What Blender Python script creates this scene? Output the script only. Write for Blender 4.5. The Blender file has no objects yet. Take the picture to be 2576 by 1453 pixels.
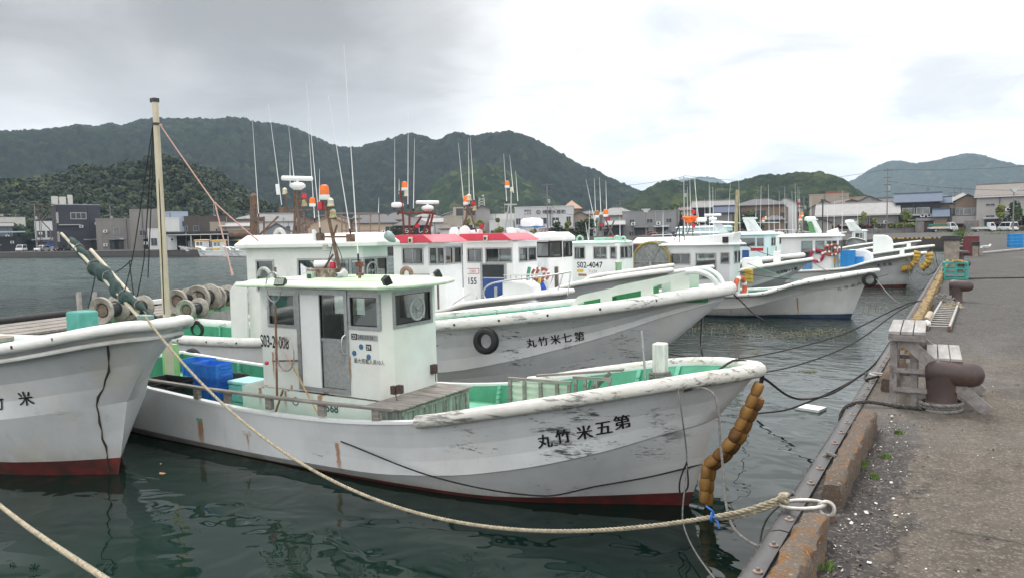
import bpy, bmesh, math, random
import numpy as np
from math import sin, cos, tan, atan, atan2, pi, radians, sqrt
from mathutils import Vector, Matrix
from mathutils.bvhtree import BVHTree
random.seed(7)
rng = np.random.default_rng(7)
SC = bpy.context.scene
COL = SC.collection
# ------------------------------------------------------------------ camera
W, H, F = 2576.0, 1453.0, 1861.0          # picture plane units used for measuring the photo
EZ, QZ = 3.1, 1.5                          # eye height above the water, quay height above the water
PITCH, ROLL, YAW = atan((726.5 - 591) / F), radians(1.3), radians(31.543)
_f = np.array([-sin(YAW) * cos(PITCH), cos(YAW) * cos(PITCH), -sin(PITCH)])
_r = np.array([cos(YAW), sin(YAW), 0.0])
_u = np.cross(_r, _f)
CR = _r * cos(ROLL) - _u * sin(ROLL)
CU = _u * cos(ROLL) + _r * sin(ROLL)
EYE = np.array([0, 0, EZ])
cam_d = bpy.data.cameras.new("camera")
cam = bpy.data.objects.new("camera", cam_d)
COL.objects.link(cam)
cam_d.sensor_width = 36.0
cam_d.lens = 36.0 * F / W
cam_d.clip_start = 0.05
cam_d.clip_end = 30000
cam.matrix_world = Matrix(((CR[0], CU[0], -_f[0], 0), (CR[1], CU[1], -_f[1], 0), (CR[2], CU[2], -_f[2], EZ), (0, 0, 0, 1)))
SC.camera = cam
SC.view_settings.view_transform = 'Standard'
SC.view_settings.look = 'None'
SC.view_settings.exposure = 0.34
SC.view_settings.gamma = 1.0
SC.cycles.max_bounces = 8
SC.cycles.transparent_max_bounces = 16
SC.cycles.caustics_reflective = False
SC.cycles.caustics_refractive = False
SC.cycles.sample_clamp_indirect = 4.0
def ray(x, y):
 return _f + CR * (x - W / 2) / F - CU * (y - H / 2) / F
def at_z(x, y, z):
 d = ray(x, y); return EYE + d * (z - EZ) / d[2]
def at_y(x, y, Y):
 d = ray(x, y); return EYE + d * Y / d[1]
def at_d(x, y, dist):
 d = ray(x, y); return EYE + d * dist
# ------------------------------------------------------------------ world: overcast sky
world = bpy.data.worlds.new("World"); SC.world = world
world.use_nodes = True
SUN_EL, SUN_ROT = radians(58), radians(-160)
def build_world():
 nt = world.node_tree; N = nt.nodes; L = nt.links; N.clear()
 out = N.new('ShaderNodeOutputWorld'); bg = N.new('ShaderNodeBackground')
 L.new(bg.outputs[0], out.inputs[0])
 tc = N.new('ShaderNodeTexCoord')
 sky = N.new('ShaderNodeTexSky'); sky.sky_type = 'NISHITA'; sky.sun_disc = False
 sky.sun_elevation = SUN_EL; sky.sun_rotation = SUN_ROT; sky.dust_density = 2.0
 def math_(op, a, b=None, c=None, clamp=False):
  n = N.new('ShaderNodeMath'); n.operation = op; n.use_clamp = clamp
  for i, q in enumerate((a, b, c)):
   if q is None: continue
   if isinstance(q, (int, float)): n.inputs[i].default_value = q
   else: L.new(q, n.inputs[i])
  return n.outputs[0]
 def vec(op, a, b):
  n = N.new('ShaderNodeVectorMath'); n.operation = op
  L.new(a, n.inputs[0])
  if isinstance(b, (tuple, list)): n.inputs[1].default_value = b
  else: L.new(b, n.inputs[1])
  return n
 def noise(v, sc, det, rough=.55, dist=0.0):
  n = N.new('ShaderNodeTexNoise'); n.inputs['Scale'].default_value = sc; n.inputs['Detail'].default_value = det
  n.inputs['Roughness'].default_value = rough; n.inputs['Distortion'].default_value = dist
  L.new(v, n.inputs['Vector']); return n.outputs['Fac']
 def smooth(x, a, b):
  n = N.new('ShaderNodeMapRange'); n.interpolation_type = 'SMOOTHSTEP'
  L.new(x, n.inputs[0]); n.inputs[1].default_value = a; n.inputs[2].default_value = b
  return n.outputs[0]
 def mixc(f, a, b):
  n = N.new('ShaderNodeMix'); n.data_type = 'RGBA'
  if isinstance(f, (int, float)): n.inputs[0].default_value = f
  else: L.new(f, n.inputs[0])
  for i, q in ((6, a), (7, b)):
   if isinstance(q, tuple): n.inputs[i].default_value = (*q, 1)
   else: L.new(q, n.inputs[i])
  return n.outputs[2]
 g = tc.outputs['Generated']
 # flatten clouds towards the horizon: direction / (z + k)
 sep = N.new('ShaderNodeSeparateXYZ'); L.new(g, sep.inputs[0])
 zz = math_('ADD', math_('MAXIMUM', sep.outputs[2], 0.0), 0.22)
 comb = N.new('ShaderNodeCombineXYZ')
 L.new(math_('DIVIDE', sep.outputs[0], zz), comb.inputs[0]); L.new(math_('DIVIDE', sep.outputs[1], zz), comb.inputs[1])
 v = comb.outputs[0]
 big = noise(v, 0.9, 6, .5, .3)
 fine = noise(v, 2.1, 7, .55, .5)
 def lobe(px, py, lo, hi):
  d = ray(px, py); d = d / np.linalg.norm(d)
  n = N.new('ShaderNodeVectorMath'); n.operation = 'DOT_PRODUCT'
  L.new(g, n.inputs[0]); n.inputs[1].default_value = tuple(d)
  return smooth(n.outputs['Value'], lo, hi)
 dark = lobe(330, -60, .84, .985)
 dark2 = lobe(700, 190, .965, .999)
 hole = lobe(240, 215, .985, .9995)
 base = mixc(smooth(fine, .30, .62), (.70, .71, .73), (1.06, 1.06, 1.05))
 low = smooth(sep.outputs[2], .07, .26)
 dm = math_('ADD', math_('MULTIPLY', dark, 1.05), math_('MULTIPLY', dark2, .35))
 dm = math_('ADD', dm, math_('MULTIPLY', math_('SUBTRACT', big, .5), 1.9))
 dm = math_('ADD', dm, math_('MULTIPLY', math_('SUBTRACT', fine, .5), 1.5))
 dm = math_('SUBTRACT', dm, math_('MULTIPLY', hole, .35))
 dm = math_('MULTIPLY', dm, math_('MULTIPLY', smooth(dark, .02, .5), math_('ADD', .22, math_('MULTIPLY', low, .78))))
 col = mixc(smooth(dm, .05, .65), base, (.50, .50, .505))
 col = mixc(smooth(dm, .55, 1.35), col, (.31, .31, .315))
 skyc = vec('MULTIPLY', sky.outputs[0], (.10, .10, .10)).outputs[0]
 bluemask = math_('MULTIPLY', math_('MULTIPLY', smooth(noise(v, 1.3, 5, .5, .2), .5, .72), .4), lobe(2300, 120, .8, .97))
 col = mixc(bluemask, col, skyc)
 # overcast: brighter towards the zenith and behind the viewer than over the hills
 back = np.array([sin(YAW), -cos(YAW), 1.0]); back /= np.linalg.norm(back)
 n = N.new('ShaderNodeVectorMath'); n.operation = 'DOT_PRODUCT'; L.new(g, n.inputs[0]); n.inputs[1].default_value = tuple(back)
 gain = math_('ADD', 1.0, math_('MULTIPLY', smooth(n.outputs['Value'], .15, 1.0), .7))
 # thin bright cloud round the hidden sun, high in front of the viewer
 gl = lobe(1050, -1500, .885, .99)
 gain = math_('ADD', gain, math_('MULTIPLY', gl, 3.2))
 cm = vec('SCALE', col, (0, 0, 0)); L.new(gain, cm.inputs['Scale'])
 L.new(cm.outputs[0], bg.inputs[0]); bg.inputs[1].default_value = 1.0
build_world()
sun_d = bpy.data.lights.new("sun", 'SUN'); sun_d.energy = 1.5; sun_d.angle = radians(12); sun_d.color = (1, .96, .9)
sun = bpy.data.objects.new("sun", sun_d); COL.objects.link(sun)
# the hidden sun stands high in front, so tops are bright and the sides that face the viewer are in soft shade
SUN_DIR = Vector((-.30, .55, 1.0)).normalized()
sun.rotation_euler = SUN_DIR.to_track_quat('Z', 'Y').to_euler()
for n_ in world.node_tree.nodes:
 if n_.type == 'TEX_SKY':
  n_.sun_elevation = math.asin(SUN_DIR.z); n_.sun_rotation = atan2(SUN_DIR.x, SUN_DIR.y)
# ------------------------------------------------------------------ materials
class NT:
 def __init__(s, name):
  s.m = bpy.data.materials.new(name); s.m.use_nodes = True
  s.t = s.m.node_tree; s.N = s.t.nodes; s.L = s.t.links; s.N.clear()
  s.out = s.N.new('ShaderNodeOutputMaterial'); s.b = s.N.new('ShaderNodeBsdfPrincipled')
  s.L.new(s.b.outputs[0], s.out.inputs[0])
  s.tc = s.N.new('ShaderNodeTexCoord'); s.obj = s.tc.outputs['Object']
 def link(s, a, sock):
  if isinstance(a, (int, float)): sock.default_value = a
  elif isinstance(a, tuple): sock.default_value = (*a, 1) if len(a) == 3 and sock.type == 'RGBA' else a
  else: s.L.new(a, sock)
 def math(s, op, a, b=None, c=None, clamp=False):
  n = s.N.new('ShaderNodeMath'); n.operation = op; n.use_clamp = clamp
  for i, q in enumerate((a, b, c)):
   if q is not None: s.link(q, n.inputs[i])
  return n.outputs[0]
 def scaled(s, sc, v=None):
  n = s.N.new('ShaderNodeVectorMath'); n.operation = 'MULTIPLY'; s.L.new(v or s.obj, n.inputs[0]); n.inputs[1].default_value = sc
  return n.outputs[0]
 def noise(s, scale=5, det=4, rough=.55, stretch=None, dist=0.0, v=None, col=False):
  n = s.N.new('ShaderNodeTexNoise'); n.inputs['Scale'].default_value = scale; n.inputs['Detail'].default_value = det
  n.inputs['Roughness'].default_value = rough; n.inputs['Distortion'].default_value = dist
  s.L.new(s.scaled(stretch, v) if stretch else (v or s.obj), n.inputs['Vector'])
  return n.outputs['Color'] if col else n.outputs['Fac']
 def voro(s, scale, feature='F1', stretch=None, out='Distance', v=None):
  n = s.N.new('ShaderNodeTexVoronoi'); n.feature = feature; n.inputs['Scale'].default_value = scale
  s.L.new(s.scaled(stretch, v) if stretch else (v or s.obj), n.inputs['Vector']); return n.outputs[out]
 def step(s, x, a, b):
  n = s.N.new('ShaderNodeMapRange'); n.interpolation_type = 'SMOOTHSTEP'; s.link(x, n.inputs[0])
  n.inputs[1].default_value = a; n.inputs[2].default_value = b; return n.outputs[0]
 def mix(s, f, a, b, blend='MIX'):
  n = s.N.new('ShaderNodeMix'); n.data_type = 'RGBA'; n.blend_type = blend
  s.link(f, n.inputs[0]); s.link(a, n.inputs[6]); s.link(b, n.inputs[7]); return n.outputs[2]
 def xyz(s):
  if not hasattr(s, '_x'):
   n = s.N.new('ShaderNodeSeparateXYZ'); s.L.new(s.obj, n.inputs[0]); s._x = n.outputs
  return s._x
 def bump(s, h, strength=.3, dist=.01):
  n = s.N.new('ShaderNodeBump'); n.inputs['Strength'].default_value = strength; n.inputs['Distance'].default_value = dist
  s.link(h, n.inputs['Height']); s.L.new(n.outputs[0], s.b.inputs['Normal']); return n
 def set(s, **k):
  for a, q in k.items():
   s.link(q, s.b.inputs[{'col': 'Base Color', 'rough': 'Roughness', 'metal': 'Metallic', 'spec': 'Specular IOR Level', 'ior': 'IOR', 'alpha': 'Alpha', 'trans': 'Transmission Weight', 'coat': 'Coat Weight', 'em': 'Emission Color', 'es': 'Emission Strength'}[a]])
  return s
_mats = {}
def mat(name, col, rough=.55, var=.12, scale=6, metal=0.0, bump=0.0, bscale=60, dirt=None, damt=.5, stretch=None):
 """painted or plain surface with uneven tone and, if asked, dirt of another colour"""
 if name in _mats: return _mats[name]
 t = NT(name)
 a = tuple(c * (1 - var) for c in col); b = tuple(min(1, c * (1 + var)) for c in col)
 c = t.mix(t.step(t.noise(scale, 5, .6, stretch), .3, .7), a, b)
 if dirt:
  c = t.mix(t.math('MULTIPLY', t.step(t.noise(scale * .55, 8, .7, stretch, .4), 1 - damt - .12 + .02, 1 - damt + .16), .85), c, dirt)
 t.set(col=c, rough=rough, metal=metal)
 if bump: t.bump(t.noise(bscale, 4, .6), bump, .01)
 _mats[name] = t.m
 return t.m
def hull_mat(name, base=(.70, .71, .72), scuffs=(), rust=(), grime=.25, zdirt=.28, yellow=.25):
 """gloss-worn gelcoat: mottling, streaks, algae above the water, black rub marks in given patches (boat coordinates)"""
 t = NT(name); X = t.xyz()
 b2 = tuple(c * .86 for c in base)
 c = t.mix(t.step(t.noise(1.4, 5, .6), .35, .7), base, b2)
 st = t.noise(3.0, 6, .65, (2.2, 2.2, .35))                    # vertical runs
 c = t.mix(t.math('MULTIPLY', t.step(st, .55, .8), .35), c, (.42, .41, .38))
 bl = t.step(t.noise(2.3, 7, .7, (1, 1, 1.3)), .60, .74)
 c = t.mix(t.math('MULTIPLY', bl, grime), c, (.30, .29, .25))
 low = t.math('SUBTRACT', 1.0, t.step(X[2], .0, zdirt))
 alg = t.math('MULTIPLY', low, t.step(t.noise(4, 6, .65, (1, 1, .5)), .3, .62))
 c = t.mix(t.math('MULTIPLY', alg, .75), c, (.30, .27, .17))
 yl = t.step(t.noise(.9, 4, .5, (1, 1, 1)), .52, .7)
 c = t.mix(t.math('MULTIPLY', yl, yellow), c, (.62, .57, .44))
 rubs = t.noise(7, 10, .78, (.5, .5, 3.4), .9); rub2 = t.noise(1.5, 4, .6, (.8, .8, 1.8)); rub3 = t.noise(26, 5, .7, (.5, .5, 2.0))
 for (x0, x1, z0, z1, amt) in scuffs:
  mx = t.math('MULTIPLY', t.step(X[0], x0 - .3, x0 + .3), t.math('SUBTRACT', 1.0, t.step(X[0], x1 - .3, x1 + .3)))
  mz = t.math('MULTIPLY', t.step(X[2], z0 - .08, z0 + .1), t.math('SUBTRACT', 1.0, t.step(X[2], z1 - .1, z1 + .08)))
  m = t.math('MULTIPLY', mx, mz)
  k = t.math('ADD', t.math('ADD', rubs, t.math('MULTIPLY', t.math('SUBTRACT', rub2, .5), .8)), t.math('MULTIPLY', t.math('SUBTRACT', rub3, .5), .5))
  k = t.step(k, .72 - .16 * amt, .84 - .14 * amt)
  c = t.mix(t.math('MULTIPLY', t.math('MULTIPLY', m, k), .9), c, (.045, .05, .055))
 wob = t.math('MULTIPLY', t.math('SUBTRACT', t.noise(14, 3, .5), .5), .05)
 for (xr, zt, zb, w) in rust:
  dx = t.math('ABSOLUTE', t.math('SUBTRACT', t.math('ADD', X[0], wob), xr))
  m = t.math('SUBTRACT', 1.0, t.step(dx, w * .3, w))
  m = t.math('MULTIPLY', m, t.math('MULTIPLY', t.step(X[2], zb - .02, zb + .3), t.math('SUBTRACT', 1.0, t.step(X[2], zt - .02, zt + .01))))
  c = t.mix(t.math('MULTIPLY', m, .85), c, (.34, .14, .035))
 t.set(col=c, rough=t.math('ADD', .38, t.math('MULTIPLY', t.noise(8, 4), .25)))
 t.bump(t.math('ADD', t.noise(3, 3), t.math('MULTIPLY', t.noise(60, 3), .06)), .12, .03)
 return t.m
def rail_mat(name, worn=.5, base=(.80, .79, .75)):
 t = NT(name); X = t.xyz()
 c = t.mix(t.step(t.noise(4, 5, .6), .35, .7), base, tuple(q * .86 for q in base))
 c = t.mix(t.math('MULTIPLY', t.step(t.noise(3.5, 6, .6, (.5, 1, 2)), .5, .75), .55), c, (.66, .58, .42))
 w = t.noise(8, 9, .72, (.35, 2, 2.6), .3)
 big = t.noise(1.3, 3, .5)
 k = t.step(t.math('ADD', w, t.math('MULTIPLY', t.math('SUBTRACT', big, .5), .5)), .72 - .18 * worn, .82 - .16 * worn)
 c = t.mix(t.math('MULTIPLY', k, .85), c, (.13, .125, .115))
 t.set(col=c, rough=.5); t.bump(t.noise(16, 6, .65, (.5, 1, 2)), .35, .02)
 return t.m
def glass_mat():
 t = NT('window_glass')
 tr = t.N.new('ShaderNodeBsdfTransparent'); tr.inputs[0].default_value = (.72, .76, .76, 1)
 gl = t.N.new('ShaderNodeBsdfGlossy'); gl.inputs['Roughness'].default_value = .03; gl.inputs[0].default_value = (.9, .93, .95, 1)
 fr = t.N.new('ShaderNodeFresnel'); fr.inputs[0].default_value = 1.55
 mx = t.N.new('ShaderNodeMixShader')
 k = t.math('ADD', t.math('MULTIPLY', fr.outputs[0], 1.0), .10, clamp=True)
 t.L.new(k, mx.inputs[0]); t.L.new(tr.outputs[0], mx.inputs[1]); t.L.new(gl.outputs[0], mx.inputs[2])
 t.L.new(mx.outputs[0], t.out.inputs[0])
 return t.m
GLASS = glass_mat()
# ------------------------------------------------------------------ mesh builder
class MB:
 def __init__(s): s.v = []; s.f = []; s.mi = []; s.M = None; s.sm = []
 def add(s, vs, fs, mi=0, smooth=False):
  o = len(s.v)
  if s.M is not None: vs = [tuple(s.M @ Vector(p)) for p in vs]
  s.v += [tuple(float(c) for c in p) for p in vs]
  for f in fs: s.f.append(tuple(i + o for i in f)); s.mi.append(mi); s.sm.append(smooth)
  return s
 def box(s, x0, x1, y0, y1, z0, z1, mi=0):
  p = [(x, y, z) for z in (z0, z1) for y in (y0, y1) for x in (x0, x1)]
  return s.add(p, [(0, 2, 3, 1), (4, 5, 7, 6), (0, 1, 5, 4), (2, 6, 7, 3), (0, 4, 6, 2), (1, 3, 7, 5)], mi)
 def hexa(s, lo, hi, mi=0):
  """lo, hi: four corners each, same order around"""
  n = len(lo)
  fs = [tuple(reversed(range(n))), tuple(range(n, 2 * n))] + [(i, (i + 1) % n, n + (i + 1) % n, n + i) for i in range(n)]
  return s.add(list(lo) + list(hi), fs, mi)
 def prism(s, poly, z0, z1, mi=0):
  return s.hexa([(x, y, z0) for x, y in poly], [(x, y, z1) for x, y in poly], mi)
 def prism_y(s, poly, y0, y1, mi=0):
  return s.hexa([(x, y0, z) for x, z in poly], [(x, y1, z) for x, z in poly], mi)
 def bar(s, a, b, w, h, mi=0, up=(0, 0, 1)):
  a = Vector(a); b = Vector(b); d = (b - a).normalized(); u = Vector(up)
  if abs(d.dot(u)) > .99: u = Vector((1, 0, 0))
  r = d.cross(u).normalized(); u = r.cross(d)
  lo = [a + r * sx * w / 2 + u * sz * h / 2 for sx, sz in ((-1, -1), (1, -1), (1, 1), (-1, 1))]
  return s.hexa(lo, [p + (b - a) for p in lo], mi)
 def tube(s, path, r, n=8, closed=False, cap=True, mi=0, ry=None):
  P = [Vector(p) for p in path]; m = len(P)
  R = r if isinstance(r, (list, tuple, np.ndarray)) else [r] * m
  T = []
  for i in range(m):
   a = P[(i - 1) % m] if (closed or i > 0) else P[i]; b = P[(i + 1) % m] if (closed or i < m - 1) else P[i]
   d = (b - a); T.append(d.normalized() if d.length > 1e-9 else Vector((0, 0, 1)))
  up = Vector((0, 0, 1)) if abs(T[0].z) < .95 else Vector((1, 0, 0))
  vs = []; N = (up - T[0] * up.dot(T[0])).normalized()
  for i in range(m):
   if ry is not None: N = (Vector((0, 0, 1)) - T[i] * T[i].z).normalized()
   else: N = (N - T[i] * N.dot(T[i])); N = N.normalized() if N.length > 1e-6 else T[i].orthogonal().normalized()
   Bn = T[i].cross(N)
   for k in range(n):
    a = 2 * pi * k / n
    vs.append(P[i] + Bn * (R[i] * cos(a)) + N * ((R[i] if ry is None else ry) * sin(a)))
  fs = [(i * n + k, i * n + (k + 1) % n, ((i + 1) % m) * n + (k + 1) % n, ((i + 1) % m) * n + k) for i in range(m if closed else m - 1) for k in range(n)]
  if cap and not closed: fs += [tuple(reversed(range(n))), tuple(range((m - 1) * n, m * n))]
  return s.add(vs, fs, mi, True)
 def lathe(s, prof, n=16, c=(0, 0, 0), axis='z', mi=0, cap=True):
  vs = []
  for r, z in prof:
   for k in range(n):
    a = 2 * pi * k / n; p = (r * cos(a), r * sin(a), z)
    if axis == 'x': p = (p[2], p[0], p[1])
    elif axis == 'y': p = (p[0], p[2], p[1])
    vs.append((p[0] + c[0], p[1] + c[1], p[2] + c[2]))
  m = len(prof)
  fs = [(i * n + k, i * n + (k + 1) % n, (i + 1) * n + (k + 1) % n, (i + 1) * n + k) for i in range(m - 1) for k in range(n)]
  if cap: fs += [tuple(reversed(range(n))), tuple(range((m - 1) * n, m * n))]
  return s.add(vs, fs, mi, True)
 def ball(s, c, r, n=12, m=7, mi=0):
  rx, ry, rz = r if isinstance(r, (tuple, list)) else (r, r, r)
  vs = [(c[0] + rx * sin(pi * i / m) * cos(2 * pi * k / n), c[1] + ry * sin(pi * i / m) * sin(2 * pi * k / n), c[2] + rz * cos(pi * i / m)) for i in range(m + 1) for k in range(n)]
  fs = [(i * n + k, (i + 1) * n + k, (i + 1) * n + (k + 1) % n, i * n + (k + 1) % n) for i in range(m) for k in range(n)]
  return s.add(vs, fs, mi, True)
 def torus(s, c, R, r, axis='z', n=20, m=8, mi=0, arc=None):
  k = n if arc is None else n + 1
  pts = []
  for i in range(k):
   a = 2 * pi * i / n if arc is None else arc[0] + (arc[1] - arc[0]) * i / n
   p = {'z': (R * cos(a), R * sin(a), 0), 'y': (R * cos(a), 0, R * sin(a)), 'x': (0, R * cos(a), R * sin(a))}[axis]
   pts.append((c[0] + p[0], c[1] + p[1], c[2] + p[2]))
  return s.tube(pts, r, m, closed=arc is None, mi=mi)
 def build(s, name, mats, parent=None, bevel=0, seg=2, angle=40, loc=None, label=None, solid=0):
  me = bpy.data.meshes.new(name); me.from_pydata(s.v, [], s.f)
  for m in (mats if isinstance(mats, (list, tuple)) else [mats]): me.materials.append(m)
  if any(s.mi): me.polygons.foreach_set('material_index', s.mi)
  me.validate()
  bm = bmesh.new(); bm.from_mesh(me); bmesh.ops.recalc_face_normals(bm, faces=bm.faces); bm.to_mesh(me); bm.free()
  if any(s.sm) or bevel:
   me.polygons.foreach_set('use_smooth', [True] * len(me.polygons)); me.set_sharp_from_angle(angle=radians(angle))
  o = bpy.data.objects.new(name, me); COL.objects.link(o)
  if parent is not None: o.parent = parent
  if loc is not None: o.location = loc
  if label: o['label'] = label
  if bevel:
   b = o.modifiers.new('bevel', 'BEVEL'); b.width = bevel; b.segments = seg; b.limit_method = 'ANGLE'; b.harden_normals = False
  return o
def tag(o, label=None, cat=None, group=None, kind=None):
 if label: o['label'] = label
 if cat: o['category'] = cat
 if group: o['group'] = group
 if kind: o['kind'] = kind
 return o
def thing(name, label, cat, loc=(0, 0, 0), rz=0.0, group=None):
 o = bpy.data.objects.new(name, None); COL.objects.link(o); o.empty_display_size = .2
 o.location = loc; o.rotation_euler = (0, 0, rz)
 return tag(o, label, cat, group)
def dup(root, loc=None, rz=None, label=None, group=None, parent=None, scale=None):
 r = root.copy(); COL.objects.link(r)
 if loc is not None: r.location = loc
 if rz is not None: r.rotation_euler = (0, 0, rz)
 if scale is not None: r.scale = (scale,) * 3 if isinstance(scale, (int, float)) else scale
 if label: r['label'] = label
 if group: r['group'] = group
 if parent is not None: r.parent = parent
 for ch in list(root.children): dup(ch, parent=r)
 return r
def quads(name, C, Nn, S, mats, parent=None, mi=None, seed=1, aspect=1.0):
 """many small leaf-clump faces: centres C, normals Nn, half sizes S"""
 g = np.random.default_rng(seed); n = len(C)
 Nn = Nn / (np.linalg.norm(Nn, axis=1, keepdims=True) + 1e-9)
 a = g.normal(size=(n, 3)); t = a - Nn * (a * Nn).sum(1, keepdims=True); t /= np.linalg.norm(t, axis=1, keepdims=True) + 1e-9
 b = np.cross(Nn, t); S = np.asarray(S).reshape(-1, 1) * np.ones((n, 1))
 j = g.uniform(.65, 1.25, size=(n, 4, 1))
 V = np.stack([C + (-t - b * aspect) * S * j[:, 0], C + (t - b * aspect) * S * j[:, 1], C + (t + b * aspect) * S * j[:, 2], C + (-t + b * aspect) * S * j[:, 3]], 1).reshape(-1, 3)
 me = bpy.data.meshes.new(name)
 me.vertices.add(4 * n); me.vertices.foreach_set('co', V.ravel())
 me.loops.add(4 * n); me.loops.foreach_set('vertex_index', np.arange(4 * n))
 me.polygons.add(n); me.polygons.foreach_set('loop_start', np.arange(0, 4 * n, 4))
 me.polygons.foreach_set('loop_total', np.full(n, 4))
 for m in (mats if isinstance(mats, (list, tuple)) else [mats]): me.materials.append(m)
 if mi is not None: me.polygons.foreach_set('material_index', np.asarray(mi, dtype=np.int32))
 me.update(calc_edges=True)
 o = bpy.data.objects.new(name, me); COL.objects.link(o)
 if parent is not None: o.parent = parent
 return o
def grid_mesh(name, V, mats, parent=None, smooth=True):
 """V: (rows, cols, 3)"""
 r, c = V.shape[:2]
 me = bpy.data.meshes.new(name); me.vertices.add(r * c); me.vertices.foreach_set('co', V.reshape(-1))
 i = (np.arange(r - 1)[:, None] * c + np.arange(c - 1)[None]).ravel()
 q = np.stack([i, i + 1, i + c + 1, i + c], 1)
 n = len(q); me.loops.add(4 * n); me.loops.foreach_set('vertex_index', q.ravel())
 me.polygons.add(n); me.polygons.foreach_set('loop_start', np.arange(0, 4 * n, 4)); me.polygons.foreach_set('loop_total', np.full(n, 4))
 me.polygons.foreach_set('use_smooth', np.full(n, smooth))
 me.materials.append(mats); me.update(calc_edges=True)
 o = bpy.data.objects.new(name, me); COL.objects.link(o)
 if parent is not None: o.parent = parent
 return o
def spline(pts, n, end=None):
 """smooth curve through points, n samples, evenly by chord"""
 P = np.asarray(pts, float)
 d = np.r_[0, np.cumsum(np.linalg.norm(np.diff(P, axis=0), axis=1))]
 T = np.zeros_like(P); T[1:-1] = (P[2:] - P[:-2]) / (d[2:] - d[:-2])[:, None]
 T[0] = (P[1] - P[0]) / (d[1] - d[0]); T[-1] = (P[-1] - P[-2]) / (d[-1] - d[-2])
 q = np.linspace(0, d[-1], n); i = np.clip(np.searchsorted(d, q, 'right') - 1, 0, len(P) - 2)
 h = (d[i + 1] - d[i])[:, None]; t = ((q - d[i])[:, None] / h)
 return (2 * t ** 3 - 3 * t ** 2 + 1) * P[i] + (t ** 3 - 2 * t ** 2 + t) * h * T[i] + (-2 * t ** 3 + 3 * t ** 2) * P[i + 1] + (t ** 3 - t ** 2) * h * T[i + 1]
def catenary(a, b, sag, n=24):
 a = np.asarray(a, float); b = np.asarray(b, float); t = np.linspace(0, 1, n)[:, None]
 p = a + (b - a) * t; p[:, 2] -= (4 * sag * t * (1 - t))[:, 0]; return p
def rope_mesh(mb, path, r, strands=3, lay=None, nsub=None, n=6):
 """laid rope: strands twisted round the path"""
 P = np.asarray(path, float); d = np.r_[0, np.cumsum(np.linalg.norm(np.diff(P, axis=0), axis=1))]
 lay = lay or r * 7.0
 m = int(min(900, max(12, d[-1] / lay * 7))); q = np.linspace(0, d[-1], m)
 C = np.stack([np.interp(q, d, P[:, k]) for k in range(3)], 1)
 T = np.gradient(C, axis=0); T /= np.linalg.norm(T, axis=1, keepdims=True) + 1e-9
 ref = np.array([.31, .22, .93]); A = np.cross(T, ref); A /= np.linalg.norm(A, axis=1, keepdims=True) + 1e-9; Bv = np.cross(T, A)
 for k in range(strands):
  ph = 2 * pi * q / lay + 2 * pi * k / strands
  mb.tube(C + (A * np.cos(ph)[:, None] + Bv * np.sin(ph)[:, None]) * r * .52, r * .56, n)
 return mb
def text_mesh(s, size=1.0, bold=0.0, extrude=0.0, align='LEFT'):
 cu = bpy.data.curves.new('lettering', 'FONT'); cu.body = s; cu.size = size; cu.offset = bold; cu.extrude = extrude
 cu.align_x = align; cu.resolution_u = 3
 o = bpy.data.objects.new('lettering', cu); COL.objects.link(o)
 dg = bpy.context.evaluated_depsgraph_get(); dg.update()
 me = bpy.data.meshes.new_from_object(o.evaluated_get(dg))
 vs = [tuple(v.co) for v in me.vertices]; fs = [tuple(p.vertices) for p in me.polygons]
 bpy.data.objects.remove(o); bpy.data.curves.remove(cu); bpy.data.meshes.remove(me)
 return vs, fs
def text_on(mb, s, o, ux, uz, size, bold=0.0, align='LEFT', sx=1.0, mi=0):
 """flat lettering at o along ux, up uz"""
 vs, fs = text_mesh(s, size, bold, 0, align)
 o = Vector(o); ux = Vector(ux); uz = Vector(uz)
 mb.add([o + ux * (v[0] * sx) + uz * v[1] for v in vs], fs, mi)
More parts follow.
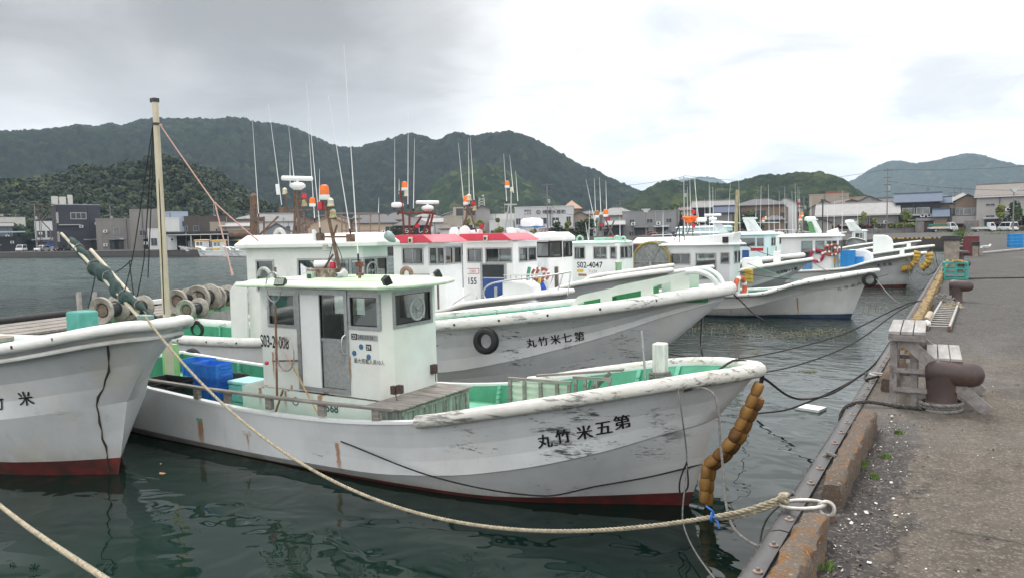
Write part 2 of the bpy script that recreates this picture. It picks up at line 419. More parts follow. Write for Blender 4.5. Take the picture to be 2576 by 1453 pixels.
# ================================================================== SETTING
def water_mat():
 t = NT('harbour_water'); X = t.xyz()
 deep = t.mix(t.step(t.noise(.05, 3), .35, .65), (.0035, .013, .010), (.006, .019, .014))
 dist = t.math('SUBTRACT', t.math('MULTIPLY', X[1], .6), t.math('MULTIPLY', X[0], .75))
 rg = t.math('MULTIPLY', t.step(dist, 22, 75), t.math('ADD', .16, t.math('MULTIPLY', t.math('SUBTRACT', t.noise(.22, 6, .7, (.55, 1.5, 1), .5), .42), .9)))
 t.set(col=t.mix(t.step(dist, 25, 80), deep, (.022, .045, .040)), rough=t.math('ADD', .02, rg, clamp=True), ior=1.333, spec=.46)  # base colour painted paler with distance, standing in for reflected sky
 far = t.step(t.math('SUBTRACT', t.math('MULTIPLY', X[1], .6), t.math('MULTIPLY', X[0], .55)), 6.5, 26)
 swell = t.noise(.55, 2, .45, (1, 1.3, 1), .7)
 mid = t.noise(1.5, 1, .4, (1, 1.25, 1), 1.4)
 fine = t.noise(6.5, 4, .55, (.8, 1.3, 1), .3)
 h = t.math('ADD', t.math('MULTIPLY', swell, .045), t.math('MULTIPLY', mid, .013))
 h = t.math('ADD', h, t.math('MULTIPLY', fine, t.math('ADD', .0002, t.math('MULTIPLY', far, .030))))
 h = t.math('ADD', h, t.math('MULTIPLY', t.noise(.17, 4, .65, (1, 1, 1), .8), t.math('MULTIPLY', t.step(X[0], -20, -50), .9)))
 h = t.math('ADD', h, t.math('MULTIPLY', t.noise(.7, 4, .6, (.8, 2.0, 1), .6), t.math('MULTIPLY', t.step(t.math('SUBTRACT', t.math('MULTIPLY', X[1], .6), t.math('MULTIPLY', X[0], .75)), 14, 45), .42)))
 h = t.math('ADD', h, t.math('MULTIPLY', t.noise(2.2, 3, .55, (.8, 1.2, 1), .4), t.math('MULTIPLY', far, .11)))
 b = t.N.new('ShaderNodeBump'); b.inputs['Strength'].default_value = 1.0; b.inputs['Distance'].default_value = 1.0
 t.L.new(h, b.inputs['Height']); t.L.new(b.outputs[0], t.b.inputs['Normal'])
 return t.m
EX = -0.87                                             # x of the quay's water face
def wall_y(x): return 102.5 + (x + .87) * .035         # back quay line, a little askew
w = MB(); w.add([(-1500, -60, 0), (60, -60, 0), (60, 102.9, 0), (-1500, 50.0, 0)], [(0, 1, 2, 3)])
tag(w.build('water', water_mat()), 'calm dark green harbour water', kind='structure')
def asphalt_mat():
 t = NT('quay_surface'); X = t.xyz()
 n1 = t.noise(.8, 5, .6); n2 = t.noise(45, 3, .6); n3 = t.noise(5, 6, .65)
 asp = t.mix(n3, (.048, .044, .042), (.075, .070, .066))
 conc = t.mix(t.step(n3, .3, .7), (.072, .059, .047), (.110, .092, .074))
 edge = t.math('ADD', X[1], t.math('MULTIPLY', t.math('SUBTRACT', n1, .5), 2.5))
 c = t.mix(t.step(edge, 9.5, 12.0), conc, asp)
 # darker made-good patch along the kerbs
 px = t.math('ADD', X[0], t.math('MULTIPLY', t.math('SUBTRACT', t.noise(1.6, 5, .6), .5), .75))
 pm = t.math('MULTIPLY', t.math('SUBTRACT', 1.0, t.step(px, -.33, -.29)), t.math('SUBTRACT', 1.0, t.step(X[1], 6.6, 6.9)))
 c = t.mix(pm, c, t.mix(n3, (.034, .030, .029), (.056, .049, .046)))
 wr = t.N.new('ShaderNodeVectorMath'); wr.operation = 'MULTIPLY_ADD'; t.L.new(t.noise(2.2, 4, .6, col=True), wr.inputs[0]); wr.inputs[1].default_value = (.5, .5, 0); t.L.new(t.obj, wr.inputs[2])
 ce = t.voro(.33, 'DISTANCE_TO_EDGE', v=wr.outputs[0])
 c = t.mix(t.math('MULTIPLY', t.math('SUBTRACT', 1.0, t.step(ce, .002, .012)), t.math('MULTIPLY', t.step(t.noise(.9, 2), .45, .55), .7)), c, (.025, .022, .02))
 dk = t.step(t.noise(.55, 7, .72, dist=.8), .50, .62); c = t.mix(t.math('MULTIPLY', dk, .45), c, (.040, .036, .034))
 lt = t.step(t.noise(.8, 6, .7, dist=.5, v=t.scaled((1, .6, 1), wr.outputs[0])), .57, .70); c = t.mix(t.math('MULTIPLY', lt, .35), c, (.20, .175, .145))
 # aggregate: pale and dark stones
 v = t.voro(95, out='Color'); sv = t.N.new('ShaderNodeSeparateColor'); t.L.new(v, sv.inputs[0])
 v2 = t.voro(38, out='Color'); s2 = t.N.new('ShaderNodeSeparateColor'); t.L.new(v2, s2.inputs[0])
 c = t.mix(t.math('MULTIPLY', t.step(s2.outputs[0], .88, .95), .25), c, (.24, .215, .18))
 c = t.mix(t.math('MULTIPLY', t.step(s2.outputs[1], .86, .95), .28), c, (.030, .026, .023))
 c = t.mix(t.math('MULTIPLY', t.step(sv.outputs[0], .80, .95), .32), c, (.30, .28, .25))
 c = t.mix(t.math('MULTIPLY', t.step(sv.outputs[1], .75, .95), .4), c, (.035, .032, .030))
 st = t.step(t.noise(1.1, 7, .7), .56, .68)
 c = t.mix(t.math('MULTIPLY', st, .35), c, (.045, .042, .040))
 c = t.mix(t.math('MULTIPLY', t.step(t.noise(.35, 6, .7, (1, .35, 1)), .55, .7), .3), c, (.17, .16, .15))
 w1 = t.math('ADD', X[1], t.math('MULTIPLY', t.math('SUBTRACT', t.noise(3, 5, .6), .5), .25))
 cr = t.math('SUBTRACT', 1.0, t.step(t.math('ABSOLUTE', t.math('SUBTRACT', w1, 4.38)), .004, .022))
 cr = t.math('MULTIPLY', cr, t.step(X[0], -.1, .0))
 c = t.mix(t.math('MULTIPLY', cr, .8), c, (.03, .027, .025))
 t.set(col=c, rough=.9, spec=.25)
 t.bump(t.math('ADD', t.math('MULTIPLY', sv.outputs[2], .6), t.math('MULTIPLY', n3, 1.2)), .22, .010)
 return t.m
def wallstone_mat():
 t = NT('quay_wall'); X = t.xyz()
 c = t.mix(t.noise(.7, 6, .65, (1, 1, .4)), (.022, .020, .018), (.070, .062, .055))
 c = t.mix(t.math('SUBTRACT', 1.0, t.step(X[2], .25, .6)), c, (.018, .02, .016))
 c = t.mix(t.math('MULTIPLY', t.step(t.noise(3, 5, .7, (1, 1, .15)), .52, .7), .6), c, (.03, .028, .027))
 t.set(col=c, rough=.85); t.bump(t.noise(4, 5), .4, .05); return t.m
ASP = asphalt_mat(); WST = wallstone_mat()
g = MB()
g.add([(EX, -40, QZ), (60, -40, QZ), (60, 420, QZ), (EX, 420, QZ)], [(0, 1, 2, 3)])
g.add([(EX, 102.5, QZ), (EX, 420, QZ), (-420, 420, QZ), (-420, wall_y(-420), QZ)], [(0, 1, 2, 3)])
tag(g.build('quay_ground', ASP), 'worn grey quay surface of concrete and asphalt', kind='structure')
g = MB()
g.add([(EX, -40, QZ), (EX, 102.5, QZ), (EX, 102.5, -3), (EX, -40, -3)], [(0, 1, 2, 3)])
g.add([(EX, 102.5, QZ), (-420, wall_y(-420), QZ), (-420, wall_y(-420), -3), (EX, 102.5, -3)], [(0, 1, 2, 3)])
tag(g.build('quay_wall', WST), 'dark stained quay wall round the basin', kind='structure')
land = MB()
land.v = [(-9000, 420, QZ - .1), (9000, 420, QZ - .1), (9000, 16000, QZ - .1), (-9000, 16000, QZ - .1), (-9000, -3000, QZ - .1), (-420, -3000, QZ - .1), (-420, 420, QZ - .1), (60, -3000, QZ - .1), (9000, -3000, QZ - .1), (60, 420, QZ - .1)]
land.f = [(0, 1, 2, 3), (4, 5, 6, 0), (7, 8, 1, 9)]; land.mi = [0] * 3; land.sm = [False] * 3
tag(land.build('ground', mat('far_ground', (.07, .08, .05), .9, .3, .05)), 'flat land behind the harbour', kind='structure')
# ------------------------------------------------------------------ hills
def forest_mat(name, dark, mid, light, crown, yellow=.15, big=.004):
 t = NT(name)
 a = t.noise(big, 6, .6, dist=.6); cr = t.voro(1.0 / crown, out='Color'); sc = t.N.new('ShaderNodeSeparateColor'); t.L.new(cr, sc.inputs[0])
 f = t.math('ADD', t.math('MULTIPLY', a, .62), t.math('MULTIPLY', sc.outputs[0], .40))
 c = t.mix(t.step(f, .28, .62), dark, mid)
 c = t.mix(t.math('MULTIPLY', t.step(f, .58, .86), .8), c, light)
 y = t.step(t.noise(big * 1.7, 5, .6), .60, .70)
 c = t.mix(t.math('MULTIPLY', y, yellow), c, (light[0] * 1.5, light[1] * 1.3, light[2]))
 sp = t.math('MULTIPLY', t.step(sc.outputs[1], .93, .97), .5)
 c = t.mix(sp, c, (light[0] * 1.6, light[1] * 1.5, light[2] * 1.2))
 t.set(col=c, rough=.95, spec=.1)
 t.bump(t.noise(1.6 / crown * 2, 5, .7), .9, crown * .35)
 return t.m
def worley_bumps(P, cell, seed):
 g = np.random.default_rng(seed); G = 512
 jx = g.random((G, G)); jy = g.random((G, G)); jr = g.uniform(.45, .8, (G, G)); jh = g.uniform(.5, 1.1, (G, G))
 q = P / cell; i = np.floor(q).astype(int); best = np.zeros(P.shape[:-1])
 for dx in (-1, 0, 1):
  for dy in (-1, 0, 1):
   a = (i[..., 0] + dx) % G; b = (i[..., 1] + dy) % G
   cx = i[..., 0] + dx + jx[a, b]; cy = i[..., 1] + dy + jy[a, b]
   d2 = ((q[..., 0] - cx) ** 2 + (q[..., 1] - cy) ** 2) / jr[a, b] ** 2
   best = np.maximum(best, np.sqrt(np.clip(1 - d2, 0, 1)) * jh[a, b])
 return best
def vnoise(P, seed, octaves=4):
 g = np.random.default_rng(seed); G = 256; tab = g.uniform(-1, 1, (G, G)); out = 0; amp = 1
 for o in range(octaves):
  q = P * 2 ** o; i = np.floor(q).astype(int); f = q - i; f = f * f * (3 - 2 * f)
  a = tab[i[..., 0] % G, i[..., 1] % G]; b = tab[(i[..., 0] + 1) % G, i[..., 1] % G]
  c = tab[i[..., 0] % G, (i[..., 1] + 1) % G]; d = tab[(i[..., 0] + 1) % G, (i[..., 1] + 1) % G]
  out = out + amp * ((a * (1 - f[..., 0]) + b * f[..., 0]) * (1 - f[..., 1]) + (c * (1 - f[..., 0]) + d * f[..., 0]) * f[..., 1])
  amp *= .5
 return out
def ridge(name, sil, dist, depth, step, material, crown, seed, label, tree_h=None, back=.5, kind='structure', spur=.35):
 """a real wooded ridge: its skyline at the given distance, falling forwards and backwards to the ground"""
 sil = np.array(sil, float)
 xs = np.arange(sil[0, 0], sil[-1, 0], step / dist * F * .9)
 ys = np.interp(xs, sil[:, 0], sil[:, 1])
 k = max(2, int(3 / max(step / dist * F * .9, .3)))
 ys = np.convolve(np.pad(ys, k, 'edge'), np.hanning(2 * k + 1) / np.hanning(2 * k + 1).sum(), 'valid')
 D = np.array([ray(x, y) for x, y in zip(xs, ys)]); hl = np.linalg.norm(D[:, :2], axis=1)
 U = D[:, :2] / hl[:, None]; Hh = EZ + dist * D[:, 2] / hl - (tree_h or crown * .55) - QZ
 nf = int(depth / step); nb = int(depth * back / step / 2)
 t = np.r_[np.linspace(0, 1, nf), 1 + np.linspace(0, 1, nb + 1)[1:]]
 prof = np.where(t <= 1, np.sin(np.clip(t, 0, 1) * pi / 2) ** 1.15, np.cos(np.clip(t - 1, 0, 1) * pi / 2))
 R = np.where(t <= 1, dist - depth * (1 - t), dist + depth * back * (t - 1))
 P = U[None] * R[:, None, None]
 az = np.arctan2(U[:, 0], U[:, 1])[None] * dist
 A = np.stack([np.broadcast_to(az, P.shape[:2]), np.broadcast_to(R[:, None], P.shape[:2])], -1)
 w_ = np.clip(1 - np.abs(t - 1) * 1.0, 0, 1); off = np.sin(np.clip(t, 0, 1) * pi)[:, None] * (t <= 1)[:, None]
 sp = vnoise(A / (depth * .55), seed, 3)
 z = Hh[None] * np.clip(prof[:, None] * (1 + spur * off * sp), 0, 1.0)
 A2 = A + np.stack([vnoise(A / (crown * 3), seed + 3, 2), vnoise(A / (crown * 3), seed + 4, 2)], -1) * crown * .5
 z = np.where((t <= 1)[:, None], np.minimum(z, np.maximum((Hh + QZ - EZ)[None] * (R / dist)[:, None] * .985 + EZ - QZ, 0)), z)
 b = worley_bumps(A2, crown, seed + 1) * crown * .55 + worley_bumps(A2, crown * .45, seed + 2) * crown * .22
 V = np.dstack([P, QZ + np.maximum(z, 0) + b * np.clip(z / (crown * .8), 0.1, 1)])
 o = grid_mesh(name, V, material)
 return tag(o, label, kind=kind), V
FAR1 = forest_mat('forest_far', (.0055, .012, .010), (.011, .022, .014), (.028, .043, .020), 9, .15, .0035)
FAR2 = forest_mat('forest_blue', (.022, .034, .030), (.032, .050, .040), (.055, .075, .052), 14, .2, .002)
MID1 = forest_mat('forest_mid', (.010, .021, .010), (.022, .042, .016), (.075, .092, .030), 7, .5, .008)
NEAR1 = forest_mat('forest_near', (.007, .015, .006), (.013, .024, .008), (.030, .042, .013), 4, .2, .02)
S1 = [(-420, 380), (-200, 352), (0, 333), (60, 330), (140, 322), (190, 313), (245, 318), (275, 309), (310, 317), (345, 303), (400, 298), (440, 300), (500, 300), (545, 302), (575, 295), (620, 300), (640, 310), (690, 312), (740, 322), (790, 345), (830, 365), (870, 373), (905, 372), (935, 362), (990, 348), (1030, 337), (1065, 345), (1095, 358), (1130, 340), (1150, 334), (1190, 345), (1230, 338), (1280, 332), (1320, 343), (1370, 365), (1420, 395), (1460, 420), (1500, 432), (1530, 450), (1570, 468), (1600, 482), (1660, 520), (1720, 570)]
ridge('hills', S1, 1350, 760, 4.6, FAR1, 12, 11, 'dark wooded mountain ridge behind the town')
ridge('hills', [(1020, 560), (1060, 490), (1100, 452), (1150, 426), (1200, 413), (1250, 416), (1300, 441), (1350, 472), (1400, 510), (1460, 570)], 760, 240, 3.2, MID1, 8, 21, 'lighter green spur below the main ridge')
ridge('hills', [(1500, 575), (1570, 520), (1610, 487), (1650, 465), (1690, 455), (1720, 460), (1750, 452), (1790, 462), (1830, 465), (1870, 455), (1910, 442), (1940, 437), (1955, 446), (1975, 440), (2010, 435), (2040, 437), (2060, 434), (2100, 445), (2125, 455), (2140, 470), (2170, 490), (2200, 505), (2260, 560)], 640, 260, 2.6, MID1, 7.5, 31, 'low green hills behind the houses on the right')
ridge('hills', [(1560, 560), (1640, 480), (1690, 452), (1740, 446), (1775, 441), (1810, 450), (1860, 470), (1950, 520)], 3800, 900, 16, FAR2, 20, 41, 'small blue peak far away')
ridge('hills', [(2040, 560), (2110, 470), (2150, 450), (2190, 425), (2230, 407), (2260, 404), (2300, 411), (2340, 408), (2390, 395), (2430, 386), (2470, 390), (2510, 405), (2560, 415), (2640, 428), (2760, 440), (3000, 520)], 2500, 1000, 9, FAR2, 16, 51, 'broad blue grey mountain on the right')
_, VN = ridge('hills', [(-320, 520), (-120, 470), (0, 462), (50, 460), (90, 456), (160, 442), (185, 428), (215, 421), (260, 428), (300, 425), (345, 418), (380, 404), (410, 397), (450, 404), (490, 416), (530, 430), (570, 450), (600, 474), (640, 494), (690, 522), (760, 565)], 390, 110, 2.0, NEAR1, 4.5, 61, 'steep wooded hill above the far quay', tree_h=5.5)
def canopy():
 """leaf clumps of the near wood, crown by crown, over the hill's surface"""
 r_, c_ = VN.shape[:2]; keep = VN[:int(r_ * .78)]
 pts = keep.reshape(-1, 3); pts = pts[pts[:, 2] > QZ + 1.5]
 g = np.random.default_rng(5); sel = pts[g.choice(len(pts), 2500, replace=False)]
 C = []; Nn = []; S = []; MI = []
 for p in sel:
  R = g.uniform(1.4, 3.7); n = int(14 + R * 11); tone = int(g.choice(3, p=[.42, .43, .15]))
  d = g.normal(size=(n, 3)); d[:, 2] = np.abs(d[:, 2]) * .9 - .15; d /= np.linalg.norm(d, axis=1, keepdims=True)
  rr = R * g.uniform(.72, 1.06, (n, 1))
  C.append(p + np.array([0, 0, 1.2 + R * .25]) + d * rr * np.array([1, 1, .8])); Nn.append(d + g.normal(size=(n, 3)) * .28)
  S.append(g.uniform(.30, .66, n)); MI.append(np.clip(np.full(n, tone) + (g.random(n) < .12), 0, 2))
 ms = [mat('leaf_dark', (.011, .023, .009), .9, .3, .3), mat('leaf_mid', (.018, .034, .011), .9, .3, .3), mat('leaf_light', (.040, .056, .016), .9, .3, .3)]
 o = quads('forest', np.concatenate(C), np.concatenate(Nn), np.concatenate(S), ms, mi=np.concatenate(MI), seed=3)
 tag(o, 'dense evergreen woodland covering the near hill', kind='stuff')
canopy()
# ================================================================== BOATS
class Fr:
 """a boat's own frame: x to the bow, y to port, z up from the water"""
 def __init__(s, ox, oy, th):
  t = radians(th); s.o = np.array([ox, oy, 0.]); s.th = t
  s.c = np.array([cos(t), sin(t), 0]); s.n = np.array([-sin(t), cos(t), 0])
 def at(s, x, y, ly):
  d = ray(x, y); t = (ly - (EYE - s.o) @ s.n) / (d @ s.n); P = EYE + t * d
  return ((P - s.o) @ s.c, ly, P[2])
 def W(s, p): return s.o + s.c * p[0] + s.n * p[1] + np.array([0, 0, p[2]])
def pchip(xk, yk, x):
 xk = np.asarray(xk, float); yk = np.asarray(yk, float); h = np.diff(xk); d = np.diff(yk) / h
 m = np.zeros_like(yk); s = (d[:-1] * d[1:]) > 0
 w1 = 2 * h[1:] + h[:-1]; w2 = h[1:] + 2 * h[:-1]
 with np.errstate(divide='ignore', invalid='ignore'):
  m[1:-1] = np.where(s, (w1 + w2) / (w1 / d[:-1] + w2 / d[1:]), 0)
 m[0], m[-1] = d[0], d[-1]
 i = np.clip(np.searchsorted(xk, x, 'right') - 1, 0, len(h) - 1); t = (x - xk[i]) / h[i]; H_ = h[i]
 return (2 * t**3 - 3 * t**2 + 1) * yk[i] + (t**3 - 2 * t**2 + t) * H_ * m[i] + (-2 * t**3 + 3 * t**2) * yk[i + 1] + (t**3 - t**2) * H_ * m[i + 1]
NU = 46
_s = np.linspace(0, 1, NU); _u01 = 1 - (1 - _s) ** 2.0
def curve(pts):
 p = np.array([q if len(q) == 3 else (*q, 0) for q in pts], float); x = p[0, 0] + (p[-1, 0] - p[0, 0]) * _u01
 return np.stack([x, pchip(p[:, 0], p[:, 1], x), pchip(p[:, 0], p[:, 2], x)], 1)
WHITE = mat('white_gelcoat', (.74, .75, .74), .4, .05, 2, dirt=(.5, .47, .4), damt=.28)
CREAM = mat('cream_gelcoat', (.70, .71, .67), .45, .05, 2.5, dirt=(.42, .36, .26), damt=.34)
PALEGREEN = mat('pale_green_paint', (.58, .68, .52), .55, .1, 4, dirt=(.45, .36, .2), damt=.3)
DECKGREEN = mat('deck_green', (.13, .42, .28), .55, .14, 2.5, dirt=(.30, .42, .34), damt=.42)
BULGREEN = mat('bulwark_green', (.08, .33, .20), .5, .14, 2, dirt=(.05, .16, .11), damt=.42)
BULBLUE = mat('bulwark_blue', (.10, .22, .27), .5, .2, 3, dirt=(.05, .16, .11), damt=.42)
REDBOT = mat('antifouling_red', (.13, .022, .02), .6, .3, 5, dirt=(.03, .028, .022), damt=.5)
BLUEBOT = mat('antifouling_blue', (.03, .05, .10), .6, .3, 5)
ALU = mat('aluminium', (.40, .41, .41), .42, .12, 20, .6, dirt=(.25, .24, .22), damt=.4)
STEEL = mat('stainless', (.55, .55, .54), .25, .1, 20, .9)
RUST = mat('rusty_steel', (.17, .10, .07), .8, .35, 14, .1, .3, 80, (.09, .085, .08), .5)
BLACK = mat('black_plastic', (.012, .012, .013), .5, .3, 10)
RUBBER = mat('tyre_rubber', (.016, .016, .017), .75, .35, 14, bump=.3, bscale=40)
OLDWOOD = mat('grey_wood', (.27, .245, .22), .85, .3, 7, 0, .35, 30, (.13, .115, .10), .5, (.35, 3, 3))
DARKIN = mat('dark_fittings', (.03, .032, .035), .6, .4, 5)
LINE = mat('seam_dark', (.05, .05, .05), .7)
INK = mat('black_lettering', (.012, .012, .014), .6, .3, 9)
ORANGE = mat('orange_lens', (.80, .17, .01), .25, .15, 6)
RED = mat('red_lens', (.45, .01, .025), .25, .2, 6)
BUFF = mat('buff_lamp', (.60, .56, .43), .5, .12, 6, dirt=(.35, .3, .2), damt=.35)
WHITEP = mat('white_plastic', (.78, .79, .79), .35, .04, 4)
BLUEDOOR = mat('blue_door', (.02, .07, .25), .45, .15, 3)
GREENPOST = mat('green_paint', (.16, .34, .20), .6, .2, 4, dirt=(.30, .17, .08), damt=.42)
RAILW = rail_mat('rail_white', .12); RAILM = rail_mat('rail_worn', .85); RAILX = rail_mat('rail_very_worn', 1.2, (.74, .72, .66))
def hull(root, sp):
 """shell, rail, bulwark and deck of one boat; returns a BVH of the shell in boat coordinates"""
 sh, kn, wl = curve(sp['sheer']), curve(sp['kn']), curve(sp['wl'])
 un = wl.copy(); un[:, 1] *= .8; un[:, 2] = -.6
 rz = np.interp(_u01, *zip(*sp.get('red', [(0, .03), (.7, .06), (1, .16)])))
 def mix(a, b, f): return a + (b - a) * f
 fr = np.clip((rz - wl[:, 2]) / np.maximum(kn[:, 2] - wl[:, 2], .05), .01, .9)[:, None]
 st = sp.get('step', .022)
 ku = kn.copy(); ku[:, 1] += st * np.clip(ku[:, 1] / .15, 0, 1); ku[:, 2] += .012
 mids = []
 for t in (.25, .5, .75):
  m = mix(ku, sh, t); q_ = 1 + (sp.get('pow', 1.2) - 1) * np.clip((_u01 - .4) / .4, 0, 1); m[:, 1] = ku[:, 1] + (sh[:, 1] - ku[:, 1]) * t ** q_; fl = sp.get('flare', .10) * np.sin(t * pi) * np.clip((_u01 - .45) / .4, 0, 1) * np.clip(ku[:, 1] / .3, 0, 1)
  m[:, 1] -= fl; mids.append(m)
 red = mix(wl, kn, fr)
 lv = [un, wl, red, mix(red, kn, .5), kn, ku] + mids + [sh]
 nl = len(lv); mb = MB()
 for sd in (-1, 1):
  vs = [(p[0], sd * p[1], p[2]) for l in lv for p in l]
  fs = [];
  for j in range(nl - 1):
   mi = 1 if j < 2 else 0
   mb.add(vs[j * NU:(j + 2) * NU], [(i, i + 1, NU + i + 1, NU + i) for i in range(NU - 1)], mi, True)
 for j in range(nl - 1):                                       # transom
  a, b = lv[j][0], lv[j + 1][0]
  mb.add([(a[0], -a[1], a[2]), (a[0], a[1], a[2]), (b[0], b[1], b[2]), (b[0], -b[1], b[2])], [(0, 1, 2, 3)], 1 if j < 2 else 0)
 o = mb.build('hull', [sp['mat'], sp.get('bottom', REDBOT)], root, angle=sp.get('smooth', 28))
 # gunwale
 xa = sp.get('rail_from', sh[0, 0]); rw, rh = sp.get('rail', (.07, .06))
 k = [i for i in range(NU) if sh[i, 0] >= xa]
 near = [(sh[i, 0], -sh[i, 1], sh[i, 2]) for i in k]
 if near[0][0] > xa + .02: near.insert(0, (xa, -pchip(sh[:, 0], sh[:, 1], np.array([xa]))[0], pchip(sh[:, 0], sh[:, 2], np.array([xa]))[0]))
 far = [(x, -y, z) for x, y, z in reversed(near[:-1])]
 r = MB(); r.tube(near + far, rw, 10, ry=rh)
 ro = r.build('gunwale_rail', sp.get('railmat', RAILM), root, angle=60)
 if sp.get('holes'):
  hb = MB()
  for x in np.arange(xa + .4, sh[-1, 0] - .5, sp['holes']):
   y = pchip(sh[:, 0], sh[:, 1], np.array([x]))[0]; z = pchip(sh[:, 0], sh[:, 2], np.array([x]))[0]
   hb.M = Matrix.Translation((x, -y - rw + .006, z)); hb.lathe([(.022, -.012), (.022, .0)], 8, axis='y')
  hb.M = None; hb.build('drain_hole', BLACK, ro)
 # inner bulwark, cap, deck
 dz = sp['deck']; th = .07
 dzs = np.full(NU, dz) if not isinstance(dz, list) else np.interp(sh[:, 0], *zip(*dz))
 inn = []; low = []; RW = []
 for i in range(NU):
  col_ = [l[i] for l in [red, kn, ku] + mids + [sh]]; zc = np.maximum.accumulate([q[2] for q in col_]) + np.arange(len(col_)) * 1e-5
  d_ = min(dzs[i], sh[i, 2] - .02); w_ = []
  for t in (1, .75, .5, .25, 0):
   z = d_ + (sh[i, 2] - d_) * t; y = max(float(np.interp(z, zc, [q[1] for q in col_])) - th, 0.0); x = float(np.interp(z, zc, [q[0] for q in col_]))
   w_.append((x - .06 * (1 - t) - (.06 if i > NU - 4 else 0), y, z))
  RW.append(w_); inn.append(w_[0]); low.append(w_[-1])
 ib = MB(); cap = MB(); dk = MB()
 for sd in (-1, 1):
  vs = [(RW[i][j][0], sd * RW[i][j][1], RW[i][j][2]) for j in range(5) for i in range(NU)]
  ib.add(vs, [(j * NU + i, j * NU + i + 1, (j + 1) * NU + i + 1, (j + 1) * NU + i) for j in range(4) for i in range(NU - 1)], 0, True)
  cs = [(x, sd * y, z + .012) for x, y, z in [(sh[i, 0], sh[i, 1] + .012, sh[i, 2]) for i in range(NU)]] + [(x, sd * max(y - .012, 0), z + .012) for x, y, z in inn]
  cb = [(x, y, z - .035) for x, y, z in cs]
  cap.add(cs, [(i, i + 1, NU + i + 1, NU + i) for i in range(NU - 1)], 0, True)
  cap.add(cs[NU:] + cb[NU:], [(i, i + 1, NU + i + 1, NU + i) for i in range(NU - 1)], 0, True)
  cap.add(cs[:NU] + cb[:NU], [(i, i + 1, NU + i + 1, NU + i) for i in range(NU - 1)], 0, True)
  for x in sp.get('ribs', []):
   R_ = [[float(np.interp(x, [RW[i][j][0] for i in range(NU)], [RW[i][j][k] for i in range(NU)])) for k in (1, 2)] for j in range(5)]
   for (ya, za), (yb, zb) in zip(R_, R_[1:]):
    ib.hexa([(x - .025, sd * yb, zb), (x + .025, sd * yb, zb), (x + .025, sd * (yb - .06), zb), (x - .025, sd * (yb - .06), zb)],
      [(x - .025, sd * ya, za - .01), (x + .025, sd * ya, za - .01), (x + .025, sd * (ya - .05), za - .01), (x - .025, sd * (ya - .05), za - .01)], 1)
 dk.add([(x, -y, z) for x, y, z in low] + [(x, y, z) for x, y, z in low], [(i, i + 1, NU + i + 1, NU + i) for i in range(NU - 1)])
 t0 = inn[0]; l0 = low[0]
 ib.add([(t0[0] + .05, -t0[1], t0[2]), (t0[0] + .05, t0[1], t0[2]), (l0[0] + .1, l0[1], l0[2]), (l0[0] + .1, -l0[1], l0[2])], [(0, 1, 2, 3)])
 cap.box(sh[0, 0] - .02, sh[0, 0] + .07, -sh[0, 1], sh[0, 1], sh[0, 2] - .03, sh[0, 2] + .014)
 ib.build('bulwark', [sp.get('inner', BULGREEN), sp.get('ribmat', DECKGREEN)], root, angle=30)
 cap.build('gunwale_cap', sp.get('capmat', WHITE), root)
 dk.build('deck', sp.get('deckmat', DECKGREEN), root)
 return BVHTree.FromPolygons(mb.v, mb.f)
def letter_hull(root, bvh, chars, ctr, size, side=-1, name='name_lettering', material=None, bold=.012, slant=0.0, fr=None):
 """lettering laid on the hull's skin; chars with the centre (x, z) of each"""
 m = MB()
 for ch, (cx, cz) in zip(chars, ctr):
  if fr is not None:
   L_ = lambda p: Vector(((p - fr.o) @ fr.c, (p - fr.o) @ fr.n, p[2])); o_ = L_(EYE); h = bvh.ray_cast(o_, (L_(EYE + ray(cx, cz)) - o_).normalized())
   if h[0] is None: continue
   cx, cz = h[0].x, h[0].z
  vs, fs = text_mesh(ch, 1.0, 0)
  bm = bmesh.new(); bv_ = [bm.verts.new(v) for v in vs]
  for f in fs:
   try: bm.faces.new([bv_[i] for i in f])
   except ValueError: pass
  for k in np.linspace(-.1, 1.1, 13):
   bmesh.ops.bisect_plane(bm, geom=bm.verts[:] + bm.edges[:] + bm.faces[:], plane_co=(k, 0, 0), plane_no=(1, 0, 0))
   bmesh.ops.bisect_plane(bm, geom=bm.verts[:] + bm.edges[:] + bm.faces[:], plane_co=(0, k - .2, 0), plane_no=(0, 1, 0))
  bm.verts.index_update(); vs = [tuple(v.co) for v in bm.verts]; fs = [tuple(v.index for v in f.verts) for f in bm.faces]; bm.free()
  a = np.array(vs); c = (a.min(0) + a.max(0)) / 2; ext = max((a.max(0) - a.min(0))[:2])
  out = []
  for v in vs:
   u = (v[0] - c[0]) / ext * size * (1 if len(ch) < 2 else 1); q = (v[1] - c[1]) / ext * size
   x, z = cx + u, cz + q + slant * u
   h = bvh.ray_cast(Vector((x, side * 6.0, z)), Vector((0, -side, 0)))
   if h[0] is None: out.append((x, side * .5, z)); continue
   out.append(tuple(h[0] + Vector((0, side, .15)).normalized() * .009))
  m.add(out, fs)
  for dx, dz_ in ((bold, bold * .3), (-bold, -bold * .3), (bold * .4, bold * .8)):
   m.add([(p[0] + dx * size, p[1] + side * .0012 * (1 + dx), p[2] + dz_ * size) for p in out], fs)
 return m.build(name, material or INK, root)
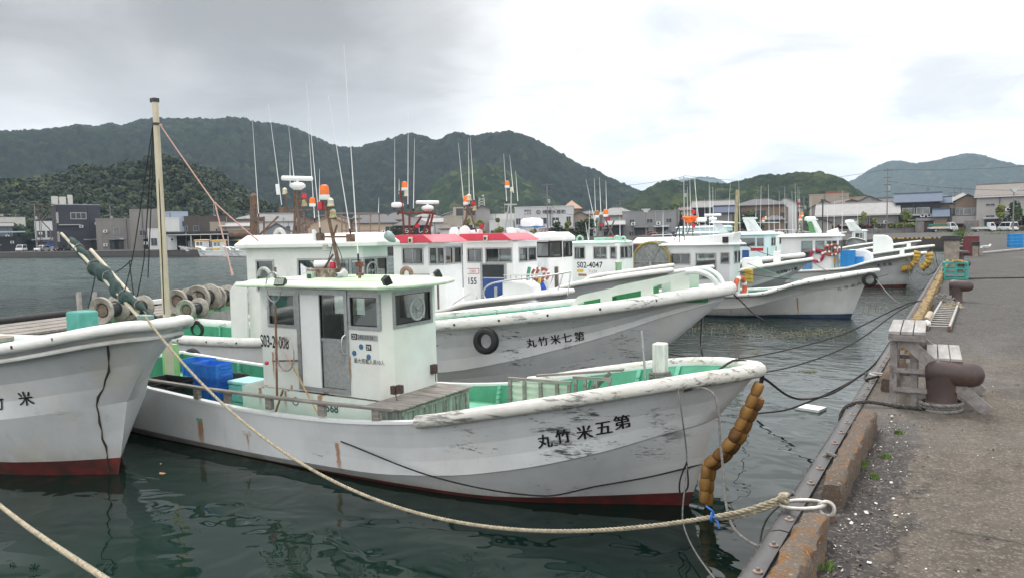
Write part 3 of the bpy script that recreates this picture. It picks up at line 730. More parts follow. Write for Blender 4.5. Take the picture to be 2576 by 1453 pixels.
def wall_holes(mb, p, q, z0, z1, holes, t=.05):
 """a wall from p to q (outside on the right hand) with real openings"""
 p = Vector((*p, 0)); q = Vector((*q, 0)); L = (q - p).length; ux = (q - p) / L; nn = Vector((ux.y, -ux.x, 0))
 xs = sorted({0, L, *[min(max(h[0], 0), L) for h in holes], *[min(max(h[1], 0), L) for h in holes]}); zs = sorted({z0, z1, *[h[2] for h in holes], *[h[3] for h in holes]})
 P = lambda u, z, d: tuple(p + ux * u + Vector((0, 0, z)) - nn * d)
 for a, b in zip(xs, xs[1:]):
  for c, d in zip(zs, zs[1:]):
   um, zm = (a + b) / 2, (c + d) / 2
   if any(h[0] < um < h[1] and h[2] < zm < h[3] for h in holes): continue
   mb.add([P(a, c, 0), P(b, c, 0), P(b, d, 0), P(a, d, 0)], [(0, 1, 2, 3)])
   mb.add([P(a, c, t), P(b, c, t), P(b, d, t), P(a, d, t)], [(3, 2, 1, 0)])
 for h in holes:
  a, b, c, d = h[:4]
  for (u1, w1), (u2, w2) in (((a, c), (b, c)), ((b, c), (b, d)), ((b, d), (a, d)), ((a, d), (a, c))):
   mb.add([P(u1, w1, 0), P(u2, w2, 0), P(u2, w2, t), P(u1, w1, t)], [(0, 1, 2, 3)])
 return P
def cabin(root, foot, z0, z1, walls, wallmat, roof=None, framemat=None, fw=.04, name='cabin', closed=True):
 """walls: {edge: [(u0,u1,z0,z1,kind)]}; kind: win, slide (two sashes), door, doorb (blue lower half), dark"""
 mb = MB(); n = len(foot); framemat = framemat or ALU
 for i in range(n):
  p, q = foot[i], foot[(i + 1) % n]; hs = walls.get(i, [])
  P = wall_holes(mb, p, q, z0, z1, hs)
  for h in hs:
   a, b, c, d = h[:4]; kind = h[4] if len(h) > 4 else 'win'
   f = MB()
   def fb(u0, u1, w0, w1, o0=-.014, o1=.03, mb_=f, mi=0):
    mb_.hexa([P(u0, w0, o0), P(u1, w0, o0), P(u1, w0, o1), P(u0, w0, o1)], [P(u0, w1, o0), P(u1, w1, o0), P(u1, w1, o1), P(u0, w1, o1)], mi)
   fb(a - fw, b + fw, d, d + fw); fb(a - fw, b + fw, c - fw, c); fb(a - fw, a, c, d); fb(b, b + fw, c, d)
   if kind.startswith('door'):
    zm = c + (d - c) * .52
    fb(a, b, zm - .02, zm + .02, .0, .03)
    dr = f.build('door', framemat, root)
    pnl = MB(); fb(a + .004, b - .004, c + .004, zm - .022, .012, .026, pnl); pnl.build('door_panel', BLUEDOOR if kind == 'doorb' else ALU, dr)
    gl = MB(); gl.add([P(a, zm, .018), P(b, zm, .018), P(b, d, .018), P(a, d, .018)], [(0, 1, 2, 3)]); gl.build('pane', GLASS, dr)
    hd = MB(); hd.tube([P(b - .07, zm - .12, -.0), P(b - .07, zm - .12, -.04), P(b - .07, zm - .3, -.04), P(b - .07, zm - .3, .0)], .008, 6); hd.build('handle', STEEL, dr)
   else:
    if kind == 'slide':
     mid = (a + b) / 2; fb(mid - .012, mid + .012, c, d, .006, .03)
    wd = f.build('window', framemat, root)
    g = MB(); g.add([P(a, c, .02), P(b, c, .02), P(b, d, .02), P(a, d, .02)], [(0, 1, 2, 3)]); g.build('pane', GLASS, wd)
    g = MB()
    for (u0, u1, w0, w1) in ((a, b, d - .012, d), (a, b, c, c + .012), (a, a + .012, c + .012, d - .012), (b - .012, b, c + .012, d - .012)): fb(u0, u1, w0, w1, .004, .016, g)
    g.build('gasket', BLACK, wd)
 xs = [p[0] for p in foot]; ys = [p[1] for p in foot]
 mb.add([(x, y, z0 + .02) for x, y in foot], [tuple(range(n))])
 o = mb.build(name, wallmat, root)
 it = MB(); cx = sum(xs) / n; hx = (max(xs) - min(xs)) / 2; hy = (max(ys) - min(ys)) / 2
 hh = z0 + (z1 - z0) * .56
 it.box(max(xs) - .42, max(xs) - .12, min(ys) + .14, max(ys) - .14, z0 + .02, hh)
 it.build('steering_console', mat('interior_brown', (.12, .10, .085), .7, .4, 5), root); it = MB()
 it.box(min(xs) + .2, min(xs) + .55, max(ys) - .5, max(ys) - .1, z0 + .02, hh + .15)
 it.build('locker', mat('interior_brown', (.12, .10, .085)), root)
 if roof:
  oh = roof.get('over', .14); c = (sum(xs) / n, sum(ys) / n)
  x0, x1 = min(xs) - roof.get('aft', oh), max(xs) + roof.get('fore', oh); y0 = max(ys) + oh
  ch = roof.get('chamfer', .25); rb = MB(); zt = z1 + roof.get('t', .06); cam_ = roof.get('camber', .05); fl = roof.get('lift', 0.0)
  poly = [(x0, -y0), (x1 - ch, -y0), (x1, -y0 * .45), (x1, y0 * .45), (x1 - ch, y0), (x0, y0)]
  ins = [(x0 + .12, -y0 * .7), (x1 - ch, -y0 * .7), (x1 - .2, -y0 * .3), (x1 - .2, y0 * .3), (x1 - ch, y0 * .7), (x0 + .12, y0 * .7)]
  L = len(poly); Z = lambda x: fl * (x - x0) / (x1 - x0)
  vs = [(x, y, z1 + Z(x)) for x, y in poly] + [(x, y, zt + Z(x)) for x, y in poly] + [(x, y, zt + cam_ + Z(x)) for x, y in ins]
  fs = [tuple(reversed(range(L)))] + [(i, (i + 1) % L, L + (i + 1) % L, L + i) for i in range(L)] + [(L + i, L + (i + 1) % L, 2 * L + (i + 1) % L, 2 * L + i) for i in range(L)] + [tuple(range(2 * L, 3 * L))]
  rb.add(vs, fs); rb.build('roof', roof.get('mat', wallmat), root, bevel=.018)
 return o
def foot(xa, xf, w, c=.22, c2=None): return [(xa, -w), (xf - c, -w), (xf, -w + (c2 or c)), (xf, w - (c2 or c)), (xf - c, w), (xa, w)]
# fittings, each a part of its boat
def beacon(root, p, s=1.0, m=None, cap=None, parent=None):
 b = MB(); b.lathe([(.05 * s, 0), (.058 * s, .01 * s), (.058 * s, .05 * s), (.05 * s, .055 * s)], 12, p)
 o = b.build('beacon', cap or WHITEP, root)
 l = MB(); l.lathe([(.054 * s, .056 * s), (.052 * s, .12 * s), (.044 * s, .155 * s), (.02 * s, .165 * s)], 12, p); l.build('lens', m or ORANGE, o); return o
def navlamp(root, p, s=1.0, m=None):
 b = MB(); b.lathe([(.05 * s, 0), (.055 * s, .02 * s), (.045 * s, .03 * s), (.042 * s, .085 * s), (.047 * s, .095 * s), (.03 * s, .115 * s), (.008 * s, .13 * s)], 10, p)
 return b.build('navigation_lamp', m or BUFF, root)
def whip(root, a, b, r=.012):
 r *= .68
 a = Vector(a); b = Vector(b); m = a.lerp(b, .55); w = MB(); n = 9
 w.tube([a.lerp(b, t) + Vector((0, 0, 0)) for t in np.linspace(0, 1, n)], [r * (1 - .78 * t) for t in np.linspace(0, 1, n)], 6)
 o = w.build('whip_antenna', WHITEP, root)
 f = MB(); f.tube([a, a.lerp(b, .04)], r * 1.5, 6); f.build('ferrule', BLACK, o); return o
def radar(root, p, s=1.0, ang=.4, dome=False):
 b = MB(); b.lathe([(.10 * s, 0), (.20 * s, .07 * s), (.21 * s, .13 * s), (.16 * s, .18 * s), (.05 * s, .2 * s)], 16, p)
 o = b.build('radar', WHITEP, root)
 a = MB(); a.M = Matrix.Translation(Vector(p) + Vector((0, 0, .2 * s))) @ Matrix.Rotation(ang, 4, 'Z')
 a.lathe([(.04 * s, 0), (.04 * s, .06 * s)], 10)
 a.tube([(-.42 * s, 0, .1 * s), (-.40 * s, 0, .1 * s), (.40 * s, 0, .1 * s), (.42 * s, 0, .1 * s)], [.03 * s, .062 * s, .062 * s, .03 * s], 10)
 a.build('scanner_bar', WHITEP, o); return o
def radome(root, p, s=1.0, m=None):
 b = MB(); b.lathe([(.16 * s, 0), (.24 * s, .02 * s), (.25 * s, .09 * s), (.24 * s, .15 * s), (.18 * s, .19 * s), (.02 * s, .2 * s)], 16, p)
 return b.build('radar_dome', m or WHITEP, root)
def mast(root, base, top, r=.03, m=None, arms=()):
 b = MB(); base = Vector(base); top = Vector(top); b.tube([base, top], [r * 1.15, r * .85], 8)
 for t, half, dx in arms:
  c = base.lerp(top, t); b.bar(c + Vector((-half, 0, 0)), c + Vector((half, 0, 0)), .03, .035);
 return b.build('light_mast', m or RUST, root)
def stays(root, segs, r=.018, m=None, name='mast_brace'):
 b = MB()
 for a, c in segs: b.tube([a, c], r, 6)
 return b.build(name, m or RUST, root)
def flood(root, p, yaw=0, s=1.0):
 b = MB(); b.M = Matrix.Translation(p) @ Matrix.Rotation(yaw, 4, 'Z') @ Matrix.Rotation(radians(-25), 4, 'X')
 b.hexa([(-.09 * s, -.035 * s, 0), (.09 * s, -.035 * s, 0), (.07 * s, .05 * s, .01 * s), (-.07 * s, .05 * s, .01 * s)], [(-.09 * s, -.035 * s, .12 * s), (.09 * s, -.035 * s, .12 * s), (.07 * s, .05 * s, .1 * s), (-.07 * s, .05 * s, .1 * s)])
 o = b.build('floodlight', BLACK, root, bevel=.006)
 g = MB(); g.M = b.M; g.box(-.075 * s, .075 * s, -.039 * s, -.036 * s, .015 * s, .105 * s); g.build('lens', mat('flood_glass', (.25, .28, .22), .2, .3, 30), o); return o
def pipe(root, pts, r, m, name='vent_pipe', n=10):
 b = MB(); b.tube(spline(pts, 16) if len(pts) > 2 else pts, r, n); return b.build(name, m, root)
def wiper(root, c, R, axis='x', name='clear_view_screen'):
 b = MB(); b.torus(c, R, .018, axis, 24, 8); b.ball(c, .03)
 for k in range(3):
  a = 2 * pi * k / 3 + .5; d = {'x': Vector((0, cos(a), sin(a))), 'y': Vector((cos(a), 0, sin(a)))}[axis]; b.tube([Vector(c), Vector(c) + d * R], .008, 5)
 return b.build(name, mat('dull_grey', (.33, .34, .34), .5, .1, 9), root)
# loose gear, each a thing of its own (built in world coordinates round its own base)
TYRE0 = None
def tyre(p, R, rz=0, tilt=0, label='', hang=None, group=None):
 r = thing('tyre', label, 'tyre', p, rz, group)
 b = MB(); prof = []
 wd = R * .34
 n = 28
 ring = [(.56 * R, -wd * .75), (.62 * R, -wd), (.86 * R, -wd * 1.02), (.97 * R, -wd * .75), (1.0 * R, 0), (.97 * R, wd * .75), (.86 * R, wd * 1.02), (.62 * R, wd), (.56 * R, wd * .75)]
 b.M = Matrix.Rotation(tilt, 4, 'X')
 b.lathe(ring + [ring[0]], n, axis='y', cap=False)
 o = b.build('tread', RUBBER, r, angle=45)
 g = MB(); g.M = b.M
 for k in range(40):
  a = 2 * pi * k / 40;
  for sgn in (-1, 1):
   g.hexa([((1.004 * R) * cos(a + da), wy * sgn, (1.004 * R) * sin(a + da)) for da, wy in ((0, .04 * R), (.05, .04 * R), (.09, .2 * R), (.04, .2 * R))], [((1.02 * R) * cos(a + da), wy * sgn, (1.02 * R) * sin(a + da)) for da, wy in ((0, .04 * R), (.05, .04 * R), (.09, .2 * R), (.04, .2 * R))])
 g.build('tread_block', RUBBER, r)
 if hang:
  h = MB(); rope_mesh(h, hang, .016); h.build('lashing', mat('old_rope', (.20, .18, .155), .9, .3, 30), r)
 return r
def crate(mb_col, label, p, rz=0, size=(.5, .34, .16), group=None, name='fish_crate', cat='crate'):
 r = thing(name, label, cat, p, rz, group); L, Wd, Hh = size; b = MB(); t = .012
 x0, y0 = L / 2 * .9, Wd / 2 * .9; x1, y1 = L / 2, Wd / 2
 lo = [(-x0, -y0), (x0, -y0), (x0, y0), (-x0, y0)]; hi = [(-x1, -y1), (x1, -y1), (x1, y1), (-x1, y1)]
 I = lambda P, s: [(x - math.copysign(s, x), y - math.copysign(s, y)) for x, y in P]
 rings = [[(x, y, 0) for x, y in lo], [(x, y, Hh * .78) for x, y in I(hi, .012)], [(x, y, Hh * .80) for x, y in I(hi, -.008)], [(x, y, Hh) for x, y in I(hi, -.010)], [(x, y, Hh) for x, y in I(hi, .014)], [(x, y, .012) for x, y in I(lo, .014)]]
 vs = [v for q in rings for v in q]; fs = [(3, 2, 1, 0)] + [(4 * j + i, 4 * j + (i + 1) % 4, 4 * j + 4 + (i + 1) % 4, 4 * j + 4 + i) for j in range(5) for i in range(4)] + [(20, 21, 22, 23)]
 b.add(vs, fs); b.build('shell', mb_col, r, bevel=.006)
 h = MB()
 for k in range(-2, 3):
  if k == 0: continue
  for sy in (-1, 1): h.box(k * L * .17 - .006, k * L * .17 + .006, sy * (y1 - .012) - .012, sy * (y1 - .012) + .012, Hh * .12, Hh * .76)
 for sx in (-1, 1): h.box(sx * (x1 - .004) - .014, sx * (x1 - .004) + .014, -.09, .09, Hh * .5, Hh * .66)
 h.build('rib_and_handle', mb_col, r); return r
def lifering(p, R, rz, label, m=None, group=None):
 r = thing('life_ring', label, 'life ring', p, rz, group); b = MB(); b.torus((0, 0, 0), R, R * .24, 'y', 24, 10); b.build('ring', m or mat('ring_red', (.50, .05, .03), .5, .15, 6), r)
 s = MB()
 for k in range(4): s.torus((0, 0, 0), R, R * .25, 'y', 24, 10, arc=(k * pi / 2 + .25, k * pi / 2 + .6))
 s.build('white_band', WHITEP, r); return r
def lay_rope(pts, r, label, m, n=40, sag=None, name='mooring_rope', cat='rope', group=None, laid=True):
 b = MB(); P = catenary(pts[0], pts[1], sag, n) if sag is not None else (spline(pts, n) if len(pts) > 2 else np.array(pts, float))
 if laid: rope_mesh(b, P, r)
 else: b.tube(P, r, 6)
 return tag(b.build(name, m, None), label, cat, group)
ROPE_CREAM = mat('rope_cream', (.36, .31, .22), .9, .25, 40, dirt=(.16, .14, .10), damt=.45)
ROPE_GREY = mat('rope_grey', (.20, .19, .175), .9, .3, 40, dirt=(.08, .075, .065), damt=.45)
ROPE_DARK = mat('rope_dark', (.045, .042, .040), .9, .35, 40, dirt=(.10, .095, .08), damt=.4)
ROPE_BLACK = mat('rope_black', (.010, .010, .011), .8, .3, 40)
ROPE_PINK = mat('rope_pink', (.48, .30, .25), .9, .2, 40)
ROPE_GREEN = mat('rope_green', (.06, .26, .16), .8, .2, 40)
# ================================================================== THE BOATS THEMSELVES
def XL(fr, px, l, py=660): return float(fr.at(px, py, l)[0])
def WW(fr, l, xa, L): return [(XL(fr, a, l) - xa, XL(fr, b, l) - xa, *r) for a, b, *r in L]
MOORED = 'fishing boats moored bow to the quay'
def boat(fr, label, group=MOORED):
 return thing('fishing_boat', label, 'fishing boat', tuple(fr.o), fr.th, group)
# ---------------------------------------------------------------- 1: the near boat
f1 = Fr(0, 8.0, 0)
B1 = boat(f1, 'nearest white fishing boat with scuffed bow and cabin numbered S03-21008')
HULL1 = hull_mat('hull_scuffed_near', (.69, .70, .705), [(-5.2, -2.6, .55, 1.5, 1.08), (-4.8, -3.0, .3, .8, .6), (-6.0, -3.4, .15, .45, .5), (-11, -6, .2, .7, .25)], [(-6.84, .50, .0, .05), (-9.66, .46, .0, .07), (-8.57, .4, .1, .03), (-9.6, .5, .05, .03)], .18, .2, .12)
sp1 = dict(sheer=[(-13.2, .98, .95), (-12, 1.10, .86), (-10, 1.22, .78), (-8.5, 1.28, .75), (-7, 1.31, .79), (-5.6, 1.31, .92), (-4.5, 1.26, 1.14), (-3.6, 1.12, 1.33), (-2.9, .86, 1.47), (-2.4, .56, 1.55), (-2.05, .26, 1.59), (-1.9, .10, 1.61), (-1.84, 0, 1.615)],
  kn=[(-13.15, 1.0, .14), (-11, 1.16, .12), (-8.5, 1.2, .12), (-6.5, 1.19, .15), (-5.2, 1.14, .28), (-4.2, 1.02, .48), (-3.35, .76, .71), (-2.75, .40, .90), (-2.4, .14, 1.0), (-2.30, 0, 1.03)],
  wl=[(-13.1, .95, 0), (-11, 1.08, 0), (-8.5, 1.08, 0), (-6.5, 1.06, 0), (-5.2, .98, 0), (-4.4, .80, 0), (-3.6, .45, 0), (-3.0, .17, 0), (-2.62, 0, 0)],
  red=[(0, .015), (.45, .015), (.62, .05), (.8, .05), (1, .17)], mat=HULL1, deck=[(-13.2, .58), (-8, .55), (-5, .62), (-3, .95), (-1.8, 1.25)], rail_from=-5.46, rail=(.07, .078), railmat=RAILX,
  ribs=[-12.4, -11.6, -10.8, -10, -9.2, -5.9, -5.2, -4.4, -3.6, -3.0], flare=.06)
V1 = hull(B1, sp1)
letter_hull(B1, V1, '丸竹米五第', [(1371.6, 1108), (1417, 1096), (1471, 1086), (1519.6, 1075), (1566, 1060)], .16, bold=.034, slant=.2, fr=f1)
WALL1 = hull_mat('cabin_wall', (.735, .75, .715), [], [(-7.66, 1.06, .62, .07), (-8.72, 1.46, .98, .03), (-8.35, 1.0, .6, .03), (-7.17, 1.50, 1.0, .015), (-8.9, .95, .6, .05), (-6.36, 1.05, .95, .03)], .12, .02, .28)
ft1 = foot(-8.95, -6.5, .60, .14)
cabin(B1, [(-9.3, -.72), (-6.35, -.72), (-6.15, -.5), (-6.15, .5), (-6.35, .72), (-9.3, .72)], .55, .93, {}, WALL1, name='cabin_trunk')
cabin(B1, ft1, .93, 2.43, {0: [(.20, .72, 1.88, 2.30), (1.24, 1.70, 1.02, 2.33, 'door'), (1.82, 2.30, 1.92, 2.31)], 1: [], 2: [(.04, .80, 1.93, 2.33)], 4: [(.12, .6, 1.9, 2.3), (1.3, 2.0, 1.9, 2.3)]}, WALL1,
 dict(mat=PALEGREEN, over=.25, aft=.25, fore=.28, t=.045, camber=.05, chamfer=.2), fw=.045)
m = MB(); y = -.605
for a, b, c, d in ((-8.17, -7.18, 2.33, 2.40), (-8.17, -8.11, 1.0, 2.33), (-7.23, -7.18, 1.0, 2.33), (-8.17, -7.18, .96, 1.0)): m.box(a, b, y - .02, y + .01, c, d)
fr_ = m.build('door_frame', ALU, B1)
m = MB(); m.box(-8.09, -7.72, y - .012, y + .004, 1.01, 2.325); m.build('fixed_panel', WHITE, fr_)
wiper(B1, (-6.44, -.02, 2.12), .15)
m = MB(); text_on(m, 'S03-21008', (-9.0 + .02, -.606, 1.53), (1, 0, -.012), (0, 0, 1), .255, .003, sx=.56); m.build('registration_number', INK, B1)
m = MB(); text_on(m, '最大搭載人員10人', (-7.10, -.607, 1.42), (1, 0, 0), (0, 0, 1), .075, 0, sx=.92); m.build('capacity_notice', INK, B1)
m = MB(); m.box(-7.13, -7.03, -.607, -.60, 1.735, 1.815); m.box(-6.87, -6.78, -.607, -.60, 1.60, 1.68); pl = m.build('inspection_plate', BLACK, B1)
m = MB(); text_on(m, '23', (-7.115, -.609, 1.75), (1, 0, 0), (0, 0, 1), .075, 0); text_on(m, '29', (-6.865, -.609, 1.612), (1, 0, 0), (0, 0, 1), .075, 0); m.build('plate_number', WHITEP, pl)
m = MB(); m.box(-7.02, -6.66, -.606, -.60, 1.735, 1.81); pl = m.build('inspection_plate', ALU, B1)
m = MB(); text_on(m, '242-23154', (-7.01, -.608, 1.75), (1, 0, 0), (0, 0, 1), .072, 0, sx=.9); m.build('plate_number', INK, pl)
BLUEST = mat('blue_sticker', (.06, .14, .26), .5, .3, 60)
for x, z in ((-7.09, 1.545), (-6.96, 1.64), (-6.83, 1.51)):
 m = MB(); m.lathe([(.038, -.607), (.038, -.60)], 14, (x, 0, z), axis='y'); m.build('round_sticker', BLUEST, B1)
m = MB(); text_on(m, '568', (-7.55, -.726, .72), (1, 0, 0), (0, 0, 1), .16, .004); m.torus((-8.15, -.724, .80), .055, .007, 'y', 18, 5); m.build('hull_number', mat('green_ink', (.05, .10, .09), .6), B1)
m = MB()
for px, pz in ((-6.38, 1.10), (-6.28, 1.12)):
 m.box(px - .04, px + .04, -.66, -.60, pz - .05, pz + .06)
m.tube([(-6.33, -.66, 1.05), (-6.30, -.67, .98), (-6.26, -.64, .94)], .008, 5)
m.build('deck_socket', mat('brown_fitting', (.07, .04, .035), .6, .3, 20), B1)
m = MB(); m.box(-6.50, -6.44, .30, .40, 1.15, 1.28); m.tube([(-6.44, .35, 1.15), (-6.43, .33, 1.04)], .008, 5); m.build('deck_socket', mat('brown_fitting', (.07, .04, .035)), B1)
m = MB(); m.tube(spline([(-7.22, -.61, 1.80), (-7.25, -.66, 1.75), (-7.25, -.66, 1.55), (-7.2, -.61, 1.5)], 12), .012, 6); m.build('grab_handle', STEEL, B1)
# roof gear
mast(B1, f1.at(856, 684, 0), f1.at(818, 508, 0), .026, RUST)
stays(B1, [(f1.at(812, 680, -.05), f1.at(838, 640, 0)), (f1.at(800, 596, 0), f1.at(884, 596, 0)), (f1.at(826, 521, 0), f1.at(845, 521, 0)), (f1.at(826, 549, 0), f1.at(846, 549, 0)), (f1.at(800, 528, 0), f1.at(824, 528, 0)), (f1.at(838, 598, 0), f1.at(848, 566, 0))], .016)
beacon(B1, f1.at(817, 503, 0), 1.35); navlamp(B1, f1.at(832, 520, 0), 1.0); navlamp(B1, f1.at(838, 549, 0), 1.05, mat('lamp_yellow', (.40, .36, .20), .4, .3, 20))
m = MB(); m.lathe([(.055, 0), (.055, .1), (.045, .12)], 12, f1.at(808, 528, 0)); m.build('red_lamp', RED, B1)
m = MB(); m.lathe([(.045, 0), (.05, .08), (.04, .1)], 12, f1.at(838, 676, 0)); m.build('red_lamp', RED, B1)
navlamp(B1, f1.at(819, 632, -.1), .95, mat('grey_lamp', (.38, .39, .34), .5))
for a, b, r in (((806, 588), (771, 212), .012), ((882, 590), (826, 240), .012), ((902, 660), (865, 110), .014)): whip(B1, f1.at(*a, 0), f1.at(*b, 0), r)
for p in ((806, 596), (882, 598)):
 m = MB(); x, y_, z = f1.at(*p, 0); m.box(x - .05, x + .05, -.04, .04, z - .06, z + .05); m.build('antenna_clamp', RUST, B1)
m = MB(); m.tube([f1.at(906, 694, 0), f1.at(907, 662, 0)], .022, 8); x, y_, z = f1.at(904, 666, 0); m.box(x - .05, x + .05, -.03, .03, z - .03, z + .04); m.box(x - .04, x + .05, -.03, .03, z - .16, z - .12); m.build('antenna_bracket', mat('red_rust', (.15, .045, .03), .8, .4, 20), B1)
m = MB(); m.tube([f1.at(792, 606, -.05), f1.at(789, 578, -.05)], [.03, .028], 8); m.build('gps_antenna', WHITEP, B1)
m = MB(); x, y_, z = f1.at(822, 702, 0); m.box(x - .24, x + .24, -.18, .18, z - .04, z + .16); m.build('roof_box', mat('peeling_box', (.16, .12, .09), .8, .6, 14, dirt=(.60, .58, .5), damt=.45), B1, bevel=.008)
m = MB(); m.box(x - .14, x - .02, -.27, -.19, z - .02, z + .12); sl = m.build('side_light', mat('sage', (.36, .42, .34), .5), B1, bevel=.008); m = MB(); m.box(x - .12, x - .04, -.274, -.268, z + .01, z + .09); m.build('lens', mat('green_lens', (.01, .05, .035), .3), sl)
m = MB(); c = f1.at(868, 690, -.1); m.lathe([(.03, -.16), (.035, -.08), (.06, -.03), (.085, 0), (.078, .0), (.02, -.06)], 14, axis='y', c=(c[0], c[1] - .02, c[2]), cap=False); m.build('loudspeaker', mat('grey_horn', (.42, .44, .43), .5, .1, 8), B1)
m = MB(); c = f1.at(815, 668, 0); m.M = Matrix.Translation(c) @ Matrix.Rotation(.5, 4, 'Z'); m.tube([(-.14, 0, .02), (.12, 0, .02)], [.06, .06], 10); m.build('small_scanner', WHITEP, B1)
pipe(B1, [f1.at(684, 710, -.2), f1.at(680, 690, -.2), f1.at(668, 676, -.2), f1.at(655, 678, -.2), f1.at(650, 694, -.2)], .028, mat('grey_pipe', (.36, .38, .36), .5))
pipe(B1, [f1.at(693, 715, -.3), f1.at(692, 672, -.3)], .02, RUST, 'stub_pipe'); pipe(B1, [f1.at(905, 706, -.2), f1.at(905, 686, -.2)], .022, RUST, 'stub_pipe')
pipe(B1, [f1.at(1012, 694, .6), f1.at(1012, 682, .6), f1.at(1022, 674, .6), f1.at(1033, 682, .6), f1.at(1034, 697, .6)], .035, mat('pipe_brown', (.20, .13, .10), .7, .2, 12))
for q, yw in (((704, 720, -.85), .2), ((978, 716, -.85), 2.6), ((1106, 698, .55), 2.4)): flood(B1, f1.at(*q), yw, 1.0)
m = MB()
for yy in (-.55, -.2, .2, .55): m.box(-8.9, -6.6, yy - .05, yy + .05, 2.515, 2.54)
m.build('roof_rib', PALEGREEN, B1, bevel=.006)
m = MB()
for k in range(3):
 p0 = f1.at(840, 600, .0); p1 = f1.at(800 + 20 * k, 700, -.1)
 m.tube(spline([p0, (p0[0] + .15 * (k - 1), p0[1], p0[2] - .35), p1], 14), .006, 5)
m.build('loose_cable', BLACK, B1)
# wooden side rail on posts, fore hatch, bitt, scuppers
m = MB(); pts = [(-11.0, -1.19, .965), (-9.5, -1.24, .965), (-8, -1.26, .98), (-7, -1.27, 1.0), (-5.86, -1.27, 1.035)];
for a, b in zip(pts, pts[1:]): m.bar(a, b, .085, .035)
wr = m.build('timber_rail', OLDWOOD, B1, bevel=.006)
for px in (-9.66, -8.95, -8.06, -7.05, -6.12):
 z = float(np.interp(px, [q[0] for q in pts], [q[2] for q in pts])); yy = float(np.interp(px, [q[0] for q in pts], [q[1] for q in pts]))
 m = MB(); m.box(px - .055, px + .055, yy - .03, yy + .03, z - .17, z - .018); m.build('rail_post', OLDWOOD, B1)
m = MB()
for k in range(5): m.box(-6.5, -5.93, -1.04 + k * .32, -1.04 + k * .32 + .305, .955 + .004 * (k % 2), .98)
m.build('hatch_top', OLDWOOD, B1, bevel=.004)
m = MB(); m.box(-6.34, -5.97, -1.0, .5, .55, .95); m.build('hatch_side', mat('weathered_board', (.27, .29, .26), .85, .3, 6, 0, .3, 30, (.10, .10, .09), .5, (4, 4, .4)), B1)
m = MB(); m.box(-5.97, -5.955, -.98, .45, .90, .94); m.box(-5.97, -5.955, -.98, .45, .60, .64)
for k in range(7): m.box(-5.97, -5.955, -.98 + k * .23, -.955 + k * .23, .64, .90)
m.build('hatch_batten', OLDWOOD, B1)
m = MB(); m.box(-3.02, -2.87, -.08, .07, .9, 1.84); m.build('mooring_bitt', mat('chipped_white_post', (.62, .61, .57), .7, .1, 8, 0, .3, 30, (.20, .18, .15), .42, (3, 3, .6)), B1, bevel=.02)
m = MB(); m.tube([(-3.07, -.1, 1.2), (-3.13, -.1, 1.98)], .014, 8); m.build('grey_pipe', ALU, B1)
m = MB(); rope_mesh(m, [(-2.945 + .12 * cos(a), -.005 + .12 * sin(a), 1.40 + .012 * a / 2) for a in np.linspace(0, 6 * pi, 60)], .016); m.build('bitt_lashing', ROPE_GREY, B1)
m = MB(); m.box(-6.93, -6.72, -1.24, -1.19, .50, .56); m.build('hull_bracket', BLACK, B1, bevel=.01)
m = MB(); m.box(-9.72, -9.60, -1.235, -1.2, .46, .50); m.build('scupper_flap', DECKGREEN, B1)
m = MB();
for xx in (-8.62, -8.52): m.lathe([(.035, -.05), (.035, .05)], 10, (xx, -1.21, .42), axis='y')
m.build('outlet_pipe', mat('outlet', (.5, .48, .44), .6), B1)
m = MB()
for dx in (0, .05): m.tube([(-5.1, 1.05, .72 + dx), (-4.4, 1.02, .74 + dx), (-3.9, .95, .76 + dx)], .018, 6)
m.build('deck_pipe', BLACK, B1)
# mast with its rigging and the furled steadying sail
MT = Vector(f1.at(390, 252, .05)); MBp = Vector((MT.x - .02, .05, .58))
m = MB(); m.tube([MBp, MT], [.072, .05], 12); ms = m.build('steadying_mast', mat('cream_mast', (.54, .465, .34), .5, .08, 3, dirt=(.40, .32, .2), damt=.35), B1)
m = MB(); m.box(MT.x - .08, MT.x + .05, 0, .1, MT.z - .04, MT.z + .03); m.lathe([(.068, -.02), (.068, .02)], 12, tuple(MT - Vector((0, 0, .42)))); m.build('mast_fitting', DARKIN, ms)
m = MB(); m.box(-12.72, -12.5, .22, .42, .58, 1.22); m.build('mast_step', mat('light_green_post', (.28, .50, .22), .6, .15, 4), B1)
def P1(x, y, l=.05): return Vector(f1.at(x, y, l))
for a, b in (((385, 312), (335, 640)), ((386, 312), (362, 655)), ((388, 316), (372, 700)), ((394, 300), (413, 790)), ((335, 640), (310, 745)), ((362, 655), (345, 745)), ((240, 690), (222, 775)), ((330, 655), (290, 685)), ((325, 655), (336, 740))):
 m = MB(); m.tube(catenary(P1(*a), P1(*b, -.05), .02, 6), .010, 5); m.build('rigging_line', ROPE_BLACK, ms)
BOOM = mat('boom_pole', (.52, .47, .36), .5, .15, 5, dirt=(.2, .18, .14), damt=.4)
m = MB(); m.tube([P1(378, 795), P1(228, 628)], .033, 8); m.build('boom', BOOM, B1)
m = MB(); m.tube([P1(350, 797, -.1), P1(154, 587, -.1)], [.034, .026], 8); m.build('boom', BOOM, B1)
a = np.array(P1(176, 600, -.03)); b = np.array(P1(388, 800, -.03)); n = 60; t = np.linspace(0, 1, n)
C = a + (b - a) * t[:, None]; g_ = np.random.default_rng(4)
rr = .03 + .105 * np.sin(np.clip(t * 1.15, 0, 1) * pi) ** .8 * (.75 + .25 * np.sin(t * 21)) + .02 * np.sin(t * 47)
C[:, 2] -= rr * .45 + .12 * np.exp(-((t - .62) / .09) ** 2) + .08 * np.exp(-((t - .28) / .1) ** 2)
m = MB(); m.tube(C, list(rr + .015), 14, ry=None)
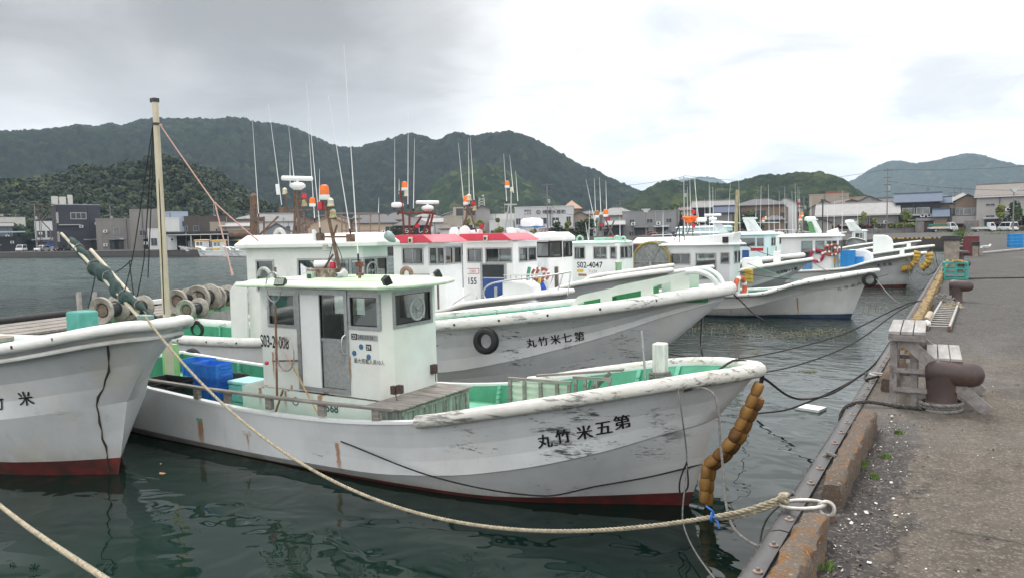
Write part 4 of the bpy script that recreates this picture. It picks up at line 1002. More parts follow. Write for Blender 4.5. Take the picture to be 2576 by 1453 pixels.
SAIL = mat('dark_green_sail', (.018, .040, .038), .85, .35, 5, 0, .7, 9, (.04, .07, .065), .5, (6, 6, 1))
sa = m.build('furled_sail', SAIL, B1, angle=80)
dm = sa.modifiers.new('folds', 'DISPLACE'); tx = bpy.data.textures.new('sail_folds', 'CLOUDS'); tx.noise_scale = .16; dm.texture = tx; dm.strength = .09; dm.mid_level = .5
m = MB()
for q in (.12, .3, .48, .66, .82):
 i = int(q * n); m.torus(tuple(C[i]), rr[i] * .95 + .03, .012, 'x', 16, 5)
m.build('sail_tie', ROPE_GREY, sa)
# ---------------------------------------------------------------- left: the bow at the picture's edge
fL = Fr(-8.2, 5.55, 0)
BL = boat(fL, 'white boat bow with thick rounded rail at the left edge')
HULLL = hull_mat('hull_left', (.62, .63, .635), [(-3.4, -1.7, .72, .98, .6), (-3.6, -2.5, 1.2, 1.6, .85)], [], .5, .55, .45)
spL = dict(sheer=[(-9, 1.1, 1.35), (-6, 1.28, 1.42), (-4, 1.34, 1.56), (-2.6, 1.3, 1.74), (-1.9, 1.17, 1.84), (-1.3, .96, 1.94), (-.9, .74, 2.02), (-.62, .52, 2.07), (-.46, .33, 2.09), (-.36, .15, 2.09), (-.33, 0, 2.09)],
  kn=[(-9, 1.1, .55), (-6, 1.2, .62), (-4, 1.16, .72), (-2.6, .98, .83), (-1.9, .68, .92), (-1.5, .36, .97), (-1.31, .12, 1.0), (-1.22, 0, 1.01)],
  wl=[(-9, 1.0, 0), (-6, 1.1, 0), (-4, .98, 0), (-3, .76, 0), (-2.3, .45, 0), (-1.8, .16, 0), (-1.52, 0, 0)], red=[(0, .12), (.7, .17), (1, .24)],
  mat=HULLL, deck=[(-9, 1.0), (-3, 1.2), (0, 1.6)], rail=(.085, .075), railmat=RAILW, inner=WHITE, ribmat=WHITE, capmat=WHITE, holes=.5, flare=.12, step=.006, pow=1.6, smooth=75)
VL = hull(BL, spL)
letter_hull(BL, VL, '米竹', [(67, 1001), (-2, 1012)], .19, bold=.034, slant=.1, fr=fL)
m = MB(); sL = curve(spL['sheer']); kL = curve(spL['kn']); lp = [(sL[i] + (kL[i] - sL[i]) * .16) for i in range(NU)]; m.tube([(p[0] + .01, -p[1] - .012, p[2]) for p in lp] + [(p[0] + .01, p[1] + .012, p[2]) for p in lp[-2::-1]], .03, 8); m.build('rub_rail', RAILW, BL)
m = MB(); hp = []
for z in np.linspace(.05, 1.85, 16):
 hx = None
 for xx in np.arange(.1, -2.2, -.02):
  h = VL.ray_cast(Vector((xx, -6, z)), Vector((0, 1, 0)))
  if h[0] is not None: hx = h[0]; break
 if hx is not None: hp.append((hx.x - .10 - .10 * z, None, z))
out = []
for x, _, z in hp:
 h = VL.ray_cast(Vector((x, -6, z)), Vector((0, 1, 0)))
 if h[0] is not None: out.append((h[0].x + .01 * sin(z * 31), h[0].y - .004, z))
m.tube(out, [.012 + .007 * sin(i * 2.3) for i in range(len(out))], 6); m.build('stem_seam', mat('seam_rust', (.05, .04, .03), .8, .4, 30), BL)
m = MB(); x, y_, z = fL.at(198, 800, .1); m.box(x - .16, x + .16, 0, .3, 1.35, z + .1); m.build('mooring_bitt', mat('teal_post', (.06, .26, .22), .6, .2, 5, dirt=(.45, .30, .2), damt=.36), BL, bevel=.03)
m = MB(); c = Vector(fL.at(366, 800, -.4)); m.box(c.x - .1, c.x + .1, c.y - .05, c.y + .05, c.z - .02, c.z + .04); m.build('bow_cleat', mat('cleat_green', (.25, .35, .30), .6), BL, bevel=.01)
m = MB(); c = fL.at(12, 862, .5); m.lathe([(.12, -.25), (.12, .02), (.14, .04), (.14, .10), (.11, .12)], 14, c); m.build('capstan', mat('capstan_brown', (.26, .22, .19), .7, .2, 8), BL)
# ---------------------------------------------------------------- 2
f2 = Fr(-3.5, 13, 7)
B2 = boat(f2, 'white fishing boat with long raked bow and a tyre hung on its side')
HULL2 = hull_mat('hull_second', (.68, .685, .69), [(-9, -4.2, .3, 1.2, .35), (-4.2, -1.5, .55, 1.6, .8), (-5.5, -3.6, 1.0, 1.35, .9)], [], .35, .3, .2)
sp2 = dict(sheer=[(-15, 1.1, .98), (-12, 1.28, .90), (-10, 1.33, .92), (-8, 1.38, 1.1), (-5.2, 1.40, 1.43), (-4, 1.38, 1.56), (-2.8, 1.26, 1.70), (-1.9, 1.06, 1.81), (-1.1, .78, 1.93), (-.5, .5, 2.02), (-.15, .28, 2.06), (0, .1, 2.08), (.02, 0, 2.08)],
  kn=[(-15, 1.1, .3), (-10, 1.25, .30), (-8, 1.25, .34), (-5.2, 1.15, .5), (-4, 1.02, .72), (-2.8, .8, 1.03), (-1.9, .58, 1.3), (-1.1, .36, 1.58), (-.5, .2, 1.76), (-.2, .08, 1.85), (-.12, 0, 1.87)],
  wl=[(-15, 1.0, 0), (-10, 1.12, 0), (-7, 1.08, 0), (-5, .9, 0), (-3.6, .5, 0), (-2.8, .2, 0), (-2.3, 0, 0)], mat=HULL2, deck=[(-15, .5), (-8, .6), (-4, .95), (0, 1.7)],
  rail=(.095, .11), railmat=RAILM, ribs=[-13.2, -12, -11, -7.6, -6.8, -6, -5.2, -4.4, -3.6, -2.8], flare=.12, holes=.9)
V2 = hull(B2, sp2)
letter_hull(B2, V2, '丸竹米七第', [(1337, 862), (1367, 857), (1398, 853), (1426, 848), (1458, 845)], .175, bold=.034, slant=.12, fr=f2)
cabin(B2, foot(-10.3, -7.42, .8, .38, .34), .6, 2.93, {0: [(.30, .74, 2.02, 2.64), (1.46, 2.42, 2.08, 2.66, 'slide')], 1: [(.05, .22, 2.1, 2.66), (.27, .46, 2.1, 2.66)], 2: [(.05, .40, 2.1, 2.66), (.5, .86, 2.1, 2.66)], 4: [(.5, 1.6, 2.1, 2.66, 'slide'), (1.9, 2.3, 2.1, 2.66)]}, CREAM,
 dict(mat=CREAM, over=.16, aft=.2, fore=.36, t=.09, camber=.20, chamfer=.6), fw=.04)
wiper(B2, (-7.36, -.22, 2.40), .19, 'x')
m = MB(); m.prism_y([(-10.75, .8), (-10.25, .8), (-10.25, 2.2), (-10.55, 2.2), (-10.74, 2.0)], -.92, -.86); m.build('cabin_wing', CREAM, B2, bevel=.02)
# raised bow bulwark with its openings (near side and far side)
for sd in (-1, 1):
 m = MB()
 def S2(x): return float(pchip([q[0] for q in sp2['sheer']], [q[1] for q in sp2['sheer']], np.array([x]))[0]) - .09
 xs = np.linspace(-2.62, -.62, 22)
 def top(x): return np.interp(x, [-2.62, -2.42, -.62], [1.72, 2.02, 2.40])
 def bot(x): return np.interp(x, [-2.62, -.62], [1.66, 1.96])
 def inhole(x, f): return (-2.4 < x < -2.02 and .25 < f < .62) or (-1.83 < x < -1.42 and .25 < f < .66) or (-1.22 < x < -.93 and .37 < f < .80)
 fz = np.linspace(0, 1, 9)
 for a, b in zip(xs, xs[1:]):
  for c, d in zip(fz, fz[1:]):
   if inhole((a + b) / 2, (c + d) / 2): continue
   q = [(x, sd * (S2(x) - o * .04), bot(x) + (top(x) - bot(x)) * f) for o in (0, 1) for x, f in ((a, c), (b, c), (b, d), (a, d))]
   m.add(q, [(0, 1, 2, 3), (7, 6, 5, 4), (0, 4, 5, 1), (2, 6, 7, 3), (1, 5, 6, 2), (0, 3, 7, 4)])
 m.build('bow_bulwark', mat('pale_sage', (.60, .66, .58), .5, .05, 3), B2)
 m = MB(); m.tube(spline([(-.68, sd * S2(-.68), 2.40), (-.45, sd * (S2(-.45) + .02), 2.39), (-.25, sd * .33, 2.28), (-.14, sd * .28, 2.08)], 16), .045, 8); m.build('bow_hoop', WHITE, B2)
m = MB(); m.box(-1.86, -1.40, -.66, .6, 1.9, 2.08); m.box(-2.45, -2.0, -.72, .7, 1.8, 1.95); m.box(-.75, -.35, -.36, .36, 1.86, 2.08); m.build('anchor_deck', mat('bright_green', (.03, .22, .08), .5, .15, 4), B2)
m = MB(); m.box(-4.6, -4.1, .55, 1.1, 1.0, 1.35); m.build('blue_locker', mat('locker_blue', (.06, .18, .52), .5, .1, 5), B2, bevel=.02)
# gear on boat 2's roof
m = MB(); m.tube([f2.at(638, 606, 0), f2.at(638, 497, 0)], .085, 12); m.lathe([(.095, 0), (.095, .04), (.03, .1)], 12, f2.at(638, 497, 0)); m.build('exhaust_stack', RUST, B2)
pipe(B2, [f2.at(575, 590, -.3), f2.at(630, 590, 0)], .07, RUST, 'exhaust_stub')
stays(B2, [(f2.at(640, 604, 0), f2.at(700, 545, 0)), (f2.at(664, 605, 0), f2.at(664, 545, 0)), (f2.at(720, 535, 0), f2.at(722, 486, 0)), (f2.at(735, 606, 0), f2.at(752, 480, 0)), (f2.at(778, 606, 0), f2.at(755, 500, 0)), (f2.at(730, 530, 0), f2.at(790, 528, 0)), (f2.at(745, 505, 0), f2.at(775, 505, 0)), (f2.at(740, 590, 0), f2.at(780, 570, 0)), (f2.at(745, 570, 0), f2.at(770, 560, 0)), (f2.at(742, 480, 0), f2.at(740, 604, .3))], .022)
m = MB(); m.tube([f2.at(752, 604, 0), f2.at(749, 480, 0)], .035, 8); m.build('radar_mast', RUST, B2)
rp = f2.at(749, 478, 0); radar(B2, rp, .85, 1.0)
navlamp(B2, f2.at(717, 489, 0), 1.15); navlamp(B2, f2.at(766, 519, 0), 1.2, mat('lamp_yellow', (.40, .36, .20)))
m = MB(); m.lathe([(.055, 0), (.055, .1), (.045, .12)], 12, f2.at(765, 500, 0)); m.build('red_lamp', RED, B2)
beacon(B2, f2.at(786, 520, 0), 1.25)
for a, b in (((651, 548), (634, 290)), ((710, 527), (675, 262)), ((742, 470), (726, 318)), ((792, 560), (774, 290)), ((730, 475), (729, 382)), ((803, 530), (804, 425))): whip(B2, f2.at(*a, 0), f2.at(*b, 0), .014)
m = MB(); m.box(*[v for c, h in zip(f2.at(650, 552, 0), (.10, .05, .05)) for v in (c - h, c + h)]); m.box(*[v for c, h in zip(f2.at(714, 528, 0), (.10, .05, .06)) for v in (c - h, c + h)]); m.build('antenna_clamp', RUST, B2)
m = MB(); m.tube([f2.at(700, 490, 0), f2.at(697, 464, 0)], .04, 8); m.build('gps_antenna', WHITEP, B2)
pipe(B2, [f2.at(692, 606, .2), f2.at(694, 585, .2), f2.at(704, 578, .2), f2.at(714, 588, .2), f2.at(716, 600, .2)], .05, mat('white_pipe', (.55, .55, .52), .6))
m = MB();
for px in (860, 903, 932, 954): m.tube([f2.at(px, 606 if px < 930 else 600, .5), f2.at(px, 538, .5)], .016, 6)
m.tube([f2.at(790, 545, .5), f2.at(850, 537, .5), f2.at(955, 537, .5)], .016, 6); m.tube([f2.at(860, 580, .5), f2.at(955, 580, .5)], .012, 6); m.build('roof_rail', mat('pipe_brown', (.20, .13, .10)), B2)
m = MB(); m.M = Matrix.Translation(f2.at(985, 600, -.3)) @ Matrix.Rotation(-.9, 4, 'Y'); m.lathe([(.03, -.1), (.09, 0), (.10, .12), (.08, .16)], 12); m.build('searchlight', mat('sage_lamp', (.25, .32, .30), .5, .2, 9), B2)
# ---------------------------------------------------------------- 3..7 share a plan
def generic(fr, label, z_bow=2.05, L=13, half=1.35, zmid=1.15, zaft=.85, rake=2.0, cab=(-8.5, -6.2, .9, .9, 2.7), roofc=None, wallm=WHITE, walls=None, hullm=None, bottom=REDBOT, inner=BULGREEN, rib=True, railm=RAILW, deckm=DECKGREEN, roof=None, rail=(.075, .07), chf=.3, text=None, dtl=True, step=.022, group=MOORED, flare=.12, holes=None, knz=None, tip=0.0, framemat=None):
 r = boat(fr, label, group)
 B_ = half; k = L / 13.0
 kz = knz or (.28, .55, .8, z_bow - .35)
 sp = dict(sheer=[(-L, B_ * .8, zaft + .05), (-L * .7, B_ * .97, zaft), (-L * .45, B_, zmid * .55 + zaft * .45), (-L * .3, B_ * .98, zmid), (-2.4, B_ * .86, zmid + (z_bow - zmid) * .45), (-1.3, B_ * .62, zmid + (z_bow - zmid) * .72), (-.6, B_ * .38, zmid + (z_bow - zmid) * .88), (-.15, B_ * .18, z_bow - .02), (0, 0, z_bow)],
   kn=[(-L, B_ * .78, kz[0]), (-L * .6, B_ * .9, kz[0]), (-L * .35, B_ * .85, kz[0] + .12), (-2.9, B_ * .62, kz[1] + .05), (-1.6, B_ * .34, kz[2] + .2), (-.7, B_ * .12, kz[3] - .15), (-.35, 0, kz[3])],
   wl=[(-L, B_ * .72, 0), (-L * .6, B_ * .82, 0), (-L * .38, B_ * .7, 0), (-3.2, B_ * .36, 0), (-rake - .35, B_ * .12, 0), (-rake, 0, 0)],
   mat=hullm or HULLG, bottom=bottom, deck=[(-L, zaft - .35), (-L * .4, zmid - .5), (0, z_bow - .4)], inner=inner, ribmat=WHITE if inner is not BULGREEN else DECKGREEN, deckmat=deckm, rail=rail, railmat=railm,
   ribs=list(np.arange(-L * .85, -1.5, .8)) if rib else [], flare=flare, step=step, holes=holes)
 for q in ('sheer', 'kn', 'wl', 'deck'): sp[q] = [(p[0] + tip, *p[1:]) for p in sp[q]]
 sp['ribs'] = [x + tip for x in sp['ribs']]
 bv = hull(r, sp)
 if cab:
  xa, xf, w_, z0, z1 = cab
  cabin(r, foot(xa, xf, w_, chf), z0, z1, walls or {}, wallm, roof or dict(over=.14, mat=wallm, t=.07, camber=.10, chamfer=.35), framemat)
 return r, bv
HULLG = hull_mat('hull_plain', (.70, .705, .705), [], [], .22, .25, .1)
HULLT = hull_mat('hull_bluish', (.47, .55, .55), [], [], .2, .25, .05)
REDROOF = mat('red_roof', (.50, .025, .055), .5, .08, 2, dirt=(.35, .03, .05), damt=.3)
f3 = Fr(-5.5, 16.6, 5)
B3, V3 = generic(f3, 'white fishing boat with red roof, blue square door and steel bow pulpit', 1.68, 10.5, 1.3, 1.2, .8, cab=(-7.6, -6.2, .75, .75, 2.90),
 walls={0: WW(f3, -.75, -7.6, [(1015, 1063, 2.42, 2.80, 'slide')]), 1: [(.04, .20, 2.40, 2.80), (.25, .40, 2.40, 2.80)], 2: [(.06, .40, 2.4, 2.8), (.5, .84, 2.4, 2.8)], 4: [(.3, .9, 2.4, 2.8, 'slide')]}, chf=.3, inner=WHITE, deckm=WHITE, tip=-2.8, roof=dict(over=.14, mat=WHITE, t=.06, camber=.01, chamfer=.35))
def redtop(root, xa, xf, w_, z, h=.17):
 m = MB(); m.hexa([(xa, -w_, z), (xf - .1, -w_, z), (xf + .12, -w_ * .5, z), (xf + .12, w_ * .5, z), (xf - .1, w_, z), (xa, w_, z)], [(xa, -w_ * .9, z + h), (xf - .45, -w_ * .9, z + h), (xf - .35, -w_ * .4, z + h * .9), (xf - .35, w_ * .4, z + h * .9), (xf - .45, w_ * .9, z + h), (xa, w_ * .9, z + h)])
 o = m.build('roof_coaming', REDROOF, root, bevel=.012)
 m = MB(); x = (xa + xf) / 2; m.box(x - .06, x + .06, -w_ - .05, -w_ + .02, z, z + .15); s = m.build('side_light', BUFF, root, bevel=.01); m = MB(); m.box(x - .035, x + .035, -w_ - .053, -w_ - .048, z + .02, z + .1); m.build('lens', BLACK, s); return o
redtop(B3, -7.68, -6.15, .92, 2.95, .21)
m = MB(); m.box(-6.97, -6.52, -.775, -.75, 1.86, 2.10); m.build('blue_hatch', BLUEDOOR, B3)
m = MB()
for a, b, c, d in ((-7.02, -6.47, 2.10, 2.14), (-7.02, -6.47, 1.82, 1.86), (-7.02, -6.97, 1.86, 2.10), (-6.52, -6.47, 1.86, 2.10)): m.box(a, b, -.78, -.75, c, d)
m.build('hatch_frame', ALU, B3)
m = MB(); m.box(-4.5, -3.5, -.62, -.1, 1.0, 1.50); m.prism_y([(-4.45, 1.5), (-3.55, 1.5), (-3.6, 1.85), (-3.8, 1.95), (-4.45, 1.95)], -.6, -.1)
m.build('deck_console', WHITE, B3, bevel=.05, seg=3)
m = MB(); q = lambda x, y, l: f3.at(x, y, l)
m.tube(spline([q(1245, 765, -.7), q(1222, 752, -.7), (q(1216, 735, -.7)), q(1226, 718, -.7), q(1260, 708, -.65), q(1340, 698, -.5), q(1400, 690, -.32), q(1436, 683, -.15)], 30), .022, 8)
for a, b in (((1436, 683), (1428, 742)), ((1392, 692), (1376, 735)), ((1416, 688), (1402, 735)), ((1330, 700), (1312, 745)), ((1268, 710), (1272, 752))): m.tube([q(*a, -.25), q(*b, -.35)], .017, 6)
m.tube(spline([q(1256, 755, -.5), q(1290, 738, -.5), q(1310, 740, -.5), q(1312, 756, -.5)], 12), .017, 6)
m.build('bow_pulpit', STEEL, B3)
m = MB(); m.tube(spline([q(1135, 775, -1.0), q(1140, 765, -1.0), q(1185, 738, -1.0), q(1198, 740, -1.0), q(1200, 762, -1.0)], 16), .018, 6); m.build('side_rail', STEEL, B3)
m = MB(); m.tube([q(1247, 762, -.4), q(1247, 722, -.4)], .04, 10); m.build('steel_bollard', ALU, B3)
m = MB(); z = 2.2
for k in range(6): m.tube([(-4.4 + k * .15, -.5, 1.93), (-4.4 + k * .15, -.5, 2.1)], .008, 5)
m.tube([(-4.45, -.5, 2.1), (-3.62, -.5, 2.1), (-3.55, -.3, 2.1), (-3.62, -.1, 2.1), (-4.45, -.1, 2.1)], .011, 6); m.build('console_rail', STEEL, B3)
# mast group: rust frame, beacon, radar
m = MB()
for a, b in (((1018, 606), (1012, 520)), ((1012, 520), (1006, 480)), ((1075, 600), (1090, 535)), ((1030, 600), (1030, 540)), ((1060, 604), (1082, 540)), ((1000, 536), (1096, 536)), ((1024, 600), (1060, 545)), ((1006, 530), (1000, 540))): m.tube([f3.at(*a, 0), f3.at(*b, 0)], .030, 6)
m.build('light_mast', mat('red_rust', (.15, .045, .03)), B3)
beacon(B3, f3.at(1018, 480, 0), 1.5); navlamp(B3, f3.at(1022, 494, 0), 1.2); radome(B3, f3.at(1000, 522, 0), .7); radar(B3, f3.at(1076, 532, 0), .8, 1.0)
for a, b in (((993, 530), (993, 350)), ((1026, 525), (1027, 262)), ((1040, 532), (1043, 348)), ((952, 540), (953, 497)), ((1004, 490), (1004, 450))): whip(B3, f3.at(*a, 0), f3.at(*b, 0), .017)
m = MB(); m.lathe([(.06, 0), (.06, .1)], 10, f3.at(1050, 574, 0)); m.build('red_lamp', RED, B3)
f4 = Fr(-3.6, 19.6, 4)
B4, V4 = generic(f4, 'red roofed fishing boat numbered 155 with tall blue door and life rings', 2.05, 10.8, 1.4, 1.45, 1.0, tip=-3.2, cab=(-9.35, -7.55, .75, .95, 2.90),
 walls={0: WW(f4, -.75, -9.35, [(1178, 1212, 2.33, 2.70, 'slide'), (1224, 1286, 2.33, 2.70, 'slide')]), 2: [(.1, .6, 2.33, 2.70), (.7, 1.2, 2.33, 2.70)], 4: [(.3, 1.3, 2.33, 2.7, 'slide')]}, chf=.10, inner=WHITE, deckm=WHITE, roof=dict(over=.14, mat=WHITE, t=.06, camber=.01, chamfer=.35))
redtop(B4, -9.4, -7.5, .92, 2.95, .21)
m = MB(); m.box(-8.68, -7.95, -.765, -.75, 1.23, 1.84); m.build('blue_door_panel', BLUEDOOR, B4)
m = MB(); m.box(-8.68, -7.95, -.763, -.75, 1.87, 2.24); m.build('door_glass', mat('dark_glass', (.02, .025, .03), .08, .3, 2), B4)
m = MB()
for a, b, c, d in ((-8.75, -7.88, 2.24, 2.28), (-8.75, -8.68, 1.2, 2.24), (-7.95, -7.88, 1.2, 2.24)): m.box(a, b, -.775, -.75, c, d)
m.build('door_frame', ALU, B4)
m = MB(); text_on(m, '155', (-9.22, -.756, 1.66), (1, 0, 0), (0, 0, 1), .28, .004, sx=.8); m.build('registration_number', INK, B4)
m = MB(); text_on(m, '1301', (-9.14, -.756, 2.00), (1, 0, 0), (0, 0, 1), .12, 0)
for a, b, c, d in ((-9.2, -8.80, 2.115, 2.13), (-9.2, -8.80, 1.965, 1.98), (-8.815, -8.80, 1.98, 2.115)): m.box(a, b, -.757, -.752, c, d)
m.build('red_number', mat('red_ink', (.35, .02, .02), .5), B4)
m = MB()
for a, b in (((1168, 604), (1176, 510)), ((1205, 604), (1176, 510)), ((1150, 604), (1176, 540)), ((1162, 528), (1192, 528))): m.tube([f4.at(*a, 0), f4.at(*b, 0)], .028, 6)
m.build('light_mast', RUST, B4)
beacon(B4, f4.at(1173, 516, 0), 1.7); navlamp(B4, f4.at(1180, 505, 0), 1.6); navlamp(B4, f4.at(1194, 531, 0), 1.3, mat('lamp_yellow', (.40, .36, .20)))
for p in ((1192, 517), (1213, 575)):
 m = MB(); m.lathe([(.07, 0), (.07, .12)], 10, f4.at(*p, 0)); m.build('red_lamp', RED, B4)
for a, b in (((1168, 525), (1153, 360)), ((1181, 520), (1178, 348)), ((1193, 510), (1183, 345)), ((1162, 600), (1162, 550))): whip(B4, f4.at(*a, 0), f4.at(*b, 0), .019)
for p, s in (((1143, 600), 1), ((1170, 600), 1.1)):
 m = MB(); c = f4.at(*p, -.2); m.M = Matrix.Translation(c) @ Matrix.Rotation(.3, 4, 'Z'); m.ball((0, 0, .16 * s), (.17 * s, .05, .2 * s), 14, 8); m.build('dish_cover', WHITEP, B4)
m = MB(); c = f4.at(1195, 588, .1); m.tube([(c[0] - .2, c[1], c[2]), (c[0] + .2, c[1], c[2])], [.1, .14], 12); m.build('loudhailer', WHITEP, B4)
for p in ((1181, 606), (1002, 606)):
 fr_, rt = (f4, B4) if p[0] > 1100 else (f3, B3)
 m = MB(); m.M = Matrix.Translation(fr_.at(*p, -.5)) @ Matrix.Rotation(.6, 4, 'Y'); m.lathe([(.03, -.12), (.05, 0), (.08, .08), (.07, .14)], 10); m.build('searchlight', mat('sage_lamp', (.25, .32, .30)), rt)
m = MB(); c = f4.at(1520, 748, -.55); m.box(c[0] - .16, c[0] + .16, -.7, -.4, 1.3, c[2] + .25); m.build('bitt_post', WHITE, B4, bevel=.01)
f5 = Fr(-4.0, 22.6, 2)
B5, V5 = generic(f5, 'white fishing boat with angular modern wheelhouse and black framed windows', 2.03, 9, 1.3, 1.4, 1.0, tip=-3.85, rake=2.2, cab=(-8.45, -7.48, .72, .9, 2.88),
 walls={0: WW(f5, -.72, -8.45, [(1351, 1380, 2.36, 2.80)]), 1: [(.05, .44, 2.36, 2.82)], 2: [(.05, .34, 2.36, 2.8), (.44, .68, 2.36, 2.8)], 4: [(.1, .5, 2.1, 2.5)]}, chf=.36, inner=WHITE, deckm=WHITE, framemat=BLACK, roof=dict(over=.06, mat=WHITE, t=.12, camber=.16, chamfer=.4, fore=.14))
m = MB(); m.box(-8.28, -7.90, -.735, -.72, 1.3, 2.30); m.build('sliding_door', mat('door_white', (.62, .66, .68), .4), B5)
m = MB(); m.tube([f5.at(1312, 640, -.4), f5.at(1312, 575, -.4)], .05, 8); m.build('dome_post', ALU, B5)
radome(B5, f5.at(1338, 572, -.2), 1.6)
m = MB(); m.box(*[v for c, h in zip(f5.at(1338, 571, -.2), (.36, .30, .02)) for v in (c - h, c + h)]); m.build('blue_dome_base', mat('dome_blue', (.02, .12, .35), .4), B5)
m = MB(); m.hexa([f5.at(1280, 610, -.5), f5.at(1318, 606, -.5), f5.at(1318, 606, .5), f5.at(1280, 610, .5)], [f5.at(1272, 574, -.45), f5.at(1292, 572, -.45), f5.at(1292, 572, .45), f5.at(1272, 574, .45)]); m.hexa([f5.at(1340, 606, -.5), f5.at(1368, 602, -.5), f5.at(1368, 602, .5), f5.at(1340, 606, .5)], [f5.at(1288, 574, -.45), f5.at(1318, 576, -.45), f5.at(1318, 576, .45), f5.at(1288, 574, .45)]); m.build('radar_arch', WHITE, B5, bevel=.03)
m = MB()
for a, b in (((1268, 600), (1280, 515)), ((1290, 600), (1284, 512)), ((1285, 604), (1286, 480)), ((1270, 515), (1300, 515))): m.tube([f5.at(*a, .1), f5.at(*b, .1)], .026, 6)
m.build('light_mast', ALU, B5)
beacon(B5, f5.at(1276, 473, .1), 1.5); navlamp(B5, f5.at(1287, 482, .1), 1.2);
for a, b in (((1275, 512), (1267, 387)), ((1292, 490), (1282, 390)), ((1303, 510), (1297, 430))): whip(B5, f5.at(*a, .1), f5.at(*b, .1), .02)
m = MB(); m.tube(spline([f5.at(1370, 602, .4), f5.at(1372, 588, .4), f5.at(1405, 588, .4), f5.at(1408, 602, .4)], 14), .04, 8); m.build('roof_hoop', WHITE, B5)
m = MB(); c = f5.at(1556, 740, .1); d = f5.at(1556, 662, .1); m.tube([c, d], .11, 4); m.lathe([(.12, 0), (.12, .03)], 12, d); m.build('green_bollard', GREENPOST, B5)
m = MB(); c = f5.at(1570, 712, .3); m.prism_y([(c[0], c[2] - .5), (c[0] + 1.1, c[2] - .5), (c[0] + 1.1, c[2] - .25), (c[0] + .95, c[2] - .06), (c[0] + .6, c[2] + .05), (c[0], c[2] + .05)], 0, .5); m.build('deck_console', WHITE, B5, bevel=.03)
m = MB(); c = f5.at(1567, 740, 0); m.tube([f5.at(1535, 715, .2), f5.at(1556, 694, .2)], .05, 8); m.build('red_roller', mat('roller_red', (.35, .12, .09), .6), B5)
f6 = Fr(-4.0, 25.2, 2)
B6, V6 = generic(f6, 'fishing boat numbered S02-4047 with mint green roof gear', 1.86, 9.5, 1.35, 1.25, .95, tip=-3.35, rake=2.4, cab=(-8.3, -6.45, .8, .9, 2.72),
 walls={0: WW(f6, -.8, -8.3, [(1447, 1470, 2.2, 2.58, 'slide'), (1495, 1525, 2.2, 2.58, 'slide'), (1537, 1549, 2.2, 2.58)]), 2: [(.1, .42, 2.2, 2.58), (.5, .8, 2.2, 2.58), (.9, 1.25, 2.2, 2.58)], 4: [(.6, 1.4, 2.2, 2.58, 'slide')]}, chf=.1, inner=WHITE, roof=dict(over=.12, mat=mat('mint_roof', (.50, .66, .58), .5), t=.05, camber=.05, chamfer=.3))
m = MB(); text_on(m, 'S02-4047', (-8.05, -.807, 1.86), (1, 0, 0), (0, 0, 1), .30, .004, sx=.88); m.build('registration_number', INK, B6)
m = MB(); text_on(m, '71154', (-7.60, -.807, 1.68), (1, 0, 0), (0, 0, 1), .15, 0, sx=.9); m.build('small_number', mat('grey_ink', (.25, .25, .25), .6), B6)
m = MB(); m.box(-8.05, -7.80, -.808, -.802, 1.70, 1.80); m.build('yellow_plate', mat('plate_yellow', (.60, .42, .05), .5), B6); m = MB(); m.box(-8.0, -7.68, -.808, -.802, 1.56, 1.64); m.build('brown_plate', mat('plate_brown', (.33, .16, .05), .6), B6)
m = MB(); m.box(-7.5, -6.8, -.5, .5, 2.82, 2.93); m.torus((-8.1, -.4, 2.88), .12, .04, 'y', 16, 6); m.torus((-6.65, -.4, 2.88), .09, .04, 'y', 16, 6); m.torus((-6.45, -.3, 2.86), .08, .04, 'y', 16, 6); m.build('roof_fitting', mat('mint_gear', (.36, .56, .44), .5, .15, 5), B6, bevel=.01)
m = MB()
for a, b in (((1500, 612), (1512, 545)), ((1518, 612), (1512, 540)), ((1522, 612), (1545, 555)), ((1502, 545), (1530, 545)), ((1545, 600), (1520, 545))): m.tube([f6.at(*a, .1), f6.at(*b, .1)], .028, 6)
m.build('light_mast', mat('grey_rust', (.13, .11, .10), .7, .3, 12), B6)
beacon(B6, f6.at(1524, 546, .1), 1.7); beacon(B6, f6.at(1502, 548, .1), 1.6, mat('amber_dull', (.35, .15, .03), .4))
for p in ((1530, 555), (1540, 600), (1515, 570)):
 m = MB(); m.lathe([(.07, 0), (.07, .12)], 10, f6.at(*p, .1)); m.build('red_lamp', RED, B6)
for a, b in (((1500, 575), (1474, 452)), ((1499, 560), (1495, 450)), ((1512, 545), (1508, 447)), ((1526, 540), (1524, 455)), ((1481, 612), (1483, 528)), ((1560, 600), (1559, 540)), ((1480, 606), (1473, 560))): whip(B6, f6.at(*a, .1), f6.at(*b, .1), .022)
f7 = Fr(-2.5, 27.6, 0)
HULL7 = hull_mat('hull_seventh', (.72, .72, .70), [], [(-2.45, .72, .06, .035), (-4.6, .3, .08, .03)], .2, .25, .15)
B7, V7 = generic(f7, 'large white boat with big net drum, rust streak and blue waterline', 1.64, 12, 1.35, .86, .62, rake=.82, cab=(XL(f7, 1672, -.6), XL(f7, 1842, -.6), .6, .5, 2.55),
 walls={0: WW(f7, -.6, XL(f7, 1672, -.6), [(1690, 1735, 1.88, 2.24, 'slide'), (1752, 1800, 1.35, 2.24), (1814, 1833, 1.9, 2.26)]), 2: [(.15, .5, 1.9, 2.3), (.6, .95, 1.9, 2.3)], 4: [(.6, 1.9, 1.95, 2.3, 'slide')]}, chf=.1, hullm=HULL7, bottom=BLUEBOT, inner=BULBLUE, holes=.48, flare=.05, knz=(.22, .62, .80, 1.25), wallm=mat('cabin_greywhite', (.64, .645, .65), .5, .05, 2, dirt=(.45, .43, .38), damt=.3), roof=dict(over=.18, mat=WHITE, t=.05, camber=.05, chamfer=.3, fore=.28))
